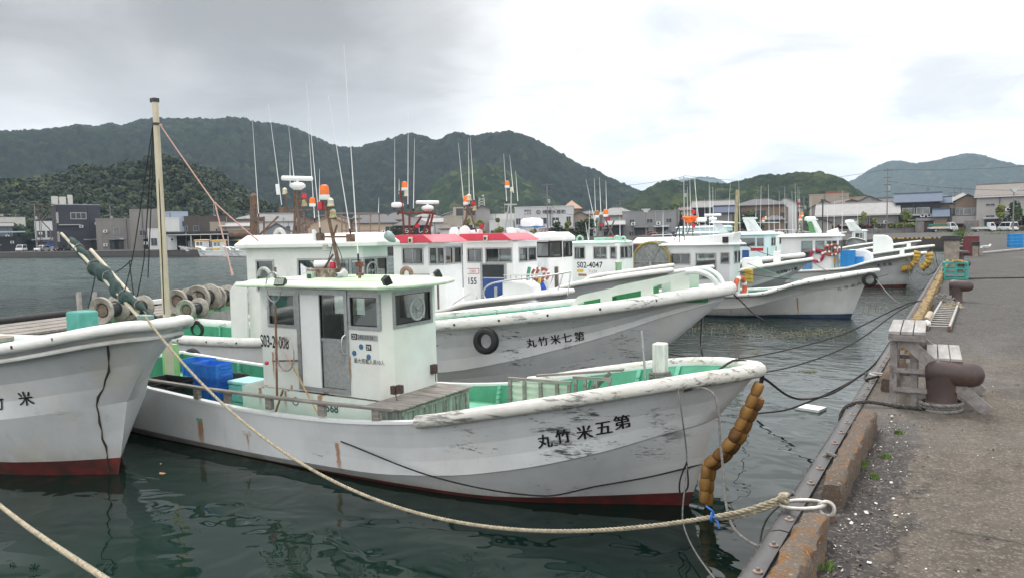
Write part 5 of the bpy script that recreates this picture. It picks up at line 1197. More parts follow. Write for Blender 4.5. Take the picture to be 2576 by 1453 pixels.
letter_hull(B7, V7, '丸竹米八第', [(2112, 727), (2129, 722), (2146, 718), (2162, 714), (2177, 710)], .13, bold=.02, slant=.15, fr=f7, name='faded_lettering', material=mat('faded_ink', (.22, .22, .21), .7, .5, 18))
DX, DY, DZ = f7.at(1650, 657, -.2)
m = MB(); m.lathe([(.78, -.5), (.78, -.46), (.40, -.46), (.44, .46), (.78, .46), (.78, .5)], 28, axis='y', c=(DX, DY, DZ)); dr = m.build('net_drum', mat('drum_grey', (.20, .20, .20), .6, .3, 7), B7)
m = MB(); m.torus((DX, DY - .51, DZ), .74, .05, 'y', 30, 8); m.build('yellow_rim', mat('rim_yellow', (.26, .20, .05), .6, .25, 8), dr)
m = MB(); m.lathe([(.50, -.42), (.76, -.40), (.80, 0), (.76, .40), (.50, .42)], 28, axis='y', c=(DX, DY, DZ), cap=False); m.build('rolled_net', mat('net_green', (.13, .15, .11), .9, .5, 8, 0, .6, 30, (.03, .10, .08), .5), dr)
m = MB()
for k in range(6):
 a = pi * k / 3; m.bar((DX, DY - .515, DZ), (DX + .72 * cos(a), DY - .515, DZ + .72 * sin(a)), .03, .03)
m.build('drum_spoke', mat('drum_spoke', (.28, .28, .28), .5), dr)
m = MB()
for s_ in (-.56, .56): m.bar((DX, DY + s_, .3), (DX, DY + s_, DZ), .1, .1)
m.build('drum_stand', ALU, B7)
m = MB(); m.prism_y([(-6.5, 2.62), (-4.72, 2.62), (-4.62, 3.02), (-4.78, 2.98), (-6.1, 2.88)], -.5, .5); m.build('roof_fairing', WHITE, B7, bevel=.04)
m = MB(); c = f7.at(1825, 603, -.75); m.box(c[0] - .1, c[0] + .1, -.80, -.70, c[2] - .12, c[2] + .1); m.build('side_light', BLACK, B7)
radome(B7, f7.at(1694, 612, -.2), .6)
m = MB(); m.tube([f7.at(1851, 590, .2), f7.at(1855, 478, .2)], [.07, .055], 10); m.build('wooden_mast', mat('pole_wood', (.36, .31, .18), .7, .2, 5), B7)
m = MB(); m.tube([f7.at(1664, 700, .5), f7.at(1664, 628, .5)], .06, 10); m.build('red_post', mat('post_redbrown', (.12, .04, .035), .6, .3, 8), B7)
for a, b in (((1696, 606), (1715, 540)), ((1722, 606), (1715, 540)), ((1710, 610), (1708, 560))):
 m = MB(); m.tube([f7.at(*a, 0), f7.at(*b, 0)], .02, 6); m.build('mast_brace', BLACK, B7)
m = MB(); c = f7.at(2110, 738, .35); d = f7.at(2110, 694, .35); m.tube([c, d], .10, 10); m.lathe([(.13, 0), (.13, .05)], 12, d); m.build('mooring_post', mat('sage_post', (.34, .44, .30), .6, .15, 5), B7)
# mooring raft behind the sterns, with line haulers
RF = thing('work_raft', 'grey planked work raft behind the moored boats, edged with black rubber', 'raft', (-21.6, 9.5, 0), radians(11.2))
m = MB()
for k in range(11): m.box(-.2 + k * .27 - 1.2, -.2 + k * .27 + .25 - 1.2, -4, 12, .86 + .006 * (k % 3), .92 + .006 * (k % 3))
m.build('deck_plank', OLDWOOD, RF)
m = MB(); m.box(-1.35, 1.7, -4, 12, -.3, .84); m.build('float_hull', mat('raft_side', (.4, .4, .38), .7, .2, 3), RF)
m = MB(); m.tube([(-1.5, -4, .98), (-1.5, 3.2, .98)], .13, 12); m.tube([(-1.5, 3.5, .98), (-1.5, 6.5, 1.0)], .11, 12); m.build('rubber_fender', RUBBER, RF)
m = MB(); m.box(-1.55, -1.3, 4.0, 11.5, .98, 1.12); m.build('white_kerb', WHITE, RF)
for x in (.35, .95):
 m = MB(); m.tube([(x, 2.0, .9), (x, 2.0, 1.75)], .07, 8); m.build('steel_post', mat('post_grey', (.32, .30, .28), .5, .2, 8), RF)
HAUL = mat('hauler_flange', (.31, .285, .24), .6, .25, 8, dirt=(.2, .17, .14), damt=.4)
def hauler(p, rz, R, label):
 r = thing('line_hauler', label, 'line hauler', p, rz, 'line haulers on the raft and sterns')
 for s_ in (-1, 1):
  m = MB(); m.lathe([(R * .5, s_ * .24), (R * .6, s_ * .31), (R * .95, s_ * .36), (R, s_ * .34), (R, s_ * .28), (R * .6, s_ * .22), (R * .5, s_ * .24)], 24, axis='x', c=(0, 0, R + .1), cap=False); m.build('flange', HAUL, r)
 m = MB(); m.lathe([(R * .52, -.25), (R * .52, .25)], 16, axis='x', c=(0, 0, R + .1)); m.build('drum', DARKIN, r); m = MB(); m.lathe([(R * .42, -.27), (R * .42, .27)], 14, axis='x', c=(0, 0, R + .1)); m.build('hub', mat('hub_brown', (.16, .12, .085), .8, .3, 14), r)
 m = MB()
 for k in range(8):
  a = pi * k / 4; m.box(-.25, .25, R * .5 * cos(a) - .015, R * .5 * cos(a) + .03, R + .1 + R * .5 * sin(a) - .015, R + .1 + R * .5 * sin(a) + .015)
 m.build('drum_bar', DARKIN, r)
 m = MB(); m.box(-.3, .3, -.12, .12, 0, .12); m.box(-.05, .05, -.08, .08, .1, R + .1); m.build('stand', GREENPOST, r); return r
for (px, py, sc), lb in zip(((278, 822, .36), (345, 812, .32), (462, 795, .36), (515, 790, .40), (486, 812, .28), (560, 780, .34)), ('big flanged line hauler nearest the left boat\'s bow', 'line hauler half hidden under the furled sail', 'line hauler just right of the cream mast', 'largest line hauler with open hub beside the mast', 'low line hauler under the two larger ones', 'line hauler on the green arm nearest the cabin')):
 p = at_z(px, py, .93); hauler(tuple(p), radians(112), sc, lb)
# ================================================================== QUAY FURNITURE AND GEAR
FEND = mat('fender_rubber', (.050, .047, .048), .55, .3, 5, 0, .3, 25, (.09, .08, .075), .45, (1, .5, 1))
BOLT = mat('fender_bolt', (.22, .17, .14), .8, .3, 30)
def fender(y0, y1, lab):
 r = thing('quay_fender', lab, 'fender', (-.76, y0, QZ), 0, 'rubber fender strips along the quay edge')
 L = y1 - y0 - .015; m = MB()
 prof = [(.0, .004), (0, .022), (-.045, .026), (-.09, .012), (-.125, -.03), (-.145, -.09), (-.15, -.16), (-.14, -.26), (-.112, -.34), (-.112, -.02)]
 n = len(prof); ys = [0, .01, L - .01, L]
 vs = [(x, y, z) for y in ys for x, z in prof]
 m.add(vs, [(j * n + i, j * n + (i + 1) % n, (j + 1) * n + (i + 1) % n, (j + 1) * n + i) for j in range(3) for i in range(n)] + [tuple(range(n)), tuple(range(3 * n, 4 * n))], 0, True)
 m.build('strip', FEND, r, angle=50)
 b = MB()
 for k in range(int(L / .33)):
  y = .16 + k * .33; b.lathe([(.024, .020), (.024, .030), (.014, .034)], 10, (-.03, y, 0));
  b.lathe([(.011, .032), (.009, .045)], 6, (-.03, y, 0))
 b.build('bolt', BOLT, r); return r
ys = [0.6, 3.95, 7.4, 10.9, 14.4, 17.9, 21.4, 24.9, 28.4, 32, 36, 40, 46, 52, 60, 70, 82, 102]
for i, (a, b) in enumerate(zip(ys, ys[1:])):
 fender(a, b, ['black rubber fender strip beside the nearest rusty kerb', 'black rubber fender strip beside the second rusty kerb, under the steel ring', 'black rubber fender strip beside the wooden steps'][i] if i < 3 else 'black rubber fender strip along the far quay edge beside yellow kerbs')
def kerb_mat(name, base, spot, spot2, amt):
 t = NT(name)
 c = t.mix(t.noise(6, 6, .65), tuple(q * .7 for q in base), base)
 c = t.mix(t.math('MULTIPLY', t.step(t.noise(13, 7, .7), .62 - amt, .74 - amt), .9), c, spot)
 c = t.mix(t.math('MULTIPLY', t.step(t.noise(48, 6, .75), .56, .64), .75), c, spot2)
 c = t.mix(t.math('MULTIPLY', t.step(t.noise(26, 6, .7), .58, .68), .8), c, (.035, .03, .027))
 t.set(col=c, rough=.92); t.bump(t.math('ADD', t.noise(30, 7, .7), t.math('MULTIPLY', t.noise(120, 3), .4)), 1.0, .025); return t.m
K_RUST = kerb_mat('kerb_rusty', (.20, .155, .12), (.26, .12, .028), (.42, .38, .33), .14)
K_BROWN = kerb_mat('kerb_brown', (.165, .125, .095), (.21, .10, .035), (.40, .37, .33), .12)
K_YEL = kerb_mat('kerb_yellow', (.52, .34, .10), (.12, .095, .075), (.40, .31, .16), .20)
def kerb(y0, y1, m_, lab, x0=-.685, x1=-.565, h=.165, worn=0):
 r = thing('quay_kerb', lab, 'kerb', ((x0 + x1) / 2, y0, QZ), 0, 'low kerb blocks along the quay edge')
 w2 = (x1 - x0) / 2; L = y1 - y0; g_ = np.random.default_rng(int(y0 * 100)); b = MB(); n = max(6, int(L / .07))
 prof = [(-w2, 0), (-w2, h * .55), (-w2 * .96, h * .85), (-w2 * .78, h), (0, h * 1.01), (w2 * .78, h), (w2 * .96, h * .85), (w2, h * .5), (w2, 0)]
 k = len(prof); vs = []
 for i in range(n + 1):
  y = L * i / n; e = 1 - .22 * (math.exp(-i * 1.2) + math.exp(-(n - i) * 1.2))
  for x, z in prof: vs.append((x * (1 - (1 - e) * .5) + g_.normal() * .0030 * (2 + worn), y, max(z, 0) * e + (g_.normal() * .0022 * (2 + worn) if z > 0 else 0)))
 b.add(vs, [(j * k + i, j * k + i + 1, (j + 1) * k + i + 1, (j + 1) * k + i) for j in range(n) for i in range(k - 1)] + [tuple(range(k)), tuple(range(n * k, (n + 1) * k))], 0, True)
 b.build('block', m_, r, angle=50); return r
kerb(1.4, 4.0, K_RUST, 'nearest kerb block, orange with rust and lichen, by the steel ring', worn=1)
kerb(4.47, 6.42, K_BROWN, 'second kerb block, brown and crumbling, just beyond the steel ring')
kerb(7.95, 9.75, K_BROWN, 'brown kerb block half hidden behind the wooden steps')
y = 10.3; i = 0
labs = ['first yellow kerb block beyond the steps, next to the foam roll', 'yellow kerb block alongside the ladder', 'yellow kerb block level with the second bollard', 'yellow kerb block just beyond the second bollard', 'yellow kerb block before the green rack', 'yellow kerb block beside the green rack']
for a, b in ((10.4, 12.75), (12.95, 15.0), (15.08, 17.3), (17.55, 19.75), (19.85, 22.3), (23.1, 25.2), (25.35, 27.5)):
 kerb(a, b, K_YEL, labs[min(i, 5)] if i < 6 else 'yellow kerb block just past the green rack', -.70, -.55); i += 1
for a in np.arange(28.2, 62, 2.35): kerb(a, a + 2.1, K_YEL, 'small far yellow kerb block in the row towards the basin corner', -.70, -.55)
BOL = mat('bollard_brown', (.060, .040, .038), .48, .2, 4, 0, .25, 70, (.15, .075, .04), .45)
def bollard():
 r = thing('mooring_bollard', '', 'bollard'); m = MB(); n = 24
 prof = [(.142, 0), (.142, .012), (.130, .02), (.122, .06), (.118, .15), (.122, .24), (.128, .31)]
 m.lathe(prof, n); m.build('post', BOL, r)
 h = MB(); path = [(-.125, 0, .335), (-.118, 0, .335), (-.10, 0, .335), (-.05, 0, .335), (.05, 0, .33), (.15, 0, .327), (.23, 0, .325), (.275, 0, .325), (.305, 0, .325), (.318, 0, .325)]
 h.tube(path, [.06, .085, .105, .122, .118, .113, .106, .090, .058, .01], n); h.build('head', BOL, r)
 f = MB(); f.torus((0, 0, .075), .1235, .004, 'z', 24, 5); f.build('weld_ring', RUST, r); return r
b0 = bollard(); b0.location = (-.155, 7.36, QZ); b0['label'] = 'largest and nearest brown bollard, with a rope coil round its foot'; b0['group'] = 'mooring bollards along the quay'
for y, lab in ((18.05, 'second brown bollard, standing beyond the ladder'), (28.5, 'brown bollard right behind the green rack'), (39, 'brown bollard beside the concrete gauge pillar'), (48, 'brown bollard beyond the gauge pillar, fifth along'), (57, 'small far brown bollard, sixth along the quay'), (66, 'smallest far brown bollard, next to the tall weeds')):
 dup(b0, (-.155, y, QZ), label=lab)
# the wooden steps
TIMB = mat('steps_timber', (.235, .215, .205), .85, .25, 6, 0, .35, 40, (.14, .12, .115), .48, (3, .5, 3))
TIML = mat('steps_plank', (.33, .315, .30), .85, .2, 6, 0, .35, 40, (.20, .18, .17), .45, (3, .4, 3))
ST = thing('wooden_steps', 'grey weathered wooden boarding steps on the quay beside the nearest bollard', 'steps', (-.41, 7.38, QZ), radians(2))
m = MB()
for k in range(3): m.box(-.16 + k * .098, -.16 + k * .098 + .09, -.13, .80, .655, .685)
m.build('tread', TIML, ST, bevel=.004)
m = MB(); m.box(-.16, .13, -.128, -.105, .60, .653); m.box(-.16, .13, .76, .785, .60, .653); m.build('tread_rail', TIMB, ST)
m = MB()
for k in range(3): m.box(.135 + k * .092, .135 + k * .092 + .084, -.08, .78, .435, .46)
m.build('tread', TIML, ST, bevel=.004)
for x, y in ((-.12, -.02), (-.12, .70), (.04, .0), (.04, .70)):
 m = MB(); m.box(x - .03, x + .03, y - .03, y + .03, 0, .655); m.build('leg', TIMB, ST, bevel=.004)
for y in (-.075, .755):
 m = MB(); m.bar((-.10, y, .66), (.60, y, .02), .028, .10); m.build('stringer', TIMB, ST, bevel=.003)
m = MB()
for z in (.16, .33): m.bar((-.12, -.06, z), (.20, -.06, z), .022, .04); m.bar((-.12, .74, z), (.20, .74, z), .022, .04)
m.bar((-.12, -.05, .27), (-.12, .73, .27), .022, .04); m.bar((.16, -.08, .42), (.16, .76, .42), .022, .04); m.bar((.36, -.08, .40), (.36, .76, .40), .022, .04)
m.build('cross_rail', TIMB, ST)
# ladder
ALUY = mat('ladder_alloy', (.36, .34, .31), .45, .12, 10, .5)
LD = thing('ladder', 'aluminium ladder lying flat on the quay behind the steps', 'ladder', (-.335, 12.9, QZ), radians(-1.2))
for x in (-.15, .15):
 m = MB(); m.box(x - .016, x + .016, 0, 4.3, .01, .075); m.build('side_rail', ALUY, LD);
 m = MB(); m.box(x - .02, x + .02, -.05, .0, .005, .085); m.build('foot_cap', mat('cap_brown', (.14, .07, .04), .7), LD)
for k in range(13):
 m = MB(); m.tube([(-.15, .22 + k * .32, .045), (.15, .22 + k * .32, .045)], .010, 8); m.build('rung', ALUY, LD)
m = MB(); m.tube([(-.52, 13.6, 1.58), (-.50, 14.6, 1.58)], .055, 14); tag(m.build('foam_roll', mat('foam_beige', (.40, .33, .24), .85, .15, 20), None), 'beige foam roll lying between the yellow kerb and the ladder', 'foam roll')
m = MB(); m.ball((-.50, 13.3, 1.56), .06, 14, 8); tag(m.build('float_ball', WHITEP, None), 'small white float ball beside the ladder end', 'float')
# green rack
TEAL = mat('teal_paint', (.03, .30, .25), .5, .15, 5, dirt=(.12, .16, .13), damt=.38)
RK = thing('steel_rack', 'turquoise steel crate rack standing at the quay edge', 'rack', (-.25, 25.75, QZ), radians(4))
m = MB(); X_, Y_, Z_ = .29, .42, .50
for x in (-X_, X_):
 for y in (-Y_, Y_): m.box(x - .022, x + .022, y - .022, y + .022, 0, Z_)
for z in (.03, .17, .31, Z_ - .02):
 for y in (-Y_, Y_): m.box(-X_ + .022, X_ - .022, y - .018, y + .018, z - .02, z + .02)
 for x in (-X_, X_): m.box(x - .018, x + .018, -Y_ + .022, Y_ - .022, z - .02, z + .02)
for k in range(4): m.box(-X_ + .02, X_ - .02, -Y_ + .18 + k * .16, -Y_ + .24 + k * .16, Z_ - .01, Z_ + .008)
m.box(-.02, .02, -Y_ - .02, -Y_ + .02, .05, Z_ - .04)
m.build('frame', TEAL, RK)
m = MB(); g_ = np.random.default_rng(2); P = [( .05 + .12 * cos(a) + g_.normal() * .02, -.30 + .14 * sin(a), .53 + .02 * sin(3 * a)) for a in np.linspace(0, 4 * pi, 22)]; rope_mesh(m, [(-.25 + x, 25.75 + y, QZ + z) for x, y, z in spline(P, 70)], .022)
tag(m.build('coiled_rope', mat('rope_ochre', (.40, .22, .05), .9, .3, 40), None), 'orange rope coil lying on top of the turquoise rack', 'rope')
# ring and shackle in the foreground
GALV = mat('galvanised', (.50, .48, .44), .45, .2, 18, .5, dirt=(.22, .18, .14), damt=.42)
RG = thing('mooring_ring', 'long galvanised steel ring with shackle fixed between two rusty kerbs', 'mooring ring', (-.74, 4.25, QZ + .05), 0)
m = MB(); P = [(.115 * cos(a) - .01, .075 * sin(a) + .02, .015 + .018 * cos(a)) for a in np.linspace(0, 2 * pi, 30)[:-1]]; m.tube(P, .011, 10, closed=True); m.build('ring', GALV, RG)
m = MB(); P = [(.115 + .04 * cos(a), .02 + .006 * sin(a * 2), .012 + .04 * sin(a)) for a in np.linspace(0, 2 * pi, 22)[:-1]]; m.tube(P, .011, 8, closed=True); m.build('shackle', GALV, RG)
m = MB(); m.box(.11, .16, .0, .04, -.05, -.02); m.build('anchor_plate', RUST, RG)
RING = Vector((-.86, 4.27, QZ + .085))
# weeds, shells and grit along the kerbs
def shells():
 g_ = np.random.default_rng(12); n = 1000
 x = np.concatenate([-.55 + np.abs(g_.normal(0, .17, n)), g_.uniform(-.5, 1.6, 700)]); y = np.concatenate([g_.uniform(2.6, 7.0, n), g_.uniform(2.5, 9, 700)])
 s = np.clip(g_.lognormal(-5.6, .45, len(x)), .0015, .011)
 C = np.stack([x, y, QZ + .004 + s * .35], 1); Nn = np.array([0, 0, 1.0]) + g_.normal(size=(len(x), 3)) * .35
 o = quads('debris', C, Nn, s, [mat('shell_white', (.55, .54, .50), .7, .1), mat('grit_brown', (.16, .13, .11), .9, .2), mat('grit_dark', (.03, .028, .026), .9)], mi=g_.choice(3, len(x), p=[.22, .46, .32]), seed=8)
 tag(o, 'broken shells and grit scattered beside the kerbs', kind='stuff')
shells()
GRASS = mat('weed_green', (.10, .17, .03), .8, .4, 30)
def weed(p, R, n, lab, h=.06, group='weeds growing from the quay'):
 g_ = np.random.default_rng(int(abs(p[0] * 991 + p[1] * 77)))
 r = thing('weed', lab, 'weed', p, 0, group); m = MB()
 for k in range(n):
  a = g_.uniform(0, 2 * pi); rr = R * sqrt(g_.random()); x, y = rr * cos(a), rr * sin(a); hh = h * g_.uniform(.5, 1.2); l = g_.normal(size=2) * hh * .5; w_ = .0028 * (1 + h * 4)
  m.add([(x - w_, y, 0), (x + w_, y, 0), (x + l[0] * .5 + w_ * .8, y + l[1] * .5, hh * .6), (x + l[0] * .5 - w_ * .8, y + l[1] * .5, hh * .6), (x + l[0], y + l[1], hh)], [(0, 1, 2, 3), (3, 2, 4)])
 m.build('blades', GRASS, r); return r
for (zx, zy, R, n, h, lab) in ((1040, 490, .03, 60, .05, 'leafy green weed at the foot of the second kerb'), (1140, 590, .03, 50, .035, 'bright weed tuft in the dark patch beside the second kerb'), (1240, 410, .04, 40, .03, 'sparse weed tuft farther along the second kerb'), (1350, 205, .03, 50, .03, 'small green weed in the crack before the bollard'), (730, 1370, .04, 40, .03, 'weed tuft beside the nearest rusty kerb')):
 weed(tuple(at_z((2900 + zx / 2.2145) * .644, (1600 + zy / 2.2145) * .644, QZ)), R, n, lab, h)
weed((-.25, 9.0, QZ), .07, 80, 'green weed growing under the wooden steps', .09)
# gauge pillar, cabinet, far bits on the quay
GP = thing('gauge_pillar', 'square concrete pillar with dark cap at the quay edge', 'pillar', (-.50, 36.5, QZ)); m = MB(); m.box(-.28, .28, -.28, .28, 0, .95); m.build('shaft', mat('pale_concrete', (.27, .24, .20), .85, .25, 4, dirt=(.12, .10, .08), damt=.45), GP, bevel=.02); m = MB(); m.box(-.36, .36, -.36, .36, .95, 1.15); m.build('cap', DARKIN, GP, bevel=.02)
CB = thing('cabinet', 'dark red steel cabinet among the far bollards', 'cabinet', (.25, 45, QZ)); m = MB(); m.box(-.35, .35, -.3, .3, 0, 1.0); m.build('body', mat('dark_red', (.10, .02, .025), .6, .2, 4), CB, bevel=.02); m = MB(); m.box(-.32, .32, -.315, -.302, .1, .9); m.build('door', mat('dark_red2', (.13, .025, .03), .5), CB)
SP = thing('short_post', 'short grey post with black cap beside the bollards', 'post', (.42, 43.0, QZ)); m = MB(); m.box(-.12, .12, -.12, .12, 0, .55); m.build('shaft', mat('pale_concrete', (.27, .24, .20)), SP); m = MB(); m.box(-.17, .17, -.17, .17, .55, .75); m.build('cap', BLACK, SP)
m = MB(); a = Vector(at_z(2470, 637, QZ + .06)); b = Vector(at_z(2640, 621, QZ + .06)); m.tube([a, b], .08, 10); tag(m.build('steel_pipe', mat('pipe_lightgrey', (.28, .27, .26), .6, .2, 3), None), 'long grey pipe lying across the quay near the gull', 'pipe')
lay_rope([tuple(at_z(2395, 701, QZ + .02)), tuple(at_z(2650, 697, QZ + .02))], .018, 'thin black hose running across the quay behind the second bollard', ROPE_BLACK, sag=0, laid=False, name='hose', cat='hose')
# gull
GU = thing('gull', 'white gull with brown head resting on the quay', 'gull', tuple(at_z(2481, 630, QZ)), radians(35))
m = MB(); m.tube(spline([(-.40, 0, .17), (-.22, 0, .17), (0, 0, .20), (.16, 0, .23), (.24, 0, .31), (.30, 0, .34), (.345, 0, .335)], 26), list(np.interp(np.linspace(0, 1, 26), [0, .15, .4, .6, .72, .8, .88, .95, 1], [.012, .06, .115, .10, .062, .058, .062, .05, .012])), 12)
m.build('body', mat('gull_white', (.72, .71, .68), .8, .05, 9), GU)
m = MB(); m.ball((.30, 0, .345), (.062, .052, .055), 12, 8); m.build('hood', mat('gull_brown', (.10, .055, .035), .8), GU)
m = MB(); m.lathe([(.014, 0), (.002, .08)], 8, axis='x', c=(.35, 0, .335)); m.build('bill', mat('bill', (.3, .05, .03), .5), GU)
for s in (-1, 1):
 m = MB(); m.ball((-.09, s * .085, .225), (.24, .035, .075), 12, 7); m.build('wing', mat('gull_grey', (.42, .43, .45), .8), GU)
 m = MB(); m.tube([(-.02, s * .04, .12), (-.01, s * .045, 0)], .008, 6); m.tube([(-.01, s * .045, .004), (.06, s * .06, .004)], .006, 5); m.build('leg', mat('bill', (.3, .05, .03)), GU)
# blue crates at the right edge
BLUE = mat('crate_blue', (.02, .14, .62), .4, .12, 6)
SKY = mat('crate_skyblue', (.03, .26, .60), .4, .12, 6)
base = at_z(2553, 622, QZ)
for k in range(4): crate(SKY, ['bottom', 'second', 'third', 'top'][k] + ' sky blue crate of the stack at the right edge of the quay', (base[0], base[1], QZ + k * .22), .2, (.85, .6, .24), 'crates at the right edge')
m = thing('equipment_heap', 'black and blue fishing gear heap beside the sky blue crates', 'gear', (base[0] + 1.3, base[1] + .6, QZ)); b_ = MB(); b_.box(-.7, .7, -.5, .5, 0, .55); b_.build('black_tub', BLACK, m, bevel=.06); b_ = MB(); b_.ball((-.2, -.1, .62), (.5, .4, .22), 12, 7); b_.build('net_pile', SKY, m); b_ = MB(); b_.tube(spline([(-.7, -.55, .3), (-.3, -.6, .6), (.2, -.55, .7), (.6, -.55, .3)], 14), .04, 6); b_.build('coil', RUBBER, m)
# ================================================================== ROPES AND GEAR ON THE BOATS
E0 = RING + Vector((-.39, .0, .0)); _d = ray(1792, 1299); E0 = Vector(EYE + _d * (-1.25 / _d[0])); bowL = fL.W(fL.at(366, 797, -.45)); lay_rope([tuple(bowL), tuple(E0)], .0145, 'long cream mooring rope from the left boat\'s bow to the steel ring', ROPE_CREAM, 110, sag=.9)
m = MB(); e0 = E0; rope_mesh(m, catenary(e0, RING, .015, 14), .0155); rope_mesh(m, catenary(e0 + Vector((0, .015, -.015)), RING + Vector((-.02, 0, -.035)), .02, 14), .0145); tag(m.build('rope_eye', ROPE_CREAM, None), 'doubled rope eye tied to the steel ring with blue twine', 'rope')
m = MB()
for k in range(4):
 P = [RING + Vector((.01 + .02 * sin(a * 2 + k), .026 * cos(a + k * 1.3), .026 * sin(a + k))) for a in np.linspace(0, 2 * pi, 18)]
 m.tube(P, .010, 7)
tag(m.build('rope_knot', ROPE_CREAM, None), 'bulky knot of cream rope on the steel ring', 'knot')
m = MB()
for a in range(3): m.tube(spline([e0 + Vector((.0, 0, .0)), e0 + Vector((.01 + .015 * a, -.02, .04 - .03 * a)), e0 + Vector((-.03 + .04 * a, -.03, .07 - .06 * a))], 8), .006, 5)
m.torus(tuple(e0), .026, .008, 'x', 12, 6); tag(m.build('twine', mat('twine_blue', (.03, .16, .50), .6), None), 'blue twine whipped round the cream rope splice', 'twine')
a = at_d(-60, 1222, 6.6); b = at_d(330, 1497, 3.3); lay_rope([tuple(a), tuple((a + b) / 2 + np.array([0, 0, -.03])), tuple(b)], .016, 'thick cream rope crossing the lower left corner', ROPE_CREAM, 60)
def WB(fr, x, y, l): return tuple(fr.W(fr.at(x, y, l)))
lay_rope([WB(f1, 1640, 958, -.05), WB(f1, 1700, 985, -.45), WB(f1, 1770, 975, -.62), WB(f1, 1800, 1000, -.72), (-2.0, 7.1, .95), (-1.75, 6.55, .45), (-1.35, 6.2, .45), tuple(at_z(2000, 1266, 1.2)), (-.80, 5.4, QZ + .04), (-.72, 5.35, QZ + .05)], .013, 'grey rope from the near boat\'s bitt over its rail to the quay', ROPE_GREY, 70)
lay_rope([WB(f1, 1705, 975, -.72), WB(f1, 1715, 1040, -.75), WB(f1, 1728, 1160, -.55), (-2.35, 7.0, .18), (-1.6, 5.9, .10), (-1.2, 5.2, .3), tuple(at_z(1915, 1340, 1.0)), (-.85, 4.55, QZ + .03)], .008, 'thin grey line hanging from the near boat\'s bow down towards the quay', ROPE_GREY, 60, laid=False)
lay_rope([WB(f1, 1728, 1160, -.56), WB(f1, 1710, 1210, -.56), WB(f1, 1712, 1240, -.56), WB(f1, 1730, 1225, -.56), WB(f1, 1728, 1165, -.56)], .009, 'black loop hanging at the near boat\'s stem', ROPE_BLACK, 30, laid=False)
lay_rope([(-6.75, 6.74, .53), (-5.2, 6.72, .30), (-3.9, 6.86, .26), WB(f1, 1500, 1222, -.62), WB(f1, 1640, 1197, -.42), WB(f1, 1765, 1166, .0)], .009, 'black line slung along the near boat\'s hull to its float string', ROPE_BLACK, 50, laid=False)
lay_rope([WB(f1, 1915, 925, 0), WB(f1, 1900, 915, .1), WB(f1, 1850, 905, .3), WB(f1, 1800, 935, 0), WB(f1, 1745, 970, -.3)], .014, 'dark rope lying over the near boat\'s bow', ROPE_DARK, 40)
lay_rope([WB(f1, 1912, 928, -.02), WB(f1, 1918, 945, 0), WB(f1, 1914, 965, .02)], .02, 'black loop round the near boat\'s bow tip', ROPE_BLACK, 20)
lay_rope([WB(f1, 1918, 948, .05), tuple(at_z(2010, 1003, .72)), tuple(at_z(2090, 990, .9)), tuple(at_z(2170, 940, 1.1)), (-.84, 8.3, QZ + .04), (-.7, 8.55, QZ + .06)], .014, 'black mooring rope from the near boat\'s bow tip to the kerb behind the steps', ROPE_DARK, 60)
tag((lambda mb: (mb.torus((-.76, 8.52, QZ + .06), .07, .012, 'z', 16, 6), mb.build('steel_ring', GALV, None))[1])(MB()), 'small galvanised ring lying on the edge behind the steps', 'ring')
# bollard coil and its rope over the edge
m = MB(); P = [(-.155 + (.155 + .012 * sin(a * .7)) * cos(a), 7.36 + (.155 + .012 * cos(a * .6)) * sin(a), QZ + .018 + .028 * a / (2 * pi)) for a in np.linspace(-2.4, 4.4 * pi, 90)]; rope_mesh(m, P, .016); tag(m.build('rope_coil', ROPE_GREY, None), 'turns of grey rope round the foot of the nearest bollard', 'rope')
lay_rope([(-.30, 7.24, QZ + .02), (-.5, 7.25, QZ + .02), (-.76, 7.18, QZ + .045), (-.90, 7.05, QZ - .01), (-.925, 7.0, QZ - .25), (-.95, 6.98, .75), (-1.1, 7.1, .45), (-1.25, 7.2, .42), (-1.0, 6.8, .1)], .016, 'grey rope from the bollard coil over the fender to the water', ROPE_DARK, 50)
lay_rope([(-.07, 18.0, QZ + .03), (-.5, 17.7, QZ + .03), (-.95, 17.6, QZ), (-2.4, 17.0, .75), (-4.6, 16.2, .25), (-6.2, 15.6, .55), WB(f2, 1690, 822, .15)], .014, 'long dark rope from the second boat\'s stem to the second bollard', ROPE_DARK, 80)
lay_rope([(-.12, 18.1, QZ + .06), (-.9, 17.4, QZ), (-2.0, 15.6, .75), (-3.4, 14.6, .32), (-4.3, 14.3, .5), WB(f2, 1765, 778, .05)], .013, 'second dark rope from the raked bow to the second bollard, sagging to the water', ROPE_DARK, 70)
lay_rope([WB(f2, 1770, 778, .0), (-4.1, 13.0, .05)], .010, 'slack grey line hanging straight down from the raked bow', ROPE_GREY, 30, sag=0.0)
lay_rope([WB(f2, 1840, 735, .2), tuple(at_z(1935, 815, .5)), tuple(at_z(2010, 830, .12))], .011, 'dark line from the raked bow\'s tip into the weedy water', ROPE_DARK, 30)
lay_rope([(-.85, 12.2, QZ + .02), (-1.2, 11.8, 1.0), (-2.2, 11.9, .35), (-2.9, 12.4, .06)], .015, 'dark weedy rope from the edge near the ladder into the water', ROPE_DARK, 40)
lay_rope([WB(f7, 2195, 690, -.1), tuple(at_z(2240, 745, 1.0)), tuple(at_z(2270, 765, .8)), tuple(at_z(2330, 745, 1.0)), (-.85, 22.6, QZ)], .014, 'grey rope from the seventh boat\'s bow to the yellow kerbs', ROPE_GREY, 50)
lay_rope([WB(f7, 1865, 745, -1.3), (-6.3, 25.8, .35), tuple(at_z(1920, 803, .02))], .013, 'slack grey rope hanging down the seventh boat\'s side', ROPE_GREY, 40)
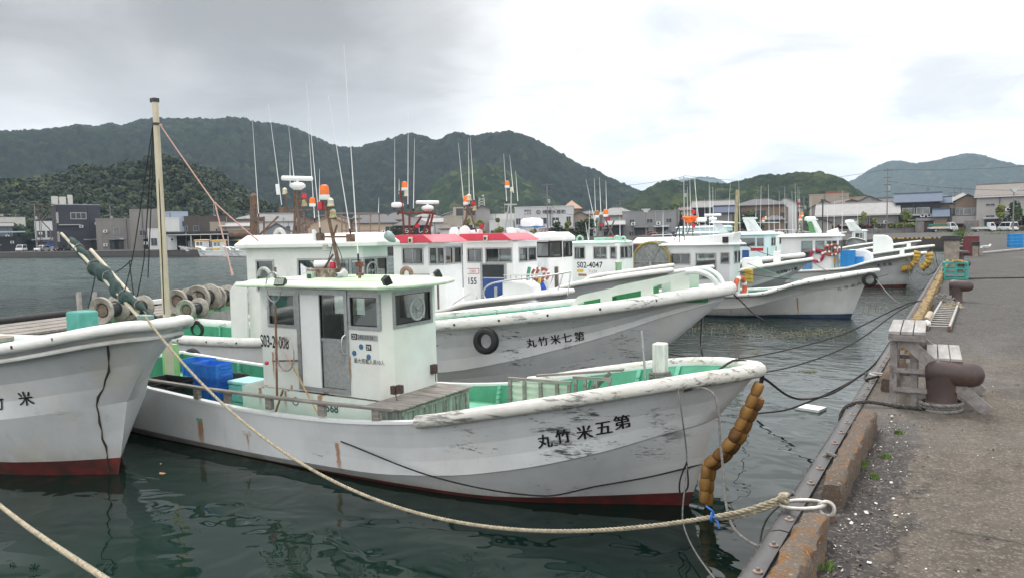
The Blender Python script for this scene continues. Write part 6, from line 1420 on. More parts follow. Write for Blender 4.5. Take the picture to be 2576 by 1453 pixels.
for k, (y, p) in enumerate(((30.0, (2283, 640)), (33.5, (2300, 640)), (37.5, (2345, 628)), (41, (2345, 640)), (26.5, (2280, 650)), (47, (2350, 622)))):
 a = at_y(*p, 42.3 if p[0] < 2320 else 46.2); lay_rope([(-.86, y, QZ), tuple(a)], .016, 'dark mooring rope among the tangle between far bows and quay', ROPE_DARK, 26, sag=.5 + .1 * k, group='mooring ropes of the far boats', laid=False)
for (a, b, s, l, mm) in ((WB(f7, 1995, 703, -.4), WB(f7, 1700, 640, 1.2), .15, 'dark line over the seventh boat\'s foredeck', ROPE_DARK), (at_y(2030, 650, 31), at_y(1850, 600, 33), .3, 'thin dark line from the eighth boat\'s bow to a cabin', ROPE_DARK), (at_y(2045, 660, 31), at_y(2235, 690, 27.4), .35, 'line from the eighth boat\'s bow across to the seventh', ROPE_GREY), (at_y(1880, 662, 30), at_y(2060, 712, 27.0), .1, 'green line across the seventh boat\'s foredeck', ROPE_GREEN)):
 lay_rope([tuple(a), tuple(b)], .013, l, mm, 24, sag=s, laid=False)
# pink rope of the steadying mast
m = MB(); top = f1.W(f1.at(404, 316, .05)); k1 = f1.W(f1.at(541, 513, -.1)); e1 = f1.W(f1.at(585, 692, -.6)); e2 = f1.W(f1.at(650, 606, .1))
for p, q in ((top, k1), (k1, e1), (k1 + np.array([.02, 0, 0]), e2)): rope_mesh(m, catenary(p, q, .01, 10), .011)
for c in (k1, top): m.ball(tuple(c), .03, 8, 5)
for t in np.linspace(.93, 1, 4): m.ball(tuple(k1 + (e1 - k1) * t), .022, 8, 5)
tag(m.build('stay_rope', ROPE_PINK, None), 'pink forked stay rope from the cream mast to the cabin roof', 'rope')
# tyres
tyre(tuple(fr_ for fr_ in f2.W((-4.02, -1.56, 1.22))), .235, f2.th, radians(-6), 'black tyre fender with tread hung on the second boat\'s scuffed side', [f2.W((-4.08, -1.46, 1.40)), f2.W((-4.06, -1.50, 1.60)), f2.W((-4.0, -1.38, 1.68)), f2.W((-3.9, -1.50, 1.58)), f2.W((-3.96, -1.46, 1.42))])
tyre(WB(f1, 487, 903, 1.08), .22, 0, radians(10), 'black tyre hung inside the near boat\'s far bulwark, above the crates')
tyre(tuple(np.array(WB(f1, 600, 948, .75))), .19, .4, radians(70), 'dark tyre lying on the near boat\'s deck beside the cabin')
tyre(WB(f2, 500, 827, 1.15), .24, f2.th, radians(8), 'tyre hung inside the second boat\'s green bulwark near its stern')
tyre(tuple(f1.W((-2.95, .0, 1.06))), .17, 0, radians(90), 'small tyre lying round the foot of the near boat\'s white bitt')
tyre(tuple(at_y(2188, 703, 26.9)), .24, .2, 0, 'tyre hung near the bow between the seventh and ninth boats')
# floats
FLOAT = mat('float_ochre', (.36, .185, .05), .55, .2, 6, dirt=(.15, .08, .03), damt=.38)
FLOAT2 = mat('float_brown', (.27, .125, .035), .65, .25, 9, dirt=(.10, .055, .03), damt=.45); FLOATY = mat('float_yellow', (.52, .33, .06), .5, .15, 6, dirt=(.25, .15, .05), damt=.36)
def float_one(root, a, b, r, mm):
 g_ = np.random.default_rng(int(abs(a[2] * 997 + a[0] * 313))); r *= g_.uniform(.88, 1.08)
 if mm is FLOAT and g_.random() < .4: mm = FLOAT2
 m = MB(); a = Vector(a); b = Vector(b); n = 9; ts = np.linspace(0.02, .98, n)
 m.tube([a.lerp(b, t) for t in ts], [r * (.72 + .28 * sin(pi * t) ** .4) for t in ts], 12); m.build('float', mm, root)
FS = thing('float_string', 'string of ochre floats hanging from the near boat\'s bow tip', 'floats', tuple(f1.W((-1.84, 0, 1.5))))
def fs_local(x, y, l): return Vector(f1.W(f1.at(x, y, l))) - Vector(FS.location)
pl = [(1912, 962), (1898, 992), (1880, 1030), (1866, 1060), (1850, 1092), (1832, 1120), (1808, 1145), (1780, 1165), (1774, 1195), (1772, 1228), (1770, 1262)]
P = spline([fs_local(x, y, -.06) for x, y in pl], 12)
for a, b in zip(P, P[1:]): float_one(FS, a, b, .062, FLOAT)
P2 = spline([fs_local(x + 14 - i * .2, y + 6, .09) for i, (x, y) in enumerate(pl[1:])], 11)
for a, b in zip(P2, P2[1:]): float_one(FS, a, b, .06, FLOAT)
m = MB(); m.tube([fs_local(1914, 950, -.02), fs_local(1912, 966, -.05)], .012, 6); m.build('line', ROPE_BLACK, FS)
for x0, y0, l, nm in ((2282, 0, 0, 0),):
 R9 = thing('float_string', 'looped string of yellow floats between two far bows', 'floats', tuple(at_y(2300, 650, 42)))
 for pts in ([(2292, 668), (2303, 660), (2305, 650), (2306, 640), (2309, 632)], [(2316, 676), (2328, 668), (2338, 655), (2340, 644), (2336, 636)], [(2268, 677), (2280, 676), (2292, 672)]):
  Q = spline([Vector(at_y(x * 1.0, y * 1.0, 42.0)) - Vector(R9.location) for x, y in pts], 6)
  for a, b in zip(Q, Q[1:]): float_one(R9, a, b, .17, FLOATY)
R8 = thing('float_bundle', 'block of yellow floats in two columns hung beside the seventh boat\'s cabin', 'floats', tuple(at_y(1884, 690, 28.8)))
for i in range(2):
 for k in range(4):
  c = Vector(at_y(1878.5 + i * 9.5, 681 + k * 8.6, 28.8)) - Vector(R8.location); float_one(R8, c + Vector((-.09, 0, 0)), c + Vector((.09, 0, 0)), .085, FLOATY)
# crates and tubs on the near boat's aft deck
CB1 = mat('crate_blue_bright', (.025, .17, .60), .4, .14, 7); CB2 = mat('crate_blue_deep', (.02, .10, .42), .45, .15, 7); CTEAL = mat('cooler_teal', (.20, .52, .50), .45, .1, 5)
g1 = 'stacked blue crates on the near boat'
for k in range(5): crate(CB1 if k > 2 else CB2, ['lowest blue crate of the stack beside the near boat\'s timber rail', 'second blue crate from the bottom of the near boat\'s stack', 'middle blue crate of the near boat\'s stack', 'fourth blue crate up the near boat\'s stack', 'topmost blue crate of the near boat\'s stack, empty and open'][k], (-10.35, 7.55, .57 + k * .105), .06, (.56, .36, .17), g1)
crate(CB1, 'lone light blue crate beside the green post, behind the tall stack', (-11.55, 8.15, .75), .1, (.50, .36, .30), g1)
crate(mat('black_tray', (.014, .015, .016), .5, .2, 6), 'long black tray on the near boat\'s deck next to the blue crates', (-11.2, 7.35, .58), .02, (.9, .5, .28), None, 'tray', 'tray')
crate(mat('black_tray', (.014, .015, .016)), 'smaller black tray wedged against the blue crates', (-10.85, 7.05, .60), .05, (.45, .3, .24), None, 'tray', 'tray')
CO = thing('cooler_box', 'pale teal cooler box with a handle behind the blue crates', 'cooler', (-9.75, 7.75, .56)); m = MB(); m.box(-.24, .24, -.2, .2, 0, .28); m.build('body', CTEAL, CO, bevel=.02); m = MB(); m.box(-.25, .25, -.21, .21, .285, .34); m.build('lid', mat('cooler_lid', (.36, .62, .60), .4), CO, bevel=.02); m = MB(); m.tube(spline([(.1, -.21, .12), (.1, -.25, .12), (.2, -.25, .12), (.2, -.21, .12)], 10), .01, 6); m.build('handle', ALU, CO)
# landing nets on the near boat's cabin
def landing_net(px, R, pole0, pole1, lab, netcol, bag=.3):
 c = Vector(f1.W(px)); r = thing('landing_net', lab, 'net', tuple(c), 0, 'landing nets leaning on the near cabin')
 m = MB(); P = [(R * .8 * cos(a), .02, R * 1.12 * sin(a)) for a in np.linspace(0, 2 * pi, 26)[:-1]]; m.tube(P, .011, 6, closed=True); m.build('hoop', ALU, r)
 m = MB(); m.tube([Vector(f1.W(pole0)) - c, Vector(f1.W(pole1)) - c], .016, 7); m.build('pole', mat('pole_brown', (.20, .10, .05), .6, .25, 8), r)
 m = MB(); n = 16; k = 9
 g_ = np.random.default_rng(3)
 for j in range(k):
  t = j / (k - 1); rr = R * (1 - .55 * t); zz_ = -bag * t; dy = -.10 * sin(t * pi)
  m.tube([(rr * .8 * cos(a) + g_.normal() * .006, dy + .02, zz_ + rr * 1.1 * sin(a) + g_.normal() * .006) for a in np.linspace(0, 2 * pi, n)], .0013, 3, cap=False)
 for i in range(n):
  a = 2 * pi * i / n; m.tube([(R * (1 - .55 * t) * .8 * cos(a), -.1 * sin(t * pi) + .02, -bag * t + R * (1 - .55 * t) * 1.1 * sin(a)) for t in np.linspace(0, 1, 7)], .0013, 3, cap=False)
 m.build('mesh', netcol, r); return r
landing_net(f1.at(685, 722, -.82), .19, f1.at(693, 765, -.82), f1.at(697, 1000, -.85), 'tall landing net with pale mesh on a brown pole beside the cabin window', mat('net_pale', (.45, .47, .46), .7), .34)
landing_net(f1.at(715, 890, -.80), .22, f1.at(712, 980, -.8), f1.at(690, 1045, -.86), 'wide grey hoop landing net with pinkish mesh below the number on the cabin', mat('net_pink', (.62, .40, .38), .7), .12)
m = MB(); c = f1.W(f1.at(671, 912, -.86)); g_ = np.random.default_rng(6)
m.ball(tuple(c), (.035, .03, .03), 8, 6); tag(m.build('plastic_lure', mat('lure_red', (.65, .04, .10), .4), None), 'pink and yellow plastic bundle hanging from the landing net', 'lure')
m = MB(); m.tube([f1.W(f1.at(728, 905, -.66)), f1.W(f1.at(800, 1040, -.85))], .012, 6); tag(m.build('bamboo_pole', mat('bamboo', (.46, .28, .12), .6, .2, 9), None), 'thin bamboo pole leaning across the cabin base', 'pole')
m = MB(); m.tube([f1.W(f1.at(686, 907, -.7)), f1.W(f1.at(748, 906, -.62))], .014, 6); tag(m.build('pipe_bracket', RUST, None), 'rusty pipe bracket holding the landing nets on the cabin wall', 'bracket')
# frames of corrugated sheet on the fore deck
CLR = NT('corrugated_clear');
_tr = CLR.N.new('ShaderNodeBsdfTranslucent'); _tr.inputs[0].default_value = (.55, .60, .50, 1); _mx = CLR.N.new('ShaderNodeMixShader'); _mx.inputs[0].default_value = .45
CLR.set(col=(.52, .56, .48), rough=.4); CLR.L.new(CLR.b.outputs[0], _mx.inputs[1]); CLR.L.new(_tr.outputs[0], _mx.inputs[2]); CLR.L.new(_mx.outputs[0], CLR.out.inputs[0])
WF = thing('sheet_frame', 'old wooden frame holding clear corrugated sheet across the near boat\'s foredeck', 'frame', tuple(f1.W((-4.88, -.15, .68))), radians(6))
def frame(root, L, Hh, bars, sheet=True, cross=False):
 m = MB()
 for x in [0] + bars + [L]: m.box(x - .02, x + .02, -.02, .02, 0, Hh)
 m.box(-.03, L + .03, -.022, .022, Hh, Hh + .035); m.box(-.03, L + .03, -.022, .022, -.03, 0)
 if cross: m.bar((.06, -.025, .05), (L * .55, -.025, Hh - .05), .02, .04); m.box(.3, L, -.018, .018, Hh * .45, Hh * .5)
 m.build('timber', OLDWOOD, root)
 if sheet:
  s = MB(); n = 60; zs = np.linspace(.02, Hh - .02, n); vs = [(x, .03 + .012 * sin(z * 75), z) for z in zs for x in (.02, L - .02)]
  s.add(vs, [(2 * i, 2 * i + 1, 2 * i + 3, 2 * i + 2) for i in range(n - 1)], 0, True); s.build('sheet', CLR.m, root)
frame(WF, .80, .60, [.2, .42, .64])
WF2 = thing('timber_frame', 'second wooden frame with diagonal brace beside the corrugated sheet', 'frame', tuple(f1.W((-4.02, -.02, .74))), radians(8)); frame(WF2, .42, .60, [.12, .26], False, True)
m = MB(); m.bar(f1.W((-4.6, .05, 1.32)), f1.W((-3.45, .12, 1.47)), .06, .025); tag(m.build('loose_plank', OLDWOOD, None), 'loose grey plank lying over the timber frames', 'plank')
m = MB(); m.bar(f1.W((-3.62, .1, 1.42)), f1.W((-3.95, .1, 1.08)), .04, .04); tag(m.build('loose_batten', OLDWOOD, None), 'short slanting batten under the loose plank', 'batten')
def heap(p, R, lab, m_, n=26, r=.012, cat='net', name='net_heap'):
 g_ = np.random.default_rng(int(abs(p[0] * 100))); m = MB()
 for k in range(n):
  a0 = g_.uniform(0, 6.28); q = g_.uniform(.25, 1) * R; z0 = R * .55 * (1 - (q / R) ** 2) * g_.uniform(.6, 1.1)
  m.tube([(p[0] + q * cos(a) * 1.2 + g_.normal() * .02, p[1] + q * sin(a) + g_.normal() * .02, p[2] + .01 + max(0, z0 + g_.normal() * .025)) for a in a0 + np.linspace(0, g_.uniform(2, 6), 14)], r, 5)
 m.ball((p[0], p[1], p[2] + R * .12), (R * 1.05, R * .85, R * .34), 12, 6); tag(m.build(name, m_, None), lab, cat)
heap((-9.75, 8.75, .57), .28, 'dark heap of net and rope beside the near boat\'s cabin', ROPE_DARK); heap((-3.2, 8.12, .98), .2, 'grey tangle of rope at the near boat\'s bitt', ROPE_GREY); heap((-4.3, 8.75, .80), .2, 'green line heap in the near boat\'s foredeck', ROPE_GREEN, 20)
heap((-12.2, 8.7, .60), .3, 'black net heap at the near boat\'s stern', ROPE_BLACK); heap(tuple(f2.W((-11.4, .1, .56))), .4, 'grey net heap on the second boat\'s aft deck', ROPE_GREY, 34); heap(tuple(f2.W((-6.2, .5, .82))), .3, 'dark rope heap on the second boat\'s foredeck', ROPE_DARK)
heap((-.42, 17.7, QZ), .26, 'slack pile of rope at the second bollard\'s foot', ROPE_GREY, 20, .014, 'rope', 'rope_pile'); heap((-.2, 16.6, QZ), .16, 'frayed rope end beside the ladder\'s far end', ROPE_CREAM, 12, .008, 'rope', 'rope_pile')
# life rings and cloths on boat 4
for i, (x, lb) in enumerate(((1352, 'red and white life ring hung left on the red roofed boat\'s cabin front'), (1363, 'red and white life ring hung right on the red roofed boat\'s cabin front'))):
 lifering(tuple(f4.W(f4.at(x + 2, 690, -.75))), .17, f4.th + .3, lb, mat('ring_faded', (.33, .09, .05), .6), 'life rings on the red roofed boat')
m = MB(); m.tube(spline([f4.W(f4.at(1332, 672, -.9)), f4.W(f4.at(1328, 700, -.95)), f4.W(f4.at(1332, 745, -.95))], 12), .05, 7); tag(m.build('hose_green', ROPE_GREEN, None), 'green hose bundle hanging beside the life rings', 'hose')
BC = mat('blue_cloth', (.01, .06, .36), .7, .3, 9)
for i in range(3):
 r = thing('blue_cloth', ['left', 'middle', 'right'][i] + ' blue cloth hanging below the life rings', 'cloth', tuple(f4.W(f4.at(1332 + i * 16, 722, -.95))), 0, 'blue cloths below the life rings')
 m = MB(); m.tube([(0, 0, .16), (.02, 0, .0), (.0, .02, -.14), (.03, 0, -.24)], [.03, .09, .13, .15], 9); m.build('cloth', BC, r)
m = MB(); m.tube(spline([f4.W(f4.at(1358, 700, -.8)), f4.W(f4.at(1354, 722, -.85)), f4.W(f4.at(1352, 740, -.85))], 8), .05, 7); tag(m.build('yellow_line', mat('line_yellow', (.50, .38, .06), .7, .3, 12), None), 'yellow line bundle hanging between the life rings', 'rope')
lifering(tuple(f7.W((-4.30, -1.05, 1.05))), .36, radians(78), 'orange life ring on the side of the seventh boat\'s cabin', mat('ring_orange', (.60, .10, .03), .5))
# things afloat
m = MB(); m.M = Matrix.Translation((-2.22, 13.35, .0)) @ Matrix.Rotation(-.25, 4, 'Z'); m.box(-.21, .21, -.16, .16, -.02, .045); tag(m.build('foam_board', mat('foam_white', (.75, .76, .74), .6, .06, 9), None, bevel=.008), 'white foam board floating in the open water', 'board')
SEAW = mat('seaweed', (.085, .080, .028), .8, .5, 14)
def seaweed():
 g_ = np.random.default_rng(21); C = []
 for (px, py, sx, sy, n) in ((1780, 822, 130, 10, 700), (1990, 838, 120, 9, 800), (2080, 830, 60, 8, 300), (2190, 775, 60, 8, 260), (1620, 800, 60, 12, 300), (2035, 933, 16, 3, 120), (1900, 885, 14, 4, 60), (1650, 850, 40, 20, 120), (2250, 705, 40, 5, 100)):
  for _ in range(n):
   x = px + g_.normal() * sx * .6; y = py + g_.normal() * sy * .6; p = at_z(x, y, .006)
   if p[0] < -.95: C.append(p)
 C = np.array(C); o = quads('seaweed', C, np.array([0, 0, 1.0]) + g_.normal(size=C.shape) * .1, g_.uniform(.008, .035, len(C)), SEAW, seed=9, aspect=.5)
 tag(o, 'brown seaweed drifting in patches on the water', kind='stuff')
seaweed()
LEAF = mat('leaf_orange', (.45, .22, .08), .7, .2, 20)
for px, py, s, lb in ((409, 1189, .05, 'orange leaf floating off the left boat\'s stem'), (405, 1165, .02, 'tiny pale scrap floating beyond the orange leaf')):
 p = at_z(px, py, .006); m = MB(); m.add([(p[0] + s * cos(a) * 1.2, p[1] + s * .7 * sin(a), .006 + .004 * cos(a * 2)) for a in np.linspace(0, 2 * pi, 9)[:-1]], [tuple(range(8))]); tag(m.build('floating_leaf', LEAF, None), lb, 'leaf')
# ================================================================== FAR BOATS
FARB = 'boats moored farther along the quay'
f8 = Fr(-5.15, 31.0, 0)
HULL8 = hull_mat('hull_planked', (.52, .56, .56), [], [], .25, .2, .05)
B8, V8 = generic(f8, 'white boat with orange trimmed roof and ribbed hull', 1.88, 12, 1.35, 1.2, .9, cab=(-6.4, -3.05, 1.0, .9, 2.58),
 walls={0: [(.15, .95, 2.0, 2.45, 'slide'), (1.2, 2.0, 2.0, 2.45, 'slide'), (2.2, 2.8, 2.0, 2.45)], 2: [(.2, .7, 2.0, 2.45), (.9, 1.4, 2.0, 2.45)], 4: [(.6, 1.9, 2.05, 2.5, 'slide')]}, inner=WHITE, deckm=WHITE, hullm=HULL8, chf=.25, group=FARB, rake=2.2,
 roof=dict(over=.2, mat=WHITE, t=.05, camber=.22, chamfer=.5, aft=.7))
m = MB(); m.box(-7.12, -2.9, -1.215, -1.195, 2.565, 2.615); m.build('orange_trim', mat('trim_orange', (.55, .18, .08), .5, .1, 5), B8)
letter_hull(B8, V8, '丸洋海八十第', [(1957, 686), (1966, 684), (1975, 682), (1984, 680), (1993, 678), (2002, 676)], .14, bold=.034, slant=.12, fr=f8)
m = MB(); m.hexa([(-2.6, -.5, 1.3), (-1.75, -.4, 1.35), (-1.75, 0, 1.35), (-2.6, 0, 1.3)], [(-2.6, -.5, 1.95), (-1.95, -.4, 1.98), (-1.95, 0, 1.98), (-2.6, 0, 1.95)]); m.build('deck_console', WHITE, B8, bevel=.06, seg=3)
m = MB(); m.box(-1.45, -1.2, -.1, .15, 1.4, 2.2); m.build('mooring_post', WHITE, B8, bevel=.02)
def lattice(root, fr, base, top, l, m_=None, r=.025):
 m = MB()
 for dx in (-8, 8):
  m.tube([fr.at(base[0] + dx, base[1], l), fr.at(top[0], top[1], l)], r, 5)
 for k in (.3, .6, .85):
  x = base[0] + (top[0] - base[0]) * k; y = base[1] + (top[1] - base[1]) * k; w_ = 9 * (1.25 - k); m.tube([fr.at(x - w_, y, l), fr.at(x + w_, y, l)], r * .8, 5)
 return m.build('light_mast', m_ or mat('grey_rust', (.13, .11, .10), .7, .3, 12), root)
def lamps(root, fr, lst):
 for k, x, y, s in lst:
  p = fr.at(x, y, 0)
  if k == 'o': beacon(root, p, s)
  elif k == 'b': navlamp(root, p, s)
  elif k == 'r':
   m = MB(); m.lathe([(.055 * s, 0), (.055 * s, .1 * s), (.04 * s, .12 * s)], 10, p); m.build('red_lamp', RED, root)
  elif k == 'd': radome(root, p, s)
  elif k == 'R': radar(root, p, s, .2)
def whips(root, fr, lst, r=.024):
 for a, b in lst: whip(root, fr.at(*a, 0), fr.at(*b, 0), r)
OR2 = mat('life_orange', (.75, .13, .01), .6, .2, 8)
lattice(B8, f8, (1735, 600), (1742, 545), 0); lattice(B8, f8, (1722, 600), (1726, 548), .3)
m = MB()
for x, y, w_ in ((1728, 549, .28), (1745, 548, .20), (1735, 556, .22), (1757, 553, .2)):
 c = f8.at(x, y, 0); m.ball(c, (w_, .12, .09), 10, 6)
m.build('orange_bundle', OR2, B8)
lamps(B8, f8, [('r', 1745, 538, 1.4), ('r', 1745, 573, 1.3), ('b', 1752, 560, 1.5), ('d', 1765, 558, .9)])
whips(B8, f8, [((1722, 600), (1720, 445)), ((1730, 600), (1729, 470)), ((1738, 560), (1735, 440)), ((1755, 570), (1747, 425)), ((1763, 600), (1745, 440)), ((1785, 610), (1784, 455)), ((1795, 600), (1793, 470)), ((1668, 600), (1668, 530))])
m = MB(); c = f8.at(1650, 602, 0); m.tube([f8.at(1640, 602, -.9), f8.at(1640, 592, -.9), f8.at(1690, 590, -.9), f8.at(1690, 602, -.9)], .02, 6); m.build('roof_rail', STEEL, B8)
f12 = Fr(-6.2, 35, 0)
B12, V12 = generic(f12, 'white boat with fat rounded bow rail and blue tarp, seen past the ribbed hull', 1.9, 11, 1.3, 1.35, .95, cab=None, inner=WHITE, deckm=WHITE, group=FARB, rail=(.13, .12))
m = MB(); m.hexa([(-3.6, -.6, 1.3), (-2.4, -.5, 1.3), (-2.4, .3, 1.3), (-3.6, .3, 1.3)], [(-3.6, -.5, 1.62), (-2.6, -.4, 1.66), (-2.6, .2, 1.66), (-3.6, .2, 1.62)]); m.build('blue_tarp', mat('tarp_blue', (.10, .30, .58), .6, .2, 7), B12, bevel=.03)
f9 = Fr(-1.7, 42.5, 0)
HULL9 = hull_mat('hull_ninth', (.62, .64, .645), [], [], .3, .6, .25)
B9, V9 = generic(f9, 'white boat with red life rings on its cabin and blue crates on deck', 1.74, 12, 1.4, 1.0, .72, rake=.85, cab=(-6.75, -3.95, 1.0, .65, 2.62),
 walls={0: [(1.05, 1.55, 1.0, 2.4), (1.75, 2.15, 1.75, 2.4), (2.3, 2.5, 1.8, 2.4)], 1: [(.06, .3, 1.8, 2.4)], 2: [(.2, .7, 1.8, 2.4), (.9, 1.3, 1.8, 2.4)], 4: [(.6, 1.9, 1.95, 2.4, 'slide')]}, hullm=HULL9, inner=WHITE, group=FARB, chf=.3, flare=.06, knz=(.22, .7, .9, 1.3), roof=dict(over=.18, mat=WHITE, t=.06, camber=.12, chamfer=.4))
letter_hull(B9, V9, '丸洋海', [(2211, 668), (2224.6, 666), (2238, 664)], .18, bold=.02, fr=f9)
m = MB(); m.box(-5.68, -5.2, -1.018, -1.0, .72, 1.28); m.build('blue_door_panel', mat('door_lightblue', (.10, .25, .45), .5), B9)
for i, x in enumerate((2055, 2088, 2098)):
 p = f9.W(f9.at(x, (643, 629, 628)[i], -1.08)); lifering(tuple(p), (.30, .26, .26)[i], 0, ['red life ring alone on the ninth boat\'s cabin', 'left of the two faded life rings on the ninth boat\'s cabin corner', 'right of the two faded life rings on the ninth boat\'s cabin corner'][i], mat('ring_crimson', (.42, .02, .06), .5) if i == 0 else mat('ring_faded', (.33, .09, .05)), 'life rings on the ninth boat')
m = MB(); c = f9.at(2082, 653, -.7); m.box(c[0] - .4, c[0] + .4, -.9, -.4, c[2] - .25, c[2] + .1); m.build('yellow_box', mat('box_yellow', (.55, .33, .03), .5), B9, bevel=.03)
for k in range(6):
 p = f9.W(f9.at(2133, 671, -.8)); crate(SKY, ['bottom', 'second', 'third', 'fourth', 'fifth', 'top'][k] + ' sky blue crate of the taller stack on the ninth boat\'s deck', (p[0], p[1], p[2] + k * .14), 0, (.72, .5, .15), 'crates on the ninth boat')
for k in range(3):
 p = f9.W(f9.at(2158, 667, -.6)); crate(SKY, ['bottom', 'middle', 'top'][k] + ' sky blue crate of the lower stack on the ninth boat\'s deck', (p[0], p[1], p[2] + k * .14), 0, (.55, .5, .15), 'crates on the ninth boat')
def hump(root, fr, x, y, l, L, h, mm=WHITE):
 c = fr.at(x, y, l); m = MB(); m.prism_y([(c[0], c[2] - .3), (c[0] + L, c[2] - .3), (c[0] + L, c[2] + h * .35), (c[0] + L * .93, c[2] + h * .7), (c[0] + L * .7, c[2] + h * .95), (c[0] + L * .5, c[2] + h), (c[0], c[2] + h)], -.3, .3); return m.build('deck_console', mm, root, bevel=.05, seg=3)
hump(B9, f9, 2134, 655, -.2, 1.15, .55); m = MB(); m.box(-1.15, -.95, -.1, .12, 1.3, 1.98); m.build('mooring_post', WHITE, B9)
lattice(B9, f9, (2010, 590), (2012, 560), 0); lamps(B9, f9, [('o', 2013, 555, 1.6), ('b', 1866, 640, 1)][:1])
m = MB(); m.tube([f9.at(2069, 600, 0), f9.at(2070, 505, 0)], .035, 6); m.build('dark_pole', DARKIN, B9)
whips(B9, f9, [((2040, 560), (2040, 495)), ((2118, 590), (2120, 480)), ((1995, 600), (1992, 480)), ((2082, 600), (2081, 510))])
f10 = Fr(-1.5, 46.8, 0)
B10, V10 = generic(f10, 'pale blue cabin boat with red band and dark blue door', 1.98, 13, 1.4, 1.4, 1.0, rake=1.6, hullm=HULLT, cab=(-10.6, -8.5, .98, 1.0, 2.75),
 walls={0: [(.2, 1.25, 2.1, 2.55, 'slide'), (1.4, 1.75, 2.1, 2.55)], 2: [(.2, .7, 2.1, 2.55), (.9, 1.3, 2.1, 2.55)]}, inner=WHITE, group=FARB, chf=.3, wallm=mat('pale_blue_gelcoat', (.60, .71, .74), .4, .05, 3), roof=dict(over=.18, mat=mat('pale_blue_gelcoat', (.60, .71, .74)), t=.06, camber=.16, chamfer=.4))
m = MB(); m.box(-10.1, -9.7, -1.0, -.98, 1.05, 1.85); m.build('blue_door_panel', BLUEDOOR, B10); m = MB(); m.box(-9.6, -8.85, -1.0, -.98, 1.8, 1.98); m.build('red_band', RED, B10)
hump(B10, f10, 2196, 625, -.2, 1.0, .75); m = MB(); m.box(-1.3, -1.1, -.1, .12, 1.5, 2.15); m.build('mooring_post', WHITE, B10)
def arch(root, fr, x, y, l, h, mm=None, inner=None):
 c = fr.at(x, y, l); m = MB(); m.prism_y([(c[0], c[2]), (c[0] + .25, c[2]), (c[0] + .0, c[2] + h), (c[0] - .28, c[2] + h)], -.45, -.3); m.prism_y([(c[0] + .6, c[2]), (c[0] + .85, c[2]), (c[0] + .35, c[2] + h), (c[0] + .0, c[2] + h)], -.45, -.3); m.box(c[0] - .3, c[0] + .38, -.46, .46, c[2] + h, c[2] + h + .1); m.prism_y([(c[0] + .25, c[2]), (c[0] + .6, c[2]), (c[0] + .1, c[2] + h), (c[0], c[2] + h)], -.40, -.38, ) ; return m.build('radar_arch', mm or WHITE, root, bevel=.03)
arch(B10, f10, 1885, 582, 0, .75); lamps(B10, f10, [('d', 1879, 560, .9), ('d', 1879, 552, .5)])
whips(B10, f10, [((1900, 575), (1903, 500)), ((1912, 580), (1915, 470)), ((1935, 590), (1933, 465))]); m = MB(); m.tube([f10.at(1886, 560, 0), f10.at(1960, 560, 0)], .02, 5); m.build('antenna_rail', STEEL, B10)
f11 = Fr(-3.2, 52, 0)
B11, V11 = generic(f11, 'white boat with short red band and light blue door behind the pale blue cabin', 2.0, 12, 1.4, 1.4, 1.0, hullm=HULLT, cab=(-9.5, -7.4, .98, 1.0, 2.72), walls={0: [(.2, 1.2, 2.0, 2.5, 'slide')], 2: [(.2, .7, 2.1, 2.55), (.9, 1.3, 2.1, 2.55)]}, inner=WHITE, group=FARB, chf=.3)
m = MB(); m.box(-8.7, -8.2, -1.0, -.98, 1.05, 1.8); m.build('blue_door_panel', mat('door_lightblue', (.10, .25, .45)), B11); m = MB(); m.box(-8.1, -7.6, -1.0, -.98, 1.8, 1.98); m.build('red_band', RED, B11)
lamps(B11, f11, [('o', 1920, 558, 1.6), ('b', 1926, 552, 1.6)]); whips(B11, f11, [((1948, 590), (1946, 505)), ((1962, 590), (1960, 480)), ((1975, 590), (1974, 470))])
f13 = Fr(-7.6, 60, 0)
B13, V13 = generic(f13, 'bigger boat with grey green hull, high bow and green lined radar arch', 2.72, 15, 1.7, 2.0, 1.3, hullm=HULLT, cab=(-12.5, -8.6, 1.2, 1.4, 3.3), walls={0: [(1.8, 2.8, 2.5, 3.0, 'slide'), (3.0, 3.5, 2.5, 3.0)], 2: [(.2, .8, 2.5, 3.0), (1.0, 1.6, 2.5, 3.0)]}, inner=WHITE, group=FARB, chf=.3, wallm=mat('pale_blue_gelcoat', (.60, .71, .74)))
arch(B13, f13, 2042, 588, 0, 1.0); m = MB(); c = f13.at(2050, 586, 0); m.prism_y([(c[0] - .3, c[2]), (c[0] + .15, c[2]), (c[0] - .15, c[2] + .85), (c[0] - .45, c[2] + .85)], -.47, -.46); m.build('arch_panel', mat('arch_green', (.10, .25, .10), .5), B13)
lamps(B13, f13, [('d', 2038, 556, 1.7), ('d', 2137, 562, 1.3), ('o', 2018, 545, 1.8), ('r', 2010, 515, 1.6)]); arch(B13, f13, 2140, 582, 0, .6)
m = MB(); m.tube([f13.at(2082, 590, 0), f13.at(2110, 583, 0)], [.25, .3], 12); m.build('raft_canister', WHITEP, B13)
whips(B13, f13, [((2003, 590), (2000, 460)), ((2012, 590), (2010, 475)), ((2160, 590), (2156, 520)), ((2098, 585), (2099, 505))], .03)
f14 = Fr(-10.6, 90, -90)
B14, V14 = generic(f14, 'small white boat with a tiny wheelhouse seen from ahead in the basin corner', 1.9, 9, 1.1, 1.2, .9, cab=(-6, -4, .7, .9, 2.6), walls={2: [(.1, .5, 1.8, 2.4), (.6, 1.0, 1.8, 2.4)], 0: [(.3, 1.2, 1.8, 2.4)]}, inner=WHITE, group=FARB)
f16 = Fr(-4.4, 56, 0)
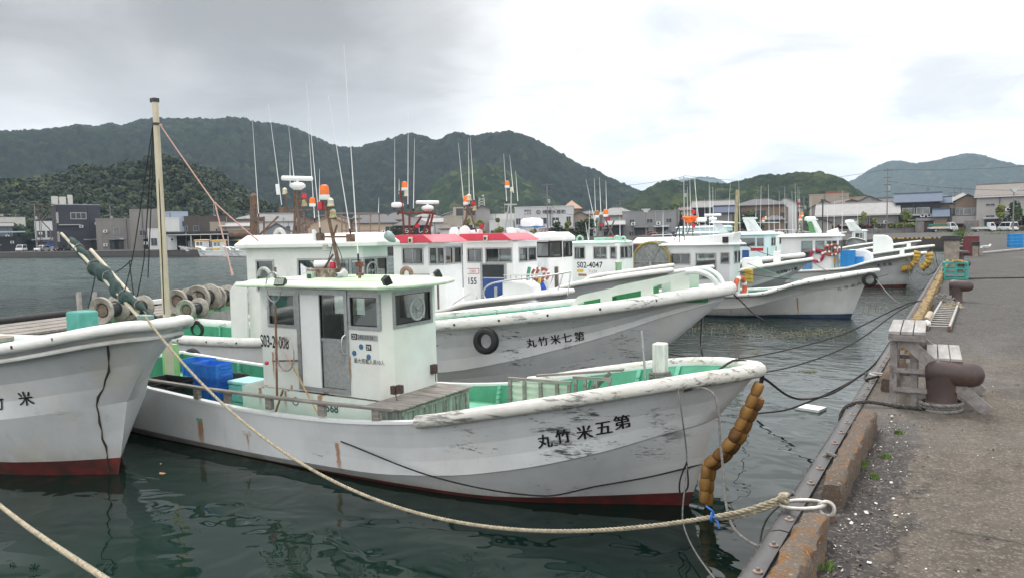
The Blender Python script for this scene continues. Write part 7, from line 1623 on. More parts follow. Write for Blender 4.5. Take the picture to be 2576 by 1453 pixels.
B16, V16 = generic(f16, 'white flybridge boat with a broad white sun roof', 2.1, 12, 1.5, 1.5, 1.0, hullm=HULLG, cab=(-17.4 + 3, -11.0, 1.1, 1.0, 2.85), walls={0: [(.3, 1.0, 2.1, 2.6), (1.3, 2.2, 2.1, 2.6, 'slide')], 2: [(.2, .8, 2.1, 2.6)]}, inner=WHITE, group=FARB, wallm=mat('pale_blue_gelcoat', (.60, .71, .74)))
m = MB(); c = f16.at(1790, 562, 0); d = f16.at(1858, 562, 0); m.hexa([(c[0], -.7, c[2]), (d[0], -.7, d[2]), (d[0], .7, d[2]), (c[0], .7, c[2])], [(c[0] + .2, -.6, c[2] + .18), (d[0] - .5, -.6, d[2] + .12), (d[0] - .5, .6, d[2] + .12), (c[0] + .2, .6, c[2] + .18)]); m.build('sun_roof', WHITE, B16, bevel=.04)
arch(B16, f16, 1806, 588, 0, .8); lamps(B16, f16, [('R', 1793, 556, 1.5), ('o', 1775, 548, 1.8)])
whips(B16, f16, [((1775, 585), (1772, 500)), ((1788, 560), (1786, 470)), ((1862, 590), (1858, 440)), ((1830, 590), (1838, 450))], .03)
f17 = Fr(-3.0, 66, 0)
B17, V17 = generic(f17, 'small far fishing boat with bare deck and blue tarpaulin behind the numbered cabin', 1.9, 12, 1.4, 1.3, .9, cab=None, inner=WHITE, group=FARB)
# the boats on the far left quay
FL = 'small yellow trimmed boats along the far quay'
FYEL = mat('trim_yellow', (.60, .34, .03), .5, .1, 4)
for i, (px, sz, lb, yel) in enumerate(((425, 1.0, 'leftmost small boat on the far quay, its bow to the left', 1), (482, .95, 'second small boat from the left on the far quay, with yellow cabin top', 1), (535, 1.0, 'third small boat on the far quay, white cabin with yellow roof', 1), (566, .9, 'fourth small boat on the far quay, yellow wheelhouse front', 1), (592, .95, 'rightmost small boat on the far quay, behind the big cabin roof', 0))):
 o = at_z(px + 25, 646.5, 0.0); k = np.linalg.norm(o[:2]) / 150.0
 fr = Fr(o[0], o[1] - 1.3 * (i % 2), 180 + 14)
 r, v = generic(fr, lb, 2.0 * k, 8.5 * k * sz, 1.1 * k, 1.25 * k, 1.05 * k, rake=1.0 * k, cab=(-6.2 * k, -4.2 * k, .8 * k, 1.0 * k, 2.9 * k), walls={4: [(.3 * k, .9 * k, 2.0 * k, 2.6 * k), (1.1 * k, 1.6 * k, 2.0 * k, 2.6 * k)], 2: [(.1, .5, 2 * k, 2.6 * k)], 3: [(.05, .3, 2.0 * k, 2.6 * k)]}, inner=WHITE, rib=False, group=FL, rail=(.05, .05), roof=dict(over=.25, mat=FYEL if yel else WHITE, t=.12, camber=.1, chamfer=.5))
 letter_hull(r, v, '八五丸', [(-1.9 * k, 1.0 * k), (-1.5 * k, 1.0 * k), (-1.1 * k, 1.0 * k)], .3 * k, side=1, bold=.02)
 m = MB(); m.ball((-3.2 * k, 0, 1.3 * k), (.9 * k, .7 * k, .5 * k), 12, 7); m.build('deck_cover', mat('cover_grey', (.28, .30, .30), .7, .2, 2), r)
 if yel: m = MB(); m.box(-6.1 * k, -4.3 * k, .80 * k, .84 * k, 1.25 * k, 1.55 * k); m.build('yellow_band', FYEL, r)
 whip(r, (-5 * k, 0, 3.0 * k), (-5.1 * k, 0, 4.2 * k), .03)
# ================================================================== TOWN
WIN = mat('window_dark', (.030, .034, .038), .12, .35, 1.5)
WINL = mat('window_curtain', (.16, .17, .165), .2, .4, 1.2)
FRM = mat('window_frame_grey', (.38, .38, .38), .5)
FRD = mat('window_frame_dark', (.05, .05, .055), .5)
def wallm(name, col, dirt=None, var=.08, damt=.33): return mat(name, col, .8, var, .35, 0, 0, 60, dirt or tuple(c * .55 for c in col), damt, (1, 1, .3))
TILE = {}
def roofm(name, col, rows=3.2):
 if name in _mats: return _mats[name]
 t = NT(name); X = t.xyz()
 s = t.math('FRACT', t.math('MULTIPLY', t.math('ADD', X[2], t.math('MULTIPLY', X[1], .25)), rows))
 c = t.mix(t.noise(.8, 5, .65), tuple(q * .7 for q in col), tuple(min(1, q * 1.25) for q in col))
 c = t.mix(t.math('MULTIPLY', t.step(s, .75, .95), .5), c, tuple(q * .4 for q in col))
 t.set(col=c, rough=.75); t.bump(s, .4, .06); _mats[name] = t.m; return t.m
def place(x0, x1, Y, yaw=0.0):
 """ground frame of a house seen between two picture columns, its front turned to the viewer"""
 xc = (x0 + x1) / 2; P = at_y(xc, 600, Y); d = ray(xc, 600); hl = math.hypot(d[0], d[1]); dist = math.hypot(P[0], P[1])
 w = abs(x1 - x0) / F * float(np.dot(P - EYE, _f))
 a = atan2(-d[0], d[1]); return P, w, a + radians(yaw), dist
def zof(x, y, dist):
 d = ray(x, y); return EZ + dist * d[2] / math.hypot(d[0], d[1])
def windows(root, wf, wins, z0, hh, w, frm=None, glass=None, dpt=0.0):
 for (a, b, c, d) in wins:
  x0, x1 = -w / 2 + a * w, -w / 2 + b * w; za, zb = z0 + c * hh, z0 + d * hh; fwid = max(.06, (x1 - x0) * .05)
  m = MB(); yy = -dpt
  m.box(x0 - fwid, x1 + fwid, yy - .10, yy + .02, zb, zb + fwid); m.box(x0 - fwid, x1 + fwid, yy - .12, yy + .02, za - fwid, za); m.box(x0 - fwid, x0, yy - .10, yy + .02, za, zb); m.box(x1, x1 + fwid, yy - .10, yy + .02, za, zb)
  n = 1 if x1 - x0 < .9 else (2 if x1 - x0 < 2.6 else max(2, int((x1 - x0) / 1.0)))
  for k in range(1, n): xm = x0 + (x1 - x0) * k / n; m.box(xm - fwid * .35, xm + fwid * .35, yy - .08, yy + .02, za, zb)
  wd = m.build('window', frm or FRM, root)
  g_ = MB(); g_.box(x0, x1, yy - .045, yy - .03, za, zb); g_.build('pane', glass or WIN, wd)
def house(name, label, cat, x0, x1, Y, yt, wm, yr=None, kind='flat', rm=None, yaw=0, depth=9, wins=(), side=(), group='buildings round the harbour', frm=None, glass=None, base=QZ, over=.5, axis='x', store=None):
 P, w, a, dist = place(x0, x1, Y, yaw); xc = (x0 + x1) / 2
 r = thing(name, label, cat, (P[0], P[1], base), a, group)
 zt = zof(xc, yt, dist) - base; zr = (zof(xc, yr, dist) - base) if yr is not None else zt
 m = MB(); m.box(-w / 2, w / 2, 0, depth, 0, zt)
 if kind == 'gable':
  if axis == 'y': m.prism_y([(-w / 2, zt), (w / 2, zt), (0, zr - .08)], 0, depth)
  else:
   for xx in (-w / 2, w / 2 - .05): m.hexa([(xx, 0, zt), (xx + .05, 0, zt), (xx + .05, depth, zt), (xx, depth, zt)], [(xx, depth / 2 - .05, zr - .12), (xx + .05, depth / 2 - .05, zr - .12), (xx + .05, depth / 2 + .05, zr - .12), (xx, depth / 2 + .05, zr - .12)])
 m.build('wall', wm, r)
 rb = MB(); o = over; t = .18
 if kind == 'flat':
  p = .35
  rb.box(-w / 2 - .08, w / 2 + .08, -.08, .12, zt - .02, zt + p * .5); rb.box(-w / 2 - .08, w / 2 + .08, depth - .12, depth + .08, zt, zt + p * .5); rb.box(-w / 2 - .08, -w / 2 + .12, .12, depth - .12, zt, zt + p * .5); rb.box(w / 2 - .12, w / 2 + .08, .12, depth - .12, zt, zt + p * .5); rb.box(-w / 2, w / 2, 0, depth, zt - .01, zt + .04)
  rb.build('parapet', rm or wm, r)
 elif kind == 'gable':
  if axis == 'y':
   rb.hexa([(-w / 2 - o, -o, zt - .25), (0, -o, zr), (0, depth + o, zr), (-w / 2 - o, depth + o, zt - .25)], [(-w / 2 - o, -o, zt - .25 + t), (0, -o, zr + t), (0, depth + o, zr + t), (-w / 2 - o, depth + o, zt - .25 + t)])
   rb.hexa([(0, -o, zr), (w / 2 + o, -o, zt - .25), (w / 2 + o, depth + o, zt - .25), (0, depth + o, zr)], [(0, -o, zr + t), (w / 2 + o, -o, zt - .25 + t), (w / 2 + o, depth + o, zt - .25 + t), (0, depth + o, zr + t)])
  else:
   for s0, s1 in ((-o, depth / 2), (depth + o, depth / 2)):
    rb.hexa([(-w / 2 - o, s0, zt - .1), (w / 2 + o, s0, zt - .1), (w / 2 + o, s1, zr), (-w / 2 - o, s1, zr)], [(-w / 2 - o, s0, zt - .1 + t), (w / 2 + o, s0, zt - .1 + t), (w / 2 + o, s1, zr + t), (-w / 2 - o, s1, zr + t)])
   rb.box(-w / 2 - o, w / 2 + o, depth / 2 - .2, depth / 2 + .2, zr + t * .6, zr + t + .2)
  rb.build('roof', rm, r)
 elif kind == 'hip':
  k = min(w, depth) * .42; R = [(-w / 2 + k, depth / 2), (w / 2 - k, depth / 2)] if w > depth * .9 else [(-.1, depth * .4), (.1, depth * .6)]
  E_ = [(-w / 2 - o, -o, zt - .1), (w / 2 + o, -o, zt - .1), (w / 2 + o, depth + o, zt - .1), (-w / 2 - o, depth + o, zt - .1), (R[0][0], R[0][1], zr), (R[1][0], R[1][1], zr)]
  rb.add(E_ + [(x, y, z - t) for x, y, z in E_[:4]], [(0, 1, 5, 4), (1, 2, 5), (2, 3, 4, 5), (3, 0, 4), (0, 6, 7, 1), (1, 7, 8, 2), (2, 8, 9, 3), (3, 9, 6, 0), (6, 9, 8, 7)]); rb.tube([E_[4], E_[5]], .16, 6); rb.build('roof', rm, r)
 windows(r, wm, wins, 0, zt, w, frm, glass)
 g_ = np.random.default_rng(int(abs(x0 * 7 + yt)));
 if w > 5 and Y < 215:
  for k in range(1 + int(w > 12)):
   x = w * g_.uniform(-.46, .46); m = MB(); m.tube([(x, -.1, .2), (x, -.1, zt - .1)], .07, 6); m.build('downpipe', FRM if k else FRD, r)
  for k in range(2 + int(w > 14)):
   x = w * g_.uniform(-.42, .42); z = zt * g_.choice([.12, .5, .56]); m = MB(); m.box(x - .45, x + .45, -.5, -.02, z, z + .7); o_ = m.build('air_conditioner', WHITEP, r); m = MB(); m.lathe([(.26, -.52), (.26, -.5)], 12, (x, 0, z + .36), axis='y'); m.build('fan_grille', FRD, o_)
  for k in range(2):
   x = w * g_.uniform(-.4, .4); q = min(1.6, w * .12); m = MB(); m.box(x - q, x + q, -.06, .01, .1, min(2.6, zt * .4)); m.build('doorway', mat('doorway_dark', (.035, .033, .032), .6, .3, 1), r); m = MB(); m.hexa([(x - q - .2, -1.1, min(2.6, zt * .4) + .1), (x + q + .2, -1.1, min(2.6, zt * .4) + .1), (x + q + .2, 0, min(2.6, zt * .4) + .4), (x - q - .2, 0, min(2.6, zt * .4) + .4)], [(x - q - .2, -1.1, min(2.6, zt * .4) + .2), (x + q + .2, -1.1, min(2.6, zt * .4) + .2), (x + q + .2, 0, min(2.6, zt * .4) + .5), (x - q - .2, 0, min(2.6, zt * .4) + .5)]); m.build('canopy', C_LGREY if k else R_GREY, r)
  m = MB(); x = w * g_.uniform(-.3, .3); z = max(zr, zt) + (.1 if kind == 'flat' else -.6); m.tube([(x, depth * .5, z), (x, depth * .5, z + 2.2)], .04, 5)
  for k in range(4): m.tube([(x - .5 + .08 * k, depth * .5, z + 1.4 + .2 * k), (x + .5 - .08 * k, depth * .5, z + 1.4 + .2 * k)], .025, 4)
  m.build('aerial', FRD, r)
 return r, w, zt, zr, depth
def slab(root, name, x0, x1, y0, y1, z0, z1, m_, bevel=0): mb = MB(); mb.box(x0, x1, y0, y1, z0, z1); return mb.build(name, m_, root, bevel=bevel)
L1 = lambda zx, zy: (zx * .13295, 476.6 + zy * .13295)
C_CREAM = wallm('wall_cream', (.50, .48, .43)); C_NAVY = mat('wall_darknavy', (.030, .031, .040), .7, .08, .5); C_GREY = wallm('wall_stained_grey', (.22, .205, .19), (.07, .065, .06), .15, .42); C_LBLUE = wallm('wall_pale_blue', (.36, .41, .50)); C_WHITE = wallm('wall_white', (.58, .58, .57)); C_BROWN = wallm('wall_darkbrown', (.075, .058, .052)); C_TAN = wallm('wall_tan', (.33, .27, .21)); C_BEIGE = wallm('wall_beige', (.38, .34, .28)); C_LGREY = wallm('wall_lightgrey', (.34, .345, .35)); C_PEACH = wallm('wall_peach', (.46, .36, .26)); C_BLACKW = mat('wall_blackwood', (.022, .022, .026), .85, .3, 2, 0, 0, 60, (.05, .05, .055), .4, (3, 3, .4)); C_BRWOOD = wallm('wall_brownboard', (.20, .145, .105)); C_CORR = wallm('wall_corrugated', (.36, .34, .32))
R_DARK = roofm('roof_tile_dark', (.075, .072, .075)); R_BLUE = roofm('roof_blue', (.085, .115, .165)); R_NAVY = roofm('roof_navy', (.04, .055, .105)); R_GREY = roofm('roof_grey', (.20, .195, .19)); R_PEACH = roofm('roof_peach', (.36, .22, .15)); R_BROWN = roofm('roof_brown', (.12, .085, .07)); R_LIGHT = roofm('roof_lightgrey', (.32, .31, .30)); R_SLATE = roofm('roof_slate', (.17, .145, .13), 2.2)
# --- far left quay
house('house', 'cream flat roofed block with a small rooftop room at the far left edge', 'house', -45, 57, 118, 548, C_CREAM, wins=[(.25, .45, .6, .8)])
house('house', 'little cream rooftop house with brown roof line at the far left', 'house', -10, 41, 124, 539, C_CREAM, rm=R_BROWN, wins=[(.72, .9, .88, .95)], group='buildings round the harbour')
house('house', 'blue grey house with sloping grey roof at the far left edge', 'house', -50, 25, 112, 570, mat('wall_bluegrey', (.10, .115, .14), .8, .1, 1), 562, 'gable', R_GREY, depth=7, wins=[(.85, .98, .6, .85)])
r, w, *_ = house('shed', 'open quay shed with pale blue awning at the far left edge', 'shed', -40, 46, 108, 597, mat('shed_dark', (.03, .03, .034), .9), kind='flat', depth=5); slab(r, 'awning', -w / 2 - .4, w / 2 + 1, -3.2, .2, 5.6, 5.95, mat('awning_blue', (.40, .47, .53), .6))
r, w, zt, *_ = house('house', 'small whitish house with wide window behind the roadside pole', 'house', 93, 136, 122, 558, C_WHITE, wins=[(.1, .5, .45, .68), (.6, .95, .45, .68)]); slab(r, 'canopy', -w / 2 - 1, w / 2 + 1, -1.6, .05, zt * .36, zt * .40, C_LGREY); slab(r, 'blue_sheet', -w * .1, w * .45, -.3, -.1, zt * .14, zt * .32, mat('sheet_blue', (.02, .08, .30), .6))
r, w, zt, zr, dp = house('office_block', 'tall dark navy block on stilts with rooftop air conditioners and steel stairs', 'building', 153, 250, 112, 516, C_NAVY, wins=[(.33, .66, .70, .82)], yaw=9, depth=8, rm=C_LGREY)
for k, (a, b, h) in enumerate(((.06, .20, 1.9), (.22, .38, 1.8), (.42, .53, 2.3))):
 m = MB(); m.box(-w / 2 + a * w - 1.2, -w / 2 + b * w - 1.3, 1.2, 2.6, zt + .25, zt + .25 + h * 1.1); m.build('air_conditioner', mat('ac_cream', (.52, .51, .46), .6, .06, 2), r, bevel=.04)
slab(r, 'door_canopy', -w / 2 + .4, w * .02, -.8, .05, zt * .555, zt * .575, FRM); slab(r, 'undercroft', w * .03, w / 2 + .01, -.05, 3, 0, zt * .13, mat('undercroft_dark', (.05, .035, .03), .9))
for z0, z1 in ((.60, .84), (.20, .42)): slab(r, 'door', -w / 2 - .05, -w / 2 + .5, -.06, .02, zt * z0, zt * z1, mat('door_pale', (.42, .42, .40), .6))
m = MB();
for k in range(3):
 z0, z1 = zt * (.06 + .3 * k), zt * (.36 + .3 * k); sx = -1 if k % 2 else 1
 m.bar((-w / 2 - 3.6 if sx > 0 else -w / 2 - .8, -.6, z0), (-w / 2 - .8 if sx > 0 else -w / 2 - 3.6, -.6, z1), .9, .15); m.box(-w / 2 - 4.2, -w / 2 - .02, -1.2, 0, z1 - .1, z1)
for x in (-4.1, -.6): m.box(-w / 2 + x - .08, -w / 2 + x + .08, -1.2, -1.05, 0, zt * .96)
m.build('outside_stair', mat('stair_rust', (.11, .055, .05), .8, .3, 2), r)
house('warehouse', 'long low stained concrete building right of the dark navy block', 'building', 249, 335, 116, 551, C_GREY, wins=[(.15, .23, .48, .6), (.45, .6, .50, .72)], depth=8, glass=WINL)
house('warehouse', 'taller stained grey concrete building behind the cream mast', 'building', 333, 400, 115, 528, C_GREY, wins=[(.3, .5, .35, .48), (.62, .9, .12, .3)], depth=9)
house('shed', 'small white walled shed left of the cream mast', 'shed', 374, 400, 111, 577, C_WHITE, wins=[(.25, .75, .2, .55)], depth=4)
house('building', 'pale blue two storey building right of the cream mast', 'building', 382, 472, 122, 534, C_LBLUE, wins=[(.36, .47, .66, .75), (.53, .70, .66, .75), (.84, .9, .6, .74), (.85, .9, .26, .36)], frm=C_LBLUE)
house('building', 'white building with wide window in front of the pale blue one', 'building', 408, 451, 116, 549, C_WHITE, wins=[(.12, .9, .30, .55)], glass=WINL, depth=5)
house('building', 'long dark brown flat roofed building left of the rusty stack', 'building', 471, 592, 130, 545, C_BROWN, wins=[(.02, .06, .55, .7), (.17, .27, .55, .7), (.68, .80, .5, .72)], depth=8)
house('building', 'tan block standing before the long dark brown building', 'building', 531, 567, 121, 560, C_TAN, wins=[(.36, .48, .5, .75)], depth=5)
house('building', 'low tan building with pale sloping roof beside the rusty stack', 'building', 560, 640, 124, 570, C_TAN, 562, 'gable', R_LIGHT, depth=8)
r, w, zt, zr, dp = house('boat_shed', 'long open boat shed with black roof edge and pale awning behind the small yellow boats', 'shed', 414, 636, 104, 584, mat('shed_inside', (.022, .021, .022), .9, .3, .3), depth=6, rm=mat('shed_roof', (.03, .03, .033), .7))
slab(r, 'awning', -w / 2 + w * .08, w * .28, -5, -.05, zt * .83, zt * .87, C_WHITE); slab(r, 'white_wall', -w / 2 - .2, -w * .33, -.3, -.05, 0, zt * .8, C_WHITE); slab(r, 'inner_shelf', -w * .22, w * .0, -.4, -.1, zt * .1, zt * .5, C_LGREY)
m = MB()
for x in (-.42, -.18, .02, .2, .4): m.box(w * x - .12, w * x + .12, -4.6, -4.3, 0, zt * .85)
m.build('shed_post', FRM, r)
r = thing('greenhouse', 'white plastic greenhouse tunnel low on the near hill', 'greenhouse', tuple(at_d(266, 503, 300))); m = MB(); m.box(-7, 7, -.5, .5, -.3, .3); m.build('cover', C_WHITE, r); r.rotation_euler = (0, radians(1), .9)
# --- centre
house('house', 'white house with grey roof behind the rusty stack', 'house', 656, 742, 150, 558, C_WHITE, 537, 'gable', R_GREY, depth=10, wins=[(.4, .6, .55, .8), (.75, .85, .55, .8)])
house('warehouse', 'grey gable fronted warehouse behind the second boat\'s roof', 'building', 664, 730, 128, 582, wallm('wall_gable_grey', (.24, .245, .26)), 562, 'gable', R_GREY, axis='y', wins=[(.6, .85, .3, .55)])
house('house', 'peach house with orange tiled roof behind the masts', 'house', 774, 882, 146, 566, C_PEACH, 545, 'gable', R_PEACH, axis='y', wins=[(.2, .35, .4, .62), (.55, .7, .4, .62)])
house('house', 'large cream house with two tiers of dark tiled roof', 'house', 896, 1002, 150, 560, C_PEACH, 537, 'hip', R_DARK, wins=[(.1, .25, .2, .42), (.4, .58, .2, .42), (.7, .9, .55, .8)])
house('house', 'ochre house with dark roof between the cream house and the dark shop', 'house', 960, 1040, 165, 552, wallm('wall_ochre', (.34, .22, .09)), 533, 'hip', R_DARK, wins=[(.3, .6, .4, .7)])
r, w, zt, *_ = house('shop', 'dark fronted shop with white lettering on a black fascia', 'shop', 995, 1085, 135, 566, C_BLACKW, 545, 'hip', R_DARK, wins=[(.15, .45, .1, .45), (.55, .9, .1, .45)])
m = MB(); text_on(m, 'しらす', (-w * .42, -.12, zt * .60), (1, 0, 0), (0, 0, 1), zt * .30, .0); text_on(m, 'しらす', (w * .12, -.12, zt * .60), (1, 0, 0), (0, 0, 1), zt * .30, .0); m.build('shop_lettering', WHITEP, r)
house('house', 'low house with pale roof right of the dark shop', 'house', 1062, 1120, 155, 560, C_WHITE, 549, 'gable', R_LIGHT)
house('kiosk', 'small white hut with brown thatch like roof near the hedge', 'hut', 1108, 1140, 140, 574, C_WHITE, 564, 'hip', R_BROWN, depth=4, wins=[(.3, .6, .1, .6)])
r, w, zt, *_ = house('apartment_house', 'beige modern three storey house with balconies and large dark windows', 'house', 1117, 1205, 150, 545, C_BEIGE, wins=[(.1, .32, .30, .62), (.5, .62, .35, .65), (.7, .95, .30, .65)], frm=FRD)
house('apartment_house', 'upper storey of the beige modern house with dark framed glass doors', 'house', 1142, 1196, 153, 520, C_BEIGE, kind='flat', rm=FRD, wins=[(.15, .45, .74, .94), (.6, .95, .74, .94)], frm=FRD)
house('stair_tower', 'square grey tower with brown pitched top beside the beige modern house', 'building', 1198, 1234, 152, 526, wallm('wall_tower', (.27, .26, .25)), 518, 'gable', R_BROWN, axis='y', wins=[(.25, .45, .35, .62)], depth=6)
m = MB(); P, w, a, dist = place(1206, 1222, 156); r = thing('roof_tower', 'little white lattice tower with loudspeakers on the grey stair tower', 'tower', (P[0], P[1], zof(1214, 524, dist)), a)
h = zof(1214, 498, dist) - zof(1214, 524, dist)
for sx in (-1, 1):
 for sy in (0, 1): m.bar((sx * w / 2, sy * w, 0), (sx * w * .38, sy * w, h), .12, .12)
for k in range(4): m.bar((-w / 2, 0, h * k / 4), (w / 2, 0, h * (k + 1) / 4), .08, .08); m.bar((w / 2, 0, h * k / 4), (-w / 2, 0, h * (k + 1) / 4), .08, .08)
m.build('lattice', C_WHITE, r); m = MB(); m.lathe([(.1, 0), (.3, .5)], 10, axis='x', c=(.1, 0, h + .5)); m.build('speaker', C_WHITE, r)
house('factory', 'low white wing of the fish company building', 'building', 1232, 1300, 150, 556, C_WHITE, rm=C_WHITE, wins=[(.05, .2, .30, .55), (.5, .7, .30, .55)])
house('factory', 'white flat upper wing left of the fish company front', 'building', 1232, 1296, 158, 540, C_WHITE, rm=C_WHITE)
r, w, zt, *_ = house('fish_company', 'white two storey fish company building with lettering and four square windows', 'building', 1296, 1442, 152, 521, wallm('wall_company', (.50, .50, .505)), wins=[(.02, .10, .50, .68), (.17, .30, .50, .68), (.42, .55, .50, .68), (.64, .76, .50, .68), (.89, .96, .52, .70)], frm=C_WHITE, yaw=-4)
m = MB(); text_on(m, '晴穂水産㈱', (-w * .02, -.05, zt * .80), (1, 0, 0), (0, 0, 1), zt * .13, .012, sx=1.05); text_on(m, '釜揚げ', (-w * .34, -.05, zt * .87), (1, 0, 0), (0, 0, 1), zt * .075, .006); text_on(m, 'しらす', (-w * .34, -.05, zt * .79), (1, 0, 0), (0, 0, 1), zt * .075, .006); m.build('company_lettering', INK, r)
m = MB(); m.torus((-w * .09, -.06, zt * .85), zt * .055, zt * .008, 'y', 22, 5); text_on(m, '三', (-w * .115, -.06, zt * .82), (1, 0, 0), (0, 0, 1), zt * .075, .01); m.build('round_emblem', mat('emblem_brown', (.10, .03, .02), .6), r)
slab(r, 'banner', -w * .20, w * .20, -.3, -.05, zt * .24, zt * .42, C_WHITE)
m = MB(); text_on(m, 'しらす', (-w * .19, -.32, zt * .27), (1, 0, 0), (0, 0, 1), zt * .15, .008); text_on(m, 'しらす', (w * .06, -.32, zt * .27), (1, 0, 0), (0, 0, 1), zt * .15, .008); m.build('banner_lettering', mat('banner_ink', (.02, .07, .16), .5), r)
m = MB(); text_on(m, '直売所', (-w * .05, -.32, zt * .30), (1, 0, 0), (0, 0, 1), zt * .09, .006); m.build('banner_lettering', mat('banner_red', (.50, .08, .03), .5), r)
house('house', 'brown house with steep pyramid roof behind the fish company', 'house', 1418, 1462, 185, 524, C_BRWOOD, 503, 'hip', R_PEACH, depth=11, wins=[(.3, .6, .6, .85)])
house('house', 'tan house with low dark roof right of the fish company', 'house', 1437, 1482, 160, 545, C_TAN, 533, 'gable', R_BROWN, axis='y', wins=[(.2, .7, .55, .75)])
house('house', 'grey house with hipped slate roof and charcoal lower porch', 'house', 1500, 1604, 165, 540, C_LGREY, 521, 'hip', R_GREY, wins=[(.05, .35, .35, .55), (.5, .8, .35, .6)])
house('office_block', 'long plain grey block with two rows of small windows', 'building', 1567, 1708, 158, 532, wallm('wall_block', (.235, .235, .235)), wins=[(.13, .21, .58, .72), (.43, .53, .58, .72), (.77, .86, .58, .72), (.12, .20, .12, .28), (.43, .53, .10, .28), (.77, .86, .12, .30)])
house('garage', 'charcoal lean to porch left of the plain grey block', 'garage', 1528, 1568, 150, 566, C_BLACKW, 556, 'gable', R_LIGHT, depth=5)
house('house', 'dark gabled house behind the harbour poles', 'house', 1746, 1842, 175, 522, C_BLACKW, 505, 'gable', R_GREY, wins=[(.35, .45, .5, .7)])
house('house', 'house with navy metal roof beside the dark gabled house', 'house', 1801, 1842, 158, 536, wallm('wall_dull', (.20, .19, .19)), 520, 'gable', R_NAVY, depth=7)
house('house', 'brown two storey house with wide dark hipped roof behind the far boats', 'house', 1850, 1978, 165, 515, C_BRWOOD, 498, 'hip', R_DARK, wins=[(.09, .28, .50, .78), (.36, .58, .58, .80), (.85, .94, .5, .72)], frm=FRD, depth=10)
house('house', 'tall white gabled house behind the brown hipped house', 'house', 1952, 2002, 185, 512, C_WHITE, 496, 'gable', R_GREY, axis='y', wins=[(.4, .6, .5, .7)])
house('shed', 'small outbuilding roof in front of the brown house', 'shed', 1925, 1972, 155, 552, C_BRWOOD, 541, 'hip', R_DARK, depth=4)
house('hotel', 'tan hotel block rising behind the roofs', 'building', 2038, 2130, 260, 489, C_TAN, wins=[(.3, .42, .8, .88)])
house('hotel', 'brick red rooftop block on the tan hotel', 'building', 2078, 2118, 266, 483, wallm('wall_brickred', (.24, .085, .06)), wins=[])
house('hotel', 'long tan wing of the hotel behind the low warehouse', 'building', 2110, 2180, 268, 497, C_TAN)
house('house', 'dark tiled house left of the low warehouse', 'house', 2038, 2110, 205, 524, wallm('wall_plaster', (.30, .29, .27)), 505, 'gable', R_DARK, axis='y')
house('house', 'plastered gable house behind the low warehouse', 'house', 2148, 2222, 215, 512, wallm('wall_plaster', (.30, .29, .27)), 494, 'gable', R_DARK, axis='y')
r, w, zt, *_ = house('warehouse', 'long low warehouse with pale weathered tile roof', 'building', 2062, 2248, 195, 541, wallm('wall_warehouse', (.20, .19, .18)), 511, 'gable', R_LIGHT, depth=12, wins=[(.62, .76, .0, .05), (.72, .92, .25, .5)])
slab(r, 'shutter', -w * .1, w * .02, -.06, .01, .2, zt * .8, C_LGREY); slab(r, 'doorway', w * .14, w * .19, -.06, .01, .1, zt * .8, DARKIN); slab(r, 'gutter', -w / 2 - .5, w / 2 + .5, -.75, -.5, zt - .25, zt - .02, C_WHITE)
house('house', 'small pale shed with dark low roof below the warehouse', 'shed', 2038, 2090, 178, 560, wallm('wall_plaster', (.30, .29, .27)), 551, 'gable', R_BROWN, axis='y', depth=4)
r, w, zt, *_ = house('house', 'black boarded two storey house with blue roof and long white framed windows', 'house', 2258, 2356, 200, 509, C_BLACKW, 487, 'gable', R_BLUE, depth=9, wins=[(.16, .42, .60, .80), (.48, .76, .60, .80)], glass=WINL)
slab(r, 'balcony_rail', -w * .36, w * .28, -.5, -.35, zt * .55, zt * .61, FRM); m = MB(); m.hexa([(-w * .04, -2.6, zt * .37), (w / 2, -2.6, zt * .37), (w / 2, -.01, zt * .46), (-w * .04, -.01, zt * .46)], [(-w * .04, -2.6, zt * .39), (w / 2, -2.6, zt * .39), (w / 2, -.01, zt * .48), (-w * .04, -.01, zt * .48)]); m.build('porch_roof', R_GREY, r); slab(r, 'porch_front', -w * .02, w * .46, -2.2, -.05, 0, zt * .34, mat('porch_brown', (.10, .065, .05), .8, .2, 2))
for x in (-.03, .36, .44): slab(r, 'porch_post', w * x, w * x + .35, -2.35, -2.21, 0, zt * .36, C_WHITE)
house('house', 'narrow dark house with small blue roofs between the black house and the beige house', 'house', 2340, 2384, 203, 512, C_BRWOOD, 497, 'gable', R_BLUE, depth=7, wins=[])
house('shed', 'low blue roofed lean to between the two houses', 'shed', 2352, 2380, 196, 546, C_BRWOOD, 528, 'gable', R_BLUE, depth=6)
house('house', 'beige house with pale pyramid roof left of the big warehouse', 'house', 2382, 2458, 212, 508, C_BEIGE, 484, 'hip', R_LIGHT, depth=10, wins=[(.02, .18, .55, .8), (.22, .36, .6, .8)])
r, w, zt, *_ = house('house', 'brown gabled front house with white shop awning and garage doors', 'house', 2406, 2460, 200, 505, C_BRWOOD, 490, 'gable', R_BROWN, axis='y', depth=8, wins=[(.36, .92, .56, .74), (.03, .32, .54, .76)], glass=WINL)
slab(r, 'shop_fascia', -w * .62, w * .5, -1.4, -.05, zt * .26, zt * .50, C_CORR)
for a, b in ((-.55, -.05), (.02, .46)): slab(r, 'garage_door', w * a, w * b, -.12, -.05, 0, zt * .25, mat('garage_brown', (.16, .11, .09), .7, .1, 2))
r, w, zt, *_ = house('warehouse', 'big grey corrugated warehouse with brown roof at the right edge', 'building', 2470, 2640, 196, 491, C_CORR, 458, 'gable', R_SLATE, depth=22, wins=[(.12, .23, .72, .78), (.12, .23, .32, .45), (.47, .55, .7, .78), (.47, .55, .3, .45)])
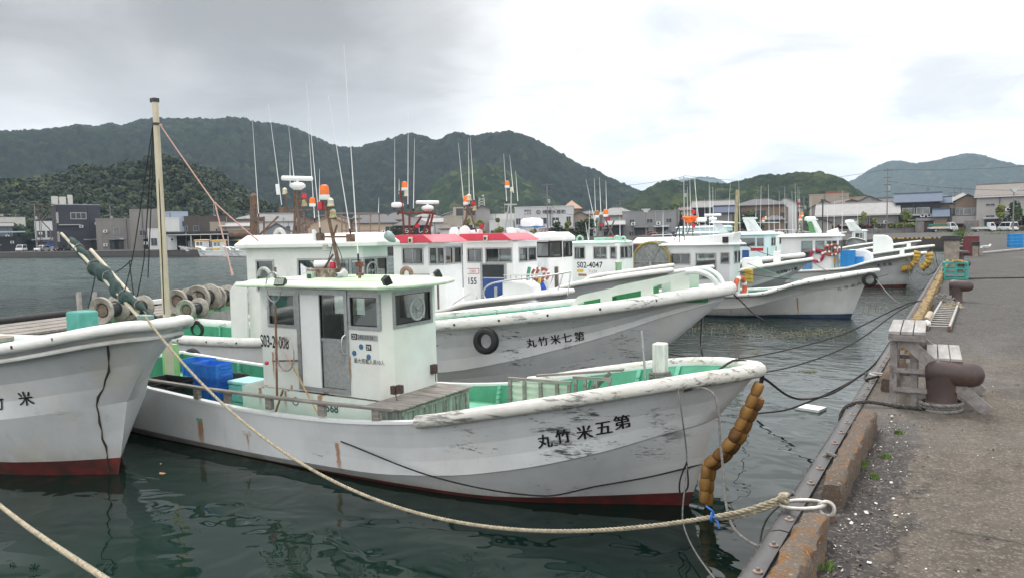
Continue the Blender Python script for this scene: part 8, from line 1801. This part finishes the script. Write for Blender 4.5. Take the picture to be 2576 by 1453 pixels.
slab(r, 'gutter', -w / 2 - .5, w / 2 + .5, -.75, -.5, zt - .3, zt - .02, C_WHITE); slab(r, 'seam_rail', -w / 2, w / 2, -.05, .01, zt * .86, zt * .875, FRM); slab(r, 'seam_rail', -w / 2, w / 2, -.05, .01, zt * .50, zt * .51, FRM)
g_ = np.random.default_rng(33)
for px, Y, yt in ((300, 150, 556), (500, 160, 552), (620, 170, 550), (700, 185, 548), (760, 190, 553), (850, 195, 552), (930, 200, 549), (1080, 190, 545), (1150, 200, 540), (1400, 205, 541), (1500, 200, 538), (1640, 220, 538), (1720, 205, 530), (1780, 225, 524), (1990, 225, 520), (2140, 240, 512), (2250, 235, 508), (2370, 240, 500), (2440, 235, 500)):
 q = 26 + 14 * g_.random(); house('house', 'small tiled house among the crowded roofs behind the harbour front', 'house', px - q, px + q, Y, yt, [C_WHITE, C_BEIGE, C_BRWOOD, C_PEACH][g_.integers(4)], yt - 9, ['gable', 'hip'][g_.integers(2)], [R_DARK, R_GREY, R_BROWN, R_DARK][g_.integers(4)], yaw=g_.uniform(-25, 25), depth=8, wins=[(.15, .35, .5, .8), (.6, .85, .5, .8)], axis=['x', 'y'][g_.integers(2)], group='crowded roofs behind the harbour front')
# --- low walls, hedges and planting
def wall_line(pts, h, name, label, cat, m_, t=.3, group=None):
 r = MB()
 for a, b in zip(pts, pts[1:]): r.bar((a[0], a[1], QZ + h / 2), (b[0], b[1], QZ + h / 2), t, h)
 return tag(r.build(name, m_, None), label, cat, group)
CONC = mat('concrete_grey', (.20, .19, .18), .85, .2, .8, 0, 0, 60, (.10, .095, .09), .45)
wl_ = [at_y(2060, 590, 192), at_y(2300, 590, 196)]; wall_line(wl_, 1.15, 'retaining_wall', 'long low concrete retaining wall below the flower hedge', 'wall', CONC)
wall_line([at_y(2302, 590, 194), at_y(2324, 590, 194)], 2.5, 'concrete_block_wall', 'short grey concrete wall left of the light truck', 'wall', CONC, .6)
wall_line([at_y(2424, 590, 192), at_y(2462, 590, 192)], 2.4, 'concrete_block_wall', 'grey concrete wall between the two trucks', 'wall', CONC, .5)
wall_line([at_y(2500, 590, 190), at_y(2640, 590, 186)], .9, 'retaining_wall', 'low planted wall behind the white van', 'wall', mat('bank_green', (.10, .12, .06), .9, .4, 1), .6)
wall_line([at_y(700, 600, 118), at_y(1250, 600, 128), at_y(1480, 596, 135), at_y(1720, 592, 140)], .9, 'sea_wall', 'long low sea wall in front of the middle houses', 'wall', CONC)
def leafclump(name, label, cat, p, R, h, n, mats, s=.2, group=None, trunk=True, seed=0, rz=0):
 g_ = np.random.default_rng(seed or int(abs(p[0] * 13 + p[1] * 7))); r = thing(name, label, cat, p, 0, group)
 nb = max(3, int(n / 60)); C = []; Nn = []; S = []; MI = []
 for k in range(nb):
  c = np.array([g_.normal() * R * .42, g_.normal() * R * .42, h * (.42 + .5 * g_.random())]); rr = R * g_.uniform(.3, .6)
  q = int(n / nb); d = g_.normal(size=(q, 3)); d /= np.linalg.norm(d, axis=1, keepdims=True)
  C.append(c + d * rr * g_.uniform(.5, 1.05, (q, 1))); Nn.append(d + g_.normal(size=(q, 3)) * .6); S.append(g_.uniform(.5, 1.2, q) * s); MI.append(np.clip(np.full(q, int(g_.random() * 3)) + (g_.random(q) < .2), 0, 2))
 quads('crown', np.concatenate(C), np.concatenate(Nn), np.concatenate(S), mats, parent=r, mi=np.concatenate(MI), seed=3)
 if trunk:
  m = MB(); m.tube([(0, 0, 0), (.03 * R, 0, h * .4), (-.02 * R, 0.02, h * .85)], [.07 * R ** .5, .05 * R ** .5, .015], 7)
  for k in range(4):
   a = k * 1.7; m.tube([(0, 0, h * (.35 + .1 * k)), (R * .4 * cos(a), R * .4 * sin(a), h * (.55 + .1 * k))], [.035 * R ** .5, .012], 5)
  m.build('trunk', mat('bark', (.10, .075, .055), .9, .3, 6), r)
 return r
LY = [mat('leaf_yellowgreen', (.17, .20, .035), .8, .3, 2), mat('leaf_fresh', (.11, .16, .03), .8, .3, 2), mat('leaf_pale', (.22, .24, .06), .8, .3, 2)]
LG = [mat('leaf_dark', (.011, .023, .009)), mat('leaf_mid', (.018, .034, .011)), mat('leaf_garden', (.05, .085, .022), .8, .3, 2)]
TR = 'young trees along the harbour road'
for i, (px, yt, Y, kind, lb) in enumerate(((2275, 530, 193, 0, 'young yellow green tree before the black boarded house'), (2167, 536, 193, 0, 'young yellow green tree before the warehouse shutter'), (2198, 545, 193, 0, 'sparse young tree before the warehouse doorway'), (2514, 510, 188, 0, 'thin tree before the big warehouse window'), (2553, 512, 187, 1, 'darker slim tree behind the street lamp'), (1895, 525, 150, 1, 'round dark green tree before the brown hipped house'), (1905, 548, 148, 1, 'bushy green tree beside the far boats'), (1480, 548, 132, 1, 'dark bush right of the fish company'), (1430, 548, 131, 0, 'small fresh tree before the fish company corner'), (1345, 552, 130, 0, 'slim young tree left of the company banner'), (1256, 548, 129, 0, 'young tree before the company\'s low wing'), (1175, 545, 128, 0, 'yellow green tree before the beige modern house'), (1210, 553, 128, 0, 'small yellowish tree beside the stair tower'), (1690, 522, 180, 1, 'round bright green tree above the grey block\'s roof'), (1000, 575, 122, 1, 'low green bush below the dark shop'), (1395, 560, 128, 1, 'small conifer before the fish company banner'))):
 P = at_y(px, 590, Y); dist = math.hypot(P[0], P[1]); h = zof(px, yt, dist) - QZ
 if px == 1690: P[2] = 6
 leafclump('young_tree' if kind == 0 else 'bushy_tree', lb, 'tree', (P[0], P[1], QZ), h * (.22 if kind == 0 else .42), h, 260 if kind == 0 else 520, LY if kind == 0 else LG, .16 * h / 4, TR, True, i + 50)
def hedge(a, b, h, w_, n, mats, label, sd, flower=None):
 g_ = np.random.default_rng(sd); a = np.array(a); b = np.array(b); t = g_.random((n, 1)); C = a + (b - a) * t; C[:, :2] += g_.normal(size=(n, 2)) * w_ * .4; C[:, 2] = QZ + h * (.55 + .5 * np.sqrt(g_.random(n)))
 ms = list(mats) + ([flower] if flower else []); mi = g_.integers(0, 3, n)
 if flower: mi = np.where(g_.random(n) < .35, 3, mi)
 o = quads('hedge', C, g_.normal(size=(n, 3)) + np.array([0, -.5, .8]), g_.uniform(.10, .26, n), ms, mi=mi, seed=sd); tag(o, label, 'hedge', 'hedges along the harbour road')
PINK = mat('azalea', (.30, .06, .07), .8, .3, 3)
hedge(at_y(2060, 590, 193.5), at_y(2250, 590, 197), 1.9, 1.2, 2600, LG, 'long hedge dotted with red flowers above the retaining wall', 71, PINK)
hedge(at_y(2245, 590, 195.5), at_y(2300, 590, 196.5), 2.1, 1.2, 1200, LY, 'bright yellow green hedge right of the flower hedge', 72)
hedge(at_y(2500, 590, 192), at_y(2640, 590, 188), 1.9, 1.0, 1500, LG, 'hedge with red flowers behind the white van', 73, PINK)
hedge(at_y(1130, 600, 127), at_y(1480, 596, 136), 1.7, 1.6, 3600, LG, 'long rough hedge below the fish company', 74)
weed((-.45, 73, QZ), .28, 90, 'clump of tall pale weeds at the basin corner', 1.5)
P = at_z(2515, 590, QZ); weed((P[0], P[1], QZ), 2.0, 260, 'patch of low grass round the street lamp\'s foot', .35)
# yellow and black edge blocks along the back of the basin
for i, px in enumerate(np.linspace(2213, 2400, 34)):
 P = at_y(px, 601, 102.6);
 if 8 < i < 10 or 20 < i < 22: continue
 m = MB(); m.box(-.22, .22, -.12, .12, 0, .16); o = m.build('edge_block', mat('edge_yellow', (.46, .30, .06), .8, .25, 2) if i % 2 == 0 else mat('edge_black', (.03, .03, .03), .9), None, bevel=.02); o.location = (P[0], wall_y(P[0]) + .35, QZ); tag(o, ('yellow' if i % 2 == 0 else 'black') + ' edge block in the striped row along the back of the basin', 'edge block', 'striped edge blocks at the back of the basin')
# --- vehicles
TYM = mat('car_tyre', (.014, .014, .015), .8); CARG = mat('car_glass', (.012, .014, .017), .06, .2, 1); HUB = mat('hub', (.40, .41, .42), .4, .1, 3, .6)
LAMPR = mat('tail_lamp', (.25, .01, .01), .3); LAMPW = mat('head_lamp', (.60, .60, .58), .2)
def wheels(r, xs, yw, R):
 for x in xs:
  for s in (-1, 1):
   m = MB(); m.lathe([(R * .6, -.10), (R * .95, -.10), (R, -.06), (R, .06), (R * .95, .10), (R * .6, .10)], 18, axis='y', c=(x, s * yw, R)); w_ = m.build('wheel', TYM, r)
   m = MB(); m.lathe([(R * .58, -.02), (R * .5, .02), (R * .15, .035)], 14, axis='y', c=(x, s * yw + (s * .085 if s > 0 else -.085), R)); m.build('rim', HUB, w_)
def car(px, Y, heading, label, paint, L=4.3, Wd=1.72, kind='suv', name='parked_car'):
 P = at_y(px, 600, Y); r = thing(name, label, 'car', (P[0], P[1], QZ), radians(heading), 'cars parked round the harbour')
 h = {'suv': 1.62, 'van': 1.9, 'sedan': 1.42}[kind]; k = L / 4.3; hw = Wd / 2
 low = [(-2.12 * k, .32), (-2.15 * k, .75), (-2.08 * k, .95), (2.0 * k if kind != 'van' else 2.1 * k, .90 if kind != 'van' else 1.0), (2.14 * k, .7), (2.12 * k, .32)]
 m = MB(); n = len(low); vs = []
 for y, f in ((-hw, .0), (-hw * .97, 1), (hw * .97, 1), (hw, .0)): vs += [(x, y, z + (.0 if f else 0)) for x, z in low]
 m.prism_y(low, -hw, hw); m.build('body', paint, r, bevel=.08, seg=3)
 top = {'suv': [(-2.0, .94), (-1.75, h - .06), (-1.4, h), (.35, h), (1.15, .93)], 'sedan': [(-1.7, .93), (-1.1, h - .03), (-.7, h), (.2, h), (1.15, .92)], 'van': [(-2.1, .94), (-2.05, h - .05), (-1.9, h), (1.1, h), (1.85, 1.02)]}[kind]
 m = MB(); m.hexa([(x * k, -hw * .93 if i in (0, len(top) - 1) else -hw * .80, z) for i, (x, z) in enumerate(top)], [(x * k, hw * .93 if i in (0, len(top) - 1) else hw * .80, z) for i, (x, z) in enumerate(top)]); cb = m.build('cabin', paint, r, bevel=.05, seg=2)
 def glass(poly, nm='side_window'):
  for s in (-1, 1):
   q = [(x * k, s * (hw * (.93 - .13 * (z - .93) / (h - .93)) + .012), z) for x, z in poly]; g_ = MB(); g_.add(q, [tuple(range(len(q)))]); g_.build(nm, CARG, r)
 t0, t1 = top[1][0], top[-2][0]
 glass([(top[0][0] + .28, 1.0), (t0 + .25, h - .14), (-.45, h - .12), (-.45, 1.0)]); glass([(-.38, 1.0), (-.38, h - .12), (t1 - .05, h - .12), (top[-1][0] - .22, 1.0)])
 for (a, b, nm) in ((top[-1], top[-2], 'windscreen'), (top[0], top[1], 'rear_window')):
  sg = 1 if a[0] > 0 else -1; A = (a[0] * k + sg * .02, a[1] + .06); Bq = (b[0] * k + sg * .03, b[1] - .07); Bq = (A[0] + (Bq[0] - A[0]) * .92, A[1] + (Bq[1] - A[1]) * .95)
  g_ = MB(); g_.add([(A[0], -hw * .82, A[1]), (A[0], hw * .82, A[1]), (Bq[0] + sg * .015, hw * .70, Bq[1]), (Bq[0] + sg * .015, -hw * .70, Bq[1])], [(0, 1, 2, 3)]); g_.build(nm, CARG, r)
 for s in (-1, 1):
  m = MB(); m.box(2.05 * k, 2.155 * k, s * hw * .65 - .2, s * hw * .65 + .2, .62, .78); m.build('headlight', LAMPW, r, bevel=.03)
  m = MB(); m.box(-2.17 * k, -2.1 * k, s * hw * .78 - .1, s * hw * .78 + .1, .72, 1.0); m.build('tail_light', LAMPR, r)
 m = MB(); m.box(-2.175 * k, -2.16 * k, -.17, .17, .55, .7); m.box(2.15 * k, 2.165 * k, -.17, .17, .42, .56); m.build('number_plate', WHITEP, r)
 wheels(r, (-1.3 * k, 1.32 * k), hw - .1, .33); return r
PW = mat('car_white', (.72, .73, .74), .25, .02, 1); PB = mat('car_black', (.02, .02, .022), .25); PBL = mat('car_blue', (.03, .10, .26), .3); PS = mat('car_silver', (.45, .46, .47), .3, .05, 1, .3); PR = mat('car_red', (.25, .03, .04), .4)
car(105, 104, -62, 'white sport utility car parked on the far left quay', PW, 4.6, kind='suv')
car(52, 105, -40, 'white van parked behind the concrete block on the far left quay', PW, 4.7, kind='van', name='parked_van')
car(150, 108, -60, 'dark car half hidden under the navy block', PB, 4.2, kind='sedan')
car(175, 109, 20, 'black car parked beneath the navy block\'s stilts', PB, 4.3, kind='suv')
car(1695, 150, 10, 'blue estate car parked before the plain grey block', PBL, 4.4, kind='suv')
car(1758, 141, 8, 'silver covered car in front of the grey block', PS, 4.8, kind='sedan')
car(1640, 150, 185, 'dark red car parked left of the blue estate car', PR, 4.2, kind='sedan')
car(1668, 134, 160, 'black car standing before the low sea wall', PB, 4.4, kind='sedan')
car(2535, 183, 118, 'white van seen from behind near the street lamp', PW, 4.4, 1.7, 'van', 'parked_van')
car(2418, 200, 20, 'red van half hidden behind the light truck', PR, 4.2, kind='van', name='parked_van')
def truck(px, Y, heading, label, L, h, kei=False):
 P = at_y(px, 600, Y); r = thing('light_truck', label, 'truck', (P[0], P[1], QZ), radians(heading), 'trucks on the harbour road'); hw = .74 if kei else .88; R = .28 if kei else .36; c0 = L / 2 - (1.25 if kei else 1.65)
 m = MB(); bz = .62 if kei else .85; m.box(-L / 2, L / 2 - .3, -hw * .8, hw * .8, R * .9, bz - .08); m.build('chassis', BLACK, r)
 cabp = [(c0, bz - .2), (c0, h), (c0 + .75, h), (L / 2 - .12, h * .56 + .1), (L / 2, bz + .1), (L / 2, bz - .35), (c0 + .9, bz - .35)]
 m = MB(); m.prism_y(cabp, -hw, hw); m.build('cab', PW, r, bevel=.06, seg=2)
 for s in (-1, 1):
  g_ = MB(); y = s * (hw + .008); g_.add([(c0 + .2, y, h * .62), (c0 + .2, y, h - .14), (c0 + .72, y, h - .16), (L / 2 - .3, y, h * .62)], [(0, 1, 2, 3)]); g_.build('side_window', CARG, r)
  m = MB(); m.box(L / 2 - .05, L / 2 + .012, s * hw * .68 - .13, s * hw * .68 + .13, bz - .12, bz + .08); m.build('headlight', LAMPW, r)
 g_ = MB(); A = (c0 + .82, h - .1); Bq = (L / 2 - .13, h * .6 + .02); g_.add([(A[0] + .02, -hw * .88, A[1]), (A[0] + .02, hw * .88, A[1]), (Bq[0] + .05, hw * .9, Bq[1]), (Bq[0] + .05, -hw * .9, Bq[1])], [(0, 1, 2, 3)]); g_.build('windscreen', CARG, r)
 m = MB(); m.box(-L / 2, c0 - .08, -hw, hw, bz - .06, bz)
 for y in (-hw, hw): m.box(-L / 2, c0 - .08, y - .02, y + .02, bz, bz + .34)
 m.box(-L / 2 - .02, -L / 2 + .02, -hw, hw, bz, bz + .34); m.build('cargo_bed', mat('bed_white', (.58, .58, .56), .5, .08, 2), r)
 if not kei:
  m = MB(); m.hexa([(-L / 2 + .05, -hw + .05, bz + .05), (c0 - .4, -hw + .05, bz + .05), (c0 - .4, hw - .05, bz + .05), (-L / 2 + .05, hw - .05, bz + .05)], [(-L / 2 + .1, -hw + .1, bz + .98), (c0 - .5, -hw + .1, bz + 1.0), (c0 - .5, hw - .1, bz + 1.0), (-L / 2 + .1, hw - .1, bz + .98)]); m.build('green_tarpaulin', mat('tarp_green', (.02, .13, .09), .6, .3, 2), r, bevel=.08); m = MB(); m.box(-L / 2 + .6, c0 - .5, -hw - .005, -hw + .04, bz + .36, bz + .52); m.build('orange_stripe', mat('stripe_orange', (.45, .22, .04), .6), r); m = MB(); m.box(c0 - .14, c0 - .09, -hw, hw, bz, h - .05); m.build('cab_guard', FRM, r)
 else:
  m = MB(); m.ball((.2, 0, bz + .3), (.7, .5, .22), 10, 6); m.build('green_tarpaulin', mat('tarp_green', (.02, .13, .09)), r); m = MB(); m.box(-1.5, -.7, -.4, .4, bz + .02, bz + .42); m.build('orange_load', mat('load_orange', (.55, .20, .10), .6), r)
 wheels(r, (-L / 2 + (.75 if kei else 1.15), L / 2 - (.75 if kei else .85)), hw - .12, R); return r
truck(2371, 189, 20, 'white light truck with green tarpaulin over its load', 5.6, 2.15)
truck(2474, 182, 20, 'small white kei truck with open bed and green bundle', 4.2, 1.9, True)
r = thing('person', 'person in dark clothes standing behind the light truck', 'person', tuple(np.array([*at_y(2426, 590, 186)[:2], QZ])), 0)
m = MB()
for s in (-1, 1): m.tube([(s * .1, 0, 0.04), (s * .1, .02, .45), (s * .09, 0, .85)], [.06, .07, .09], 8)
m.tube([(0, 0, .82), (0, 0, 1.1), (0, 0, 1.35), (0, .0, 1.45)], [.16, .17, .20, .08], 10)
for s in (-1, 1): m.tube([(s * .2, 0, 1.36), (s * .26, .02, 1.1), (s * .24, -.08, .86)], [.06, .05, .04], 7)
m.tube([(0, 0, 1.42), (0, 0, 1.52)], .055, 8); m.ball((0, 0, 1.62), (.09, .1, .12), 12, 8); m.build('body', mat('dark_clothes', (.03, .025, .03), .8), r)
# --- posts, poles and wires
POLE = mat('pole_concrete', (.20, .19, .185), .8, .12, 2)
def pole(px, yb, yt, Y, label, arms=2, r_=.16, m_=None, lamp=False):
 P = at_y(px, yb, Y); dist = math.hypot(P[0], P[1]); h = zof(px, yt, dist) - QZ; r = thing('utility_pole' if not lamp else 'street_lamp', label, 'pole' if not lamp else 'lamp', (P[0], P[1], QZ), YAW, 'utility poles of the town' if not lamp else None)
 m = MB(); m.tube([(0, 0, 0), (0, 0, h)], [r_, r_ * .65], 8); m.build('post', m_ or POLE, r)
 for k in range(arms):
  z = h * (.97 - .11 * k); w_ = 1.1 - .15 * k; m = MB(); m.box(-w_, w_, -.06, .06, z - .06, z + .06); a = m.build('cross_arm', FRD, r); m = MB()
  for x in (-.9, -.45, .45, .9): m.lathe([(.04, 0), (.06, .06), (.03, .14)], 6, (x * w_, 0, z + .06))
  m.build('insulator', FRM, a)
 if arms > 1 and not lamp:
  m = MB(); m.lathe([(.28, 0), (.3, .1), (.3, .8), (.2, .9)], 10, (.35, 0, h * .66)); m.build('transformer', FRM, r)
 if lamp:
  m = MB(); m.box(-.75, .75, -.2, .2, h, h + .15); m.prism_y([(-.25, h - .45), (.25, h - .45), (.55, h), (-.55, h)], -.15, .15); m.build('lamp_head', mat('lamp_white', (.55, .55, .53), .5), r)
 return Vector((P[0], P[1], QZ + h))
tops = {}
for px, yb, yt, Y, lb, n in ((720, 560, 520, 165, 'utility pole behind the white house with grey roof', 2), (1270, 560, 510, 170, 'utility pole behind the fish company\'s low wing', 3), (1560, 560, 505, 180, 'utility pole left of the plain grey block', 2), (1800, 560, 480, 195, 'utility pole beside the navy roofed house', 3), (2120, 560, 480, 215, 'utility pole before the hotel wing', 2), (2400, 560, 470, 225, 'utility pole behind the beige house', 2), (92, 605, 512, 116, 'grey utility pole on the far left quay', 4), (280, 580, 514, 135, 'utility pole above the stained concrete building', 3), (540, 570, 513, 135, 'utility pole above the tan block', 3), (1378, 575, 462, 145, 'tall brown utility pole before the fish company', 4), (1721, 560, 444, 172, 'utility pole above the plain grey block', 3), (1914, 560, 470, 190, 'utility pole behind the brown hipped house', 3), (2231, 575, 424, 194, 'tall utility pole beside the black boarded house', 4), (2006, 560, 470, 200, 'utility pole behind the tall white gabled house', 2), (1100, 560, 528, 160, 'small utility pole behind the dark shop', 2), (820, 560, 530, 160, 'small utility pole behind the masts', 2), (2022, 560, 495, 210, 'thin utility pole near the tan hotel', 2)):
 tops[px] = pole(px, yb, yt, Y, lb, n)
pole(2548, 590, 476, 141, 'tall grey street lamp with flat double head on the quay', 0, .12, mat('pole_concrete', (.30, .29, .28)), True)
pole(1625, 585, 528, 120, 'slim lamp post before the plain grey block', 0, .09, None, True); pole(1982, 585, 515, 150, 'slim lamp post near the white footbridge', 0, .09, None, True)
WIRE = mat('wire', (.03, .03, .032), .7)
def wire(a, b, sag, lab): m = MB(); m.tube(catenary(a, b, sag, 16), .035, 4); tag(m.build('power_line', WIRE, None), lab, 'wire', 'overhead wires')
wire(tops[2231] + Vector((0, 0, -.2)), Vector(at_y(2700, 408, 150)), .6, 'overhead wire running right from the tall pole')
wire(tops[2231] + Vector((0, 0, -.2)), tops[1721] + Vector((0, 0, .2)), 2.0, 'long overhead wire between the two tall poles')
wire(tops[1721], Vector(at_y(1378, 468, 146)), 1.2, 'overhead wire from the grey block\'s pole to the fish company\'s pole')
wire(tops[2231] + Vector((0, 0, -3)), Vector(at_y(2700, 478, 160)), .8, 'lower overhead wire running right from the tall pole')
wire(tops[1560], tops[1378] + Vector((0, 0, -1)), 1.0, 'overhead wire left of the plain grey block'); wire(tops[1270], tops[1378] + Vector((0, 0, -2)), 1.0, 'overhead wire above the fish company\'s low wing'); wire(tops[92], tops[280], 1.5, 'overhead wire across the far left quay'); wire(tops[280], tops[540], 1.5, 'overhead wire above the stained concrete buildings'); wire(tops[540], tops[820], 2.0, 'overhead wire behind the rusty stack'); wire(tops[1800], tops[2006], 1.2, 'overhead wire above the brown hipped house')
wire(tops[1378] + Vector((0, 0, -4)), Vector(at_y(1440, 540, 140)), .8, 'service wire down to the fish company corner')
FBr = thing('footbridge', 'small arched white railing footbridge behind the far boats', 'footbridge', tuple(np.array([*at_y(1968, 590, 140)[:2], QZ])), YAW); m = MB()
zz_ = [zof(1968, y, math.hypot(*at_y(1968, 590, 140)[:2])) - QZ for y in (595, 578, 586)]; xs = np.linspace(-5, 5, 15); top_ = [zz_[2] + (zz_[1] - zz_[2]) * cos(x / 5 * pi / 2) for x in xs]
m.tube([(x, 0, z) for x, z in zip(xs, top_)], .06, 6); m.tube([(x, 0, z - 1.2) for x, z in zip(xs, top_)], .12, 6)
for x, z in zip(xs, top_): m.tube([(x, 0, z - 1.2), (x, 0, z)], .04, 5)
m.build('railing', WHITEP, FBr); m = MB(); m.add([(x, y, z - 1.25) for x, z in zip(xs, top_) for y in (-.1, 1.8)], [(2 * i, 2 * i + 1, 2 * i + 3, 2 * i + 2) for i in range(14)]); m.build('bridge_deck', CONC, FBr)
# quayside clutter on the far left
for i, (px, s, lb, mm) in enumerate(((73, 2.2, 'pale concrete block beside the white van', CONC), (60, 1.4, 'low white box on the far left quay edge', C_WHITE), (166, 1.2, 'grey concrete cube under the navy block', CONC), (45, 1.3, 'black drums on the far left quay', BLACK), (318, 1.5, 'turquoise tarpaulin heap on the far quay', mat('tarp_turq', (.03, .33, .30), .6)), (352, 1.6, 'pale blue tubs lined on the far quay', mat('tub_blue', (.28, .42, .52), .6)), (385, 1.6, 'second row of pale blue tubs by the cream mast', mat('tub_blue', (.28, .42, .52))))):
 P = at_z(px, 627, QZ); r = thing('quay_load', lb, 'load', (P[0], P[1] + 2.5, QZ), .5); m = MB(); m.box(-s, s, -.8, .8, 0, s * .9); m.build('main_body', mm, r, bevel=.12); m = MB(); m.box(-s * .9, s * .9, -.84, -.8, s * .25, s * .35); m.box(-s * 1.02, s * 1.02, -.86, .86, s * .88, s * .96); m.build('rim_band', mm, r)
P = at_z(330, 640, 0); BX = thing('work_barge', 'dark low barge with pale tubs moored at the far quay left of the mast', 'barge', (P[0] + 6, P[1] - 2.2, 0), .1); m = MB(); m.hexa([(-13, -2, -.4), (13, -2, -.4), (13, 2, -.4), (-13, 2, -.4)], [(-14, -2.2, 1.0), (14, -2.2, 1.0), (14, 2.2, 1.0), (-14, 2.2, 1.0)]); m.build('hull', BLACK, BX, bevel=.1); m = MB(); m.box(-12, 12, -1.9, 1.9, 1.0, 1.25); m.build('deck', C_LGREY, BX)
# ------------------------------------------------------------------ haze in the air
hz = MB(); hz.box(-4600, 4600, -400, 4700, -4.2, 335); ho = tag(hz.build('haze', (lambda t: t.m)(NT('haze_air')), None), 'thin blue grey air over the harbour and hills', kind='stuff')
_n = ho.data.materials[0].node_tree; _n.nodes.clear(); _o = _n.nodes.new('ShaderNodeOutputMaterial'); _v = _n.nodes.new('ShaderNodeVolumePrincipled')
_v.inputs['Color'].default_value = (.66, .82, 1.0, 1); _v.inputs['Density'].default_value = .00015; _v.inputs['Anisotropy'].default_value = .2
_n.links.new(_v.outputs[0], _o.inputs['Volume'])
SC.cycles.volume_bounces = 1
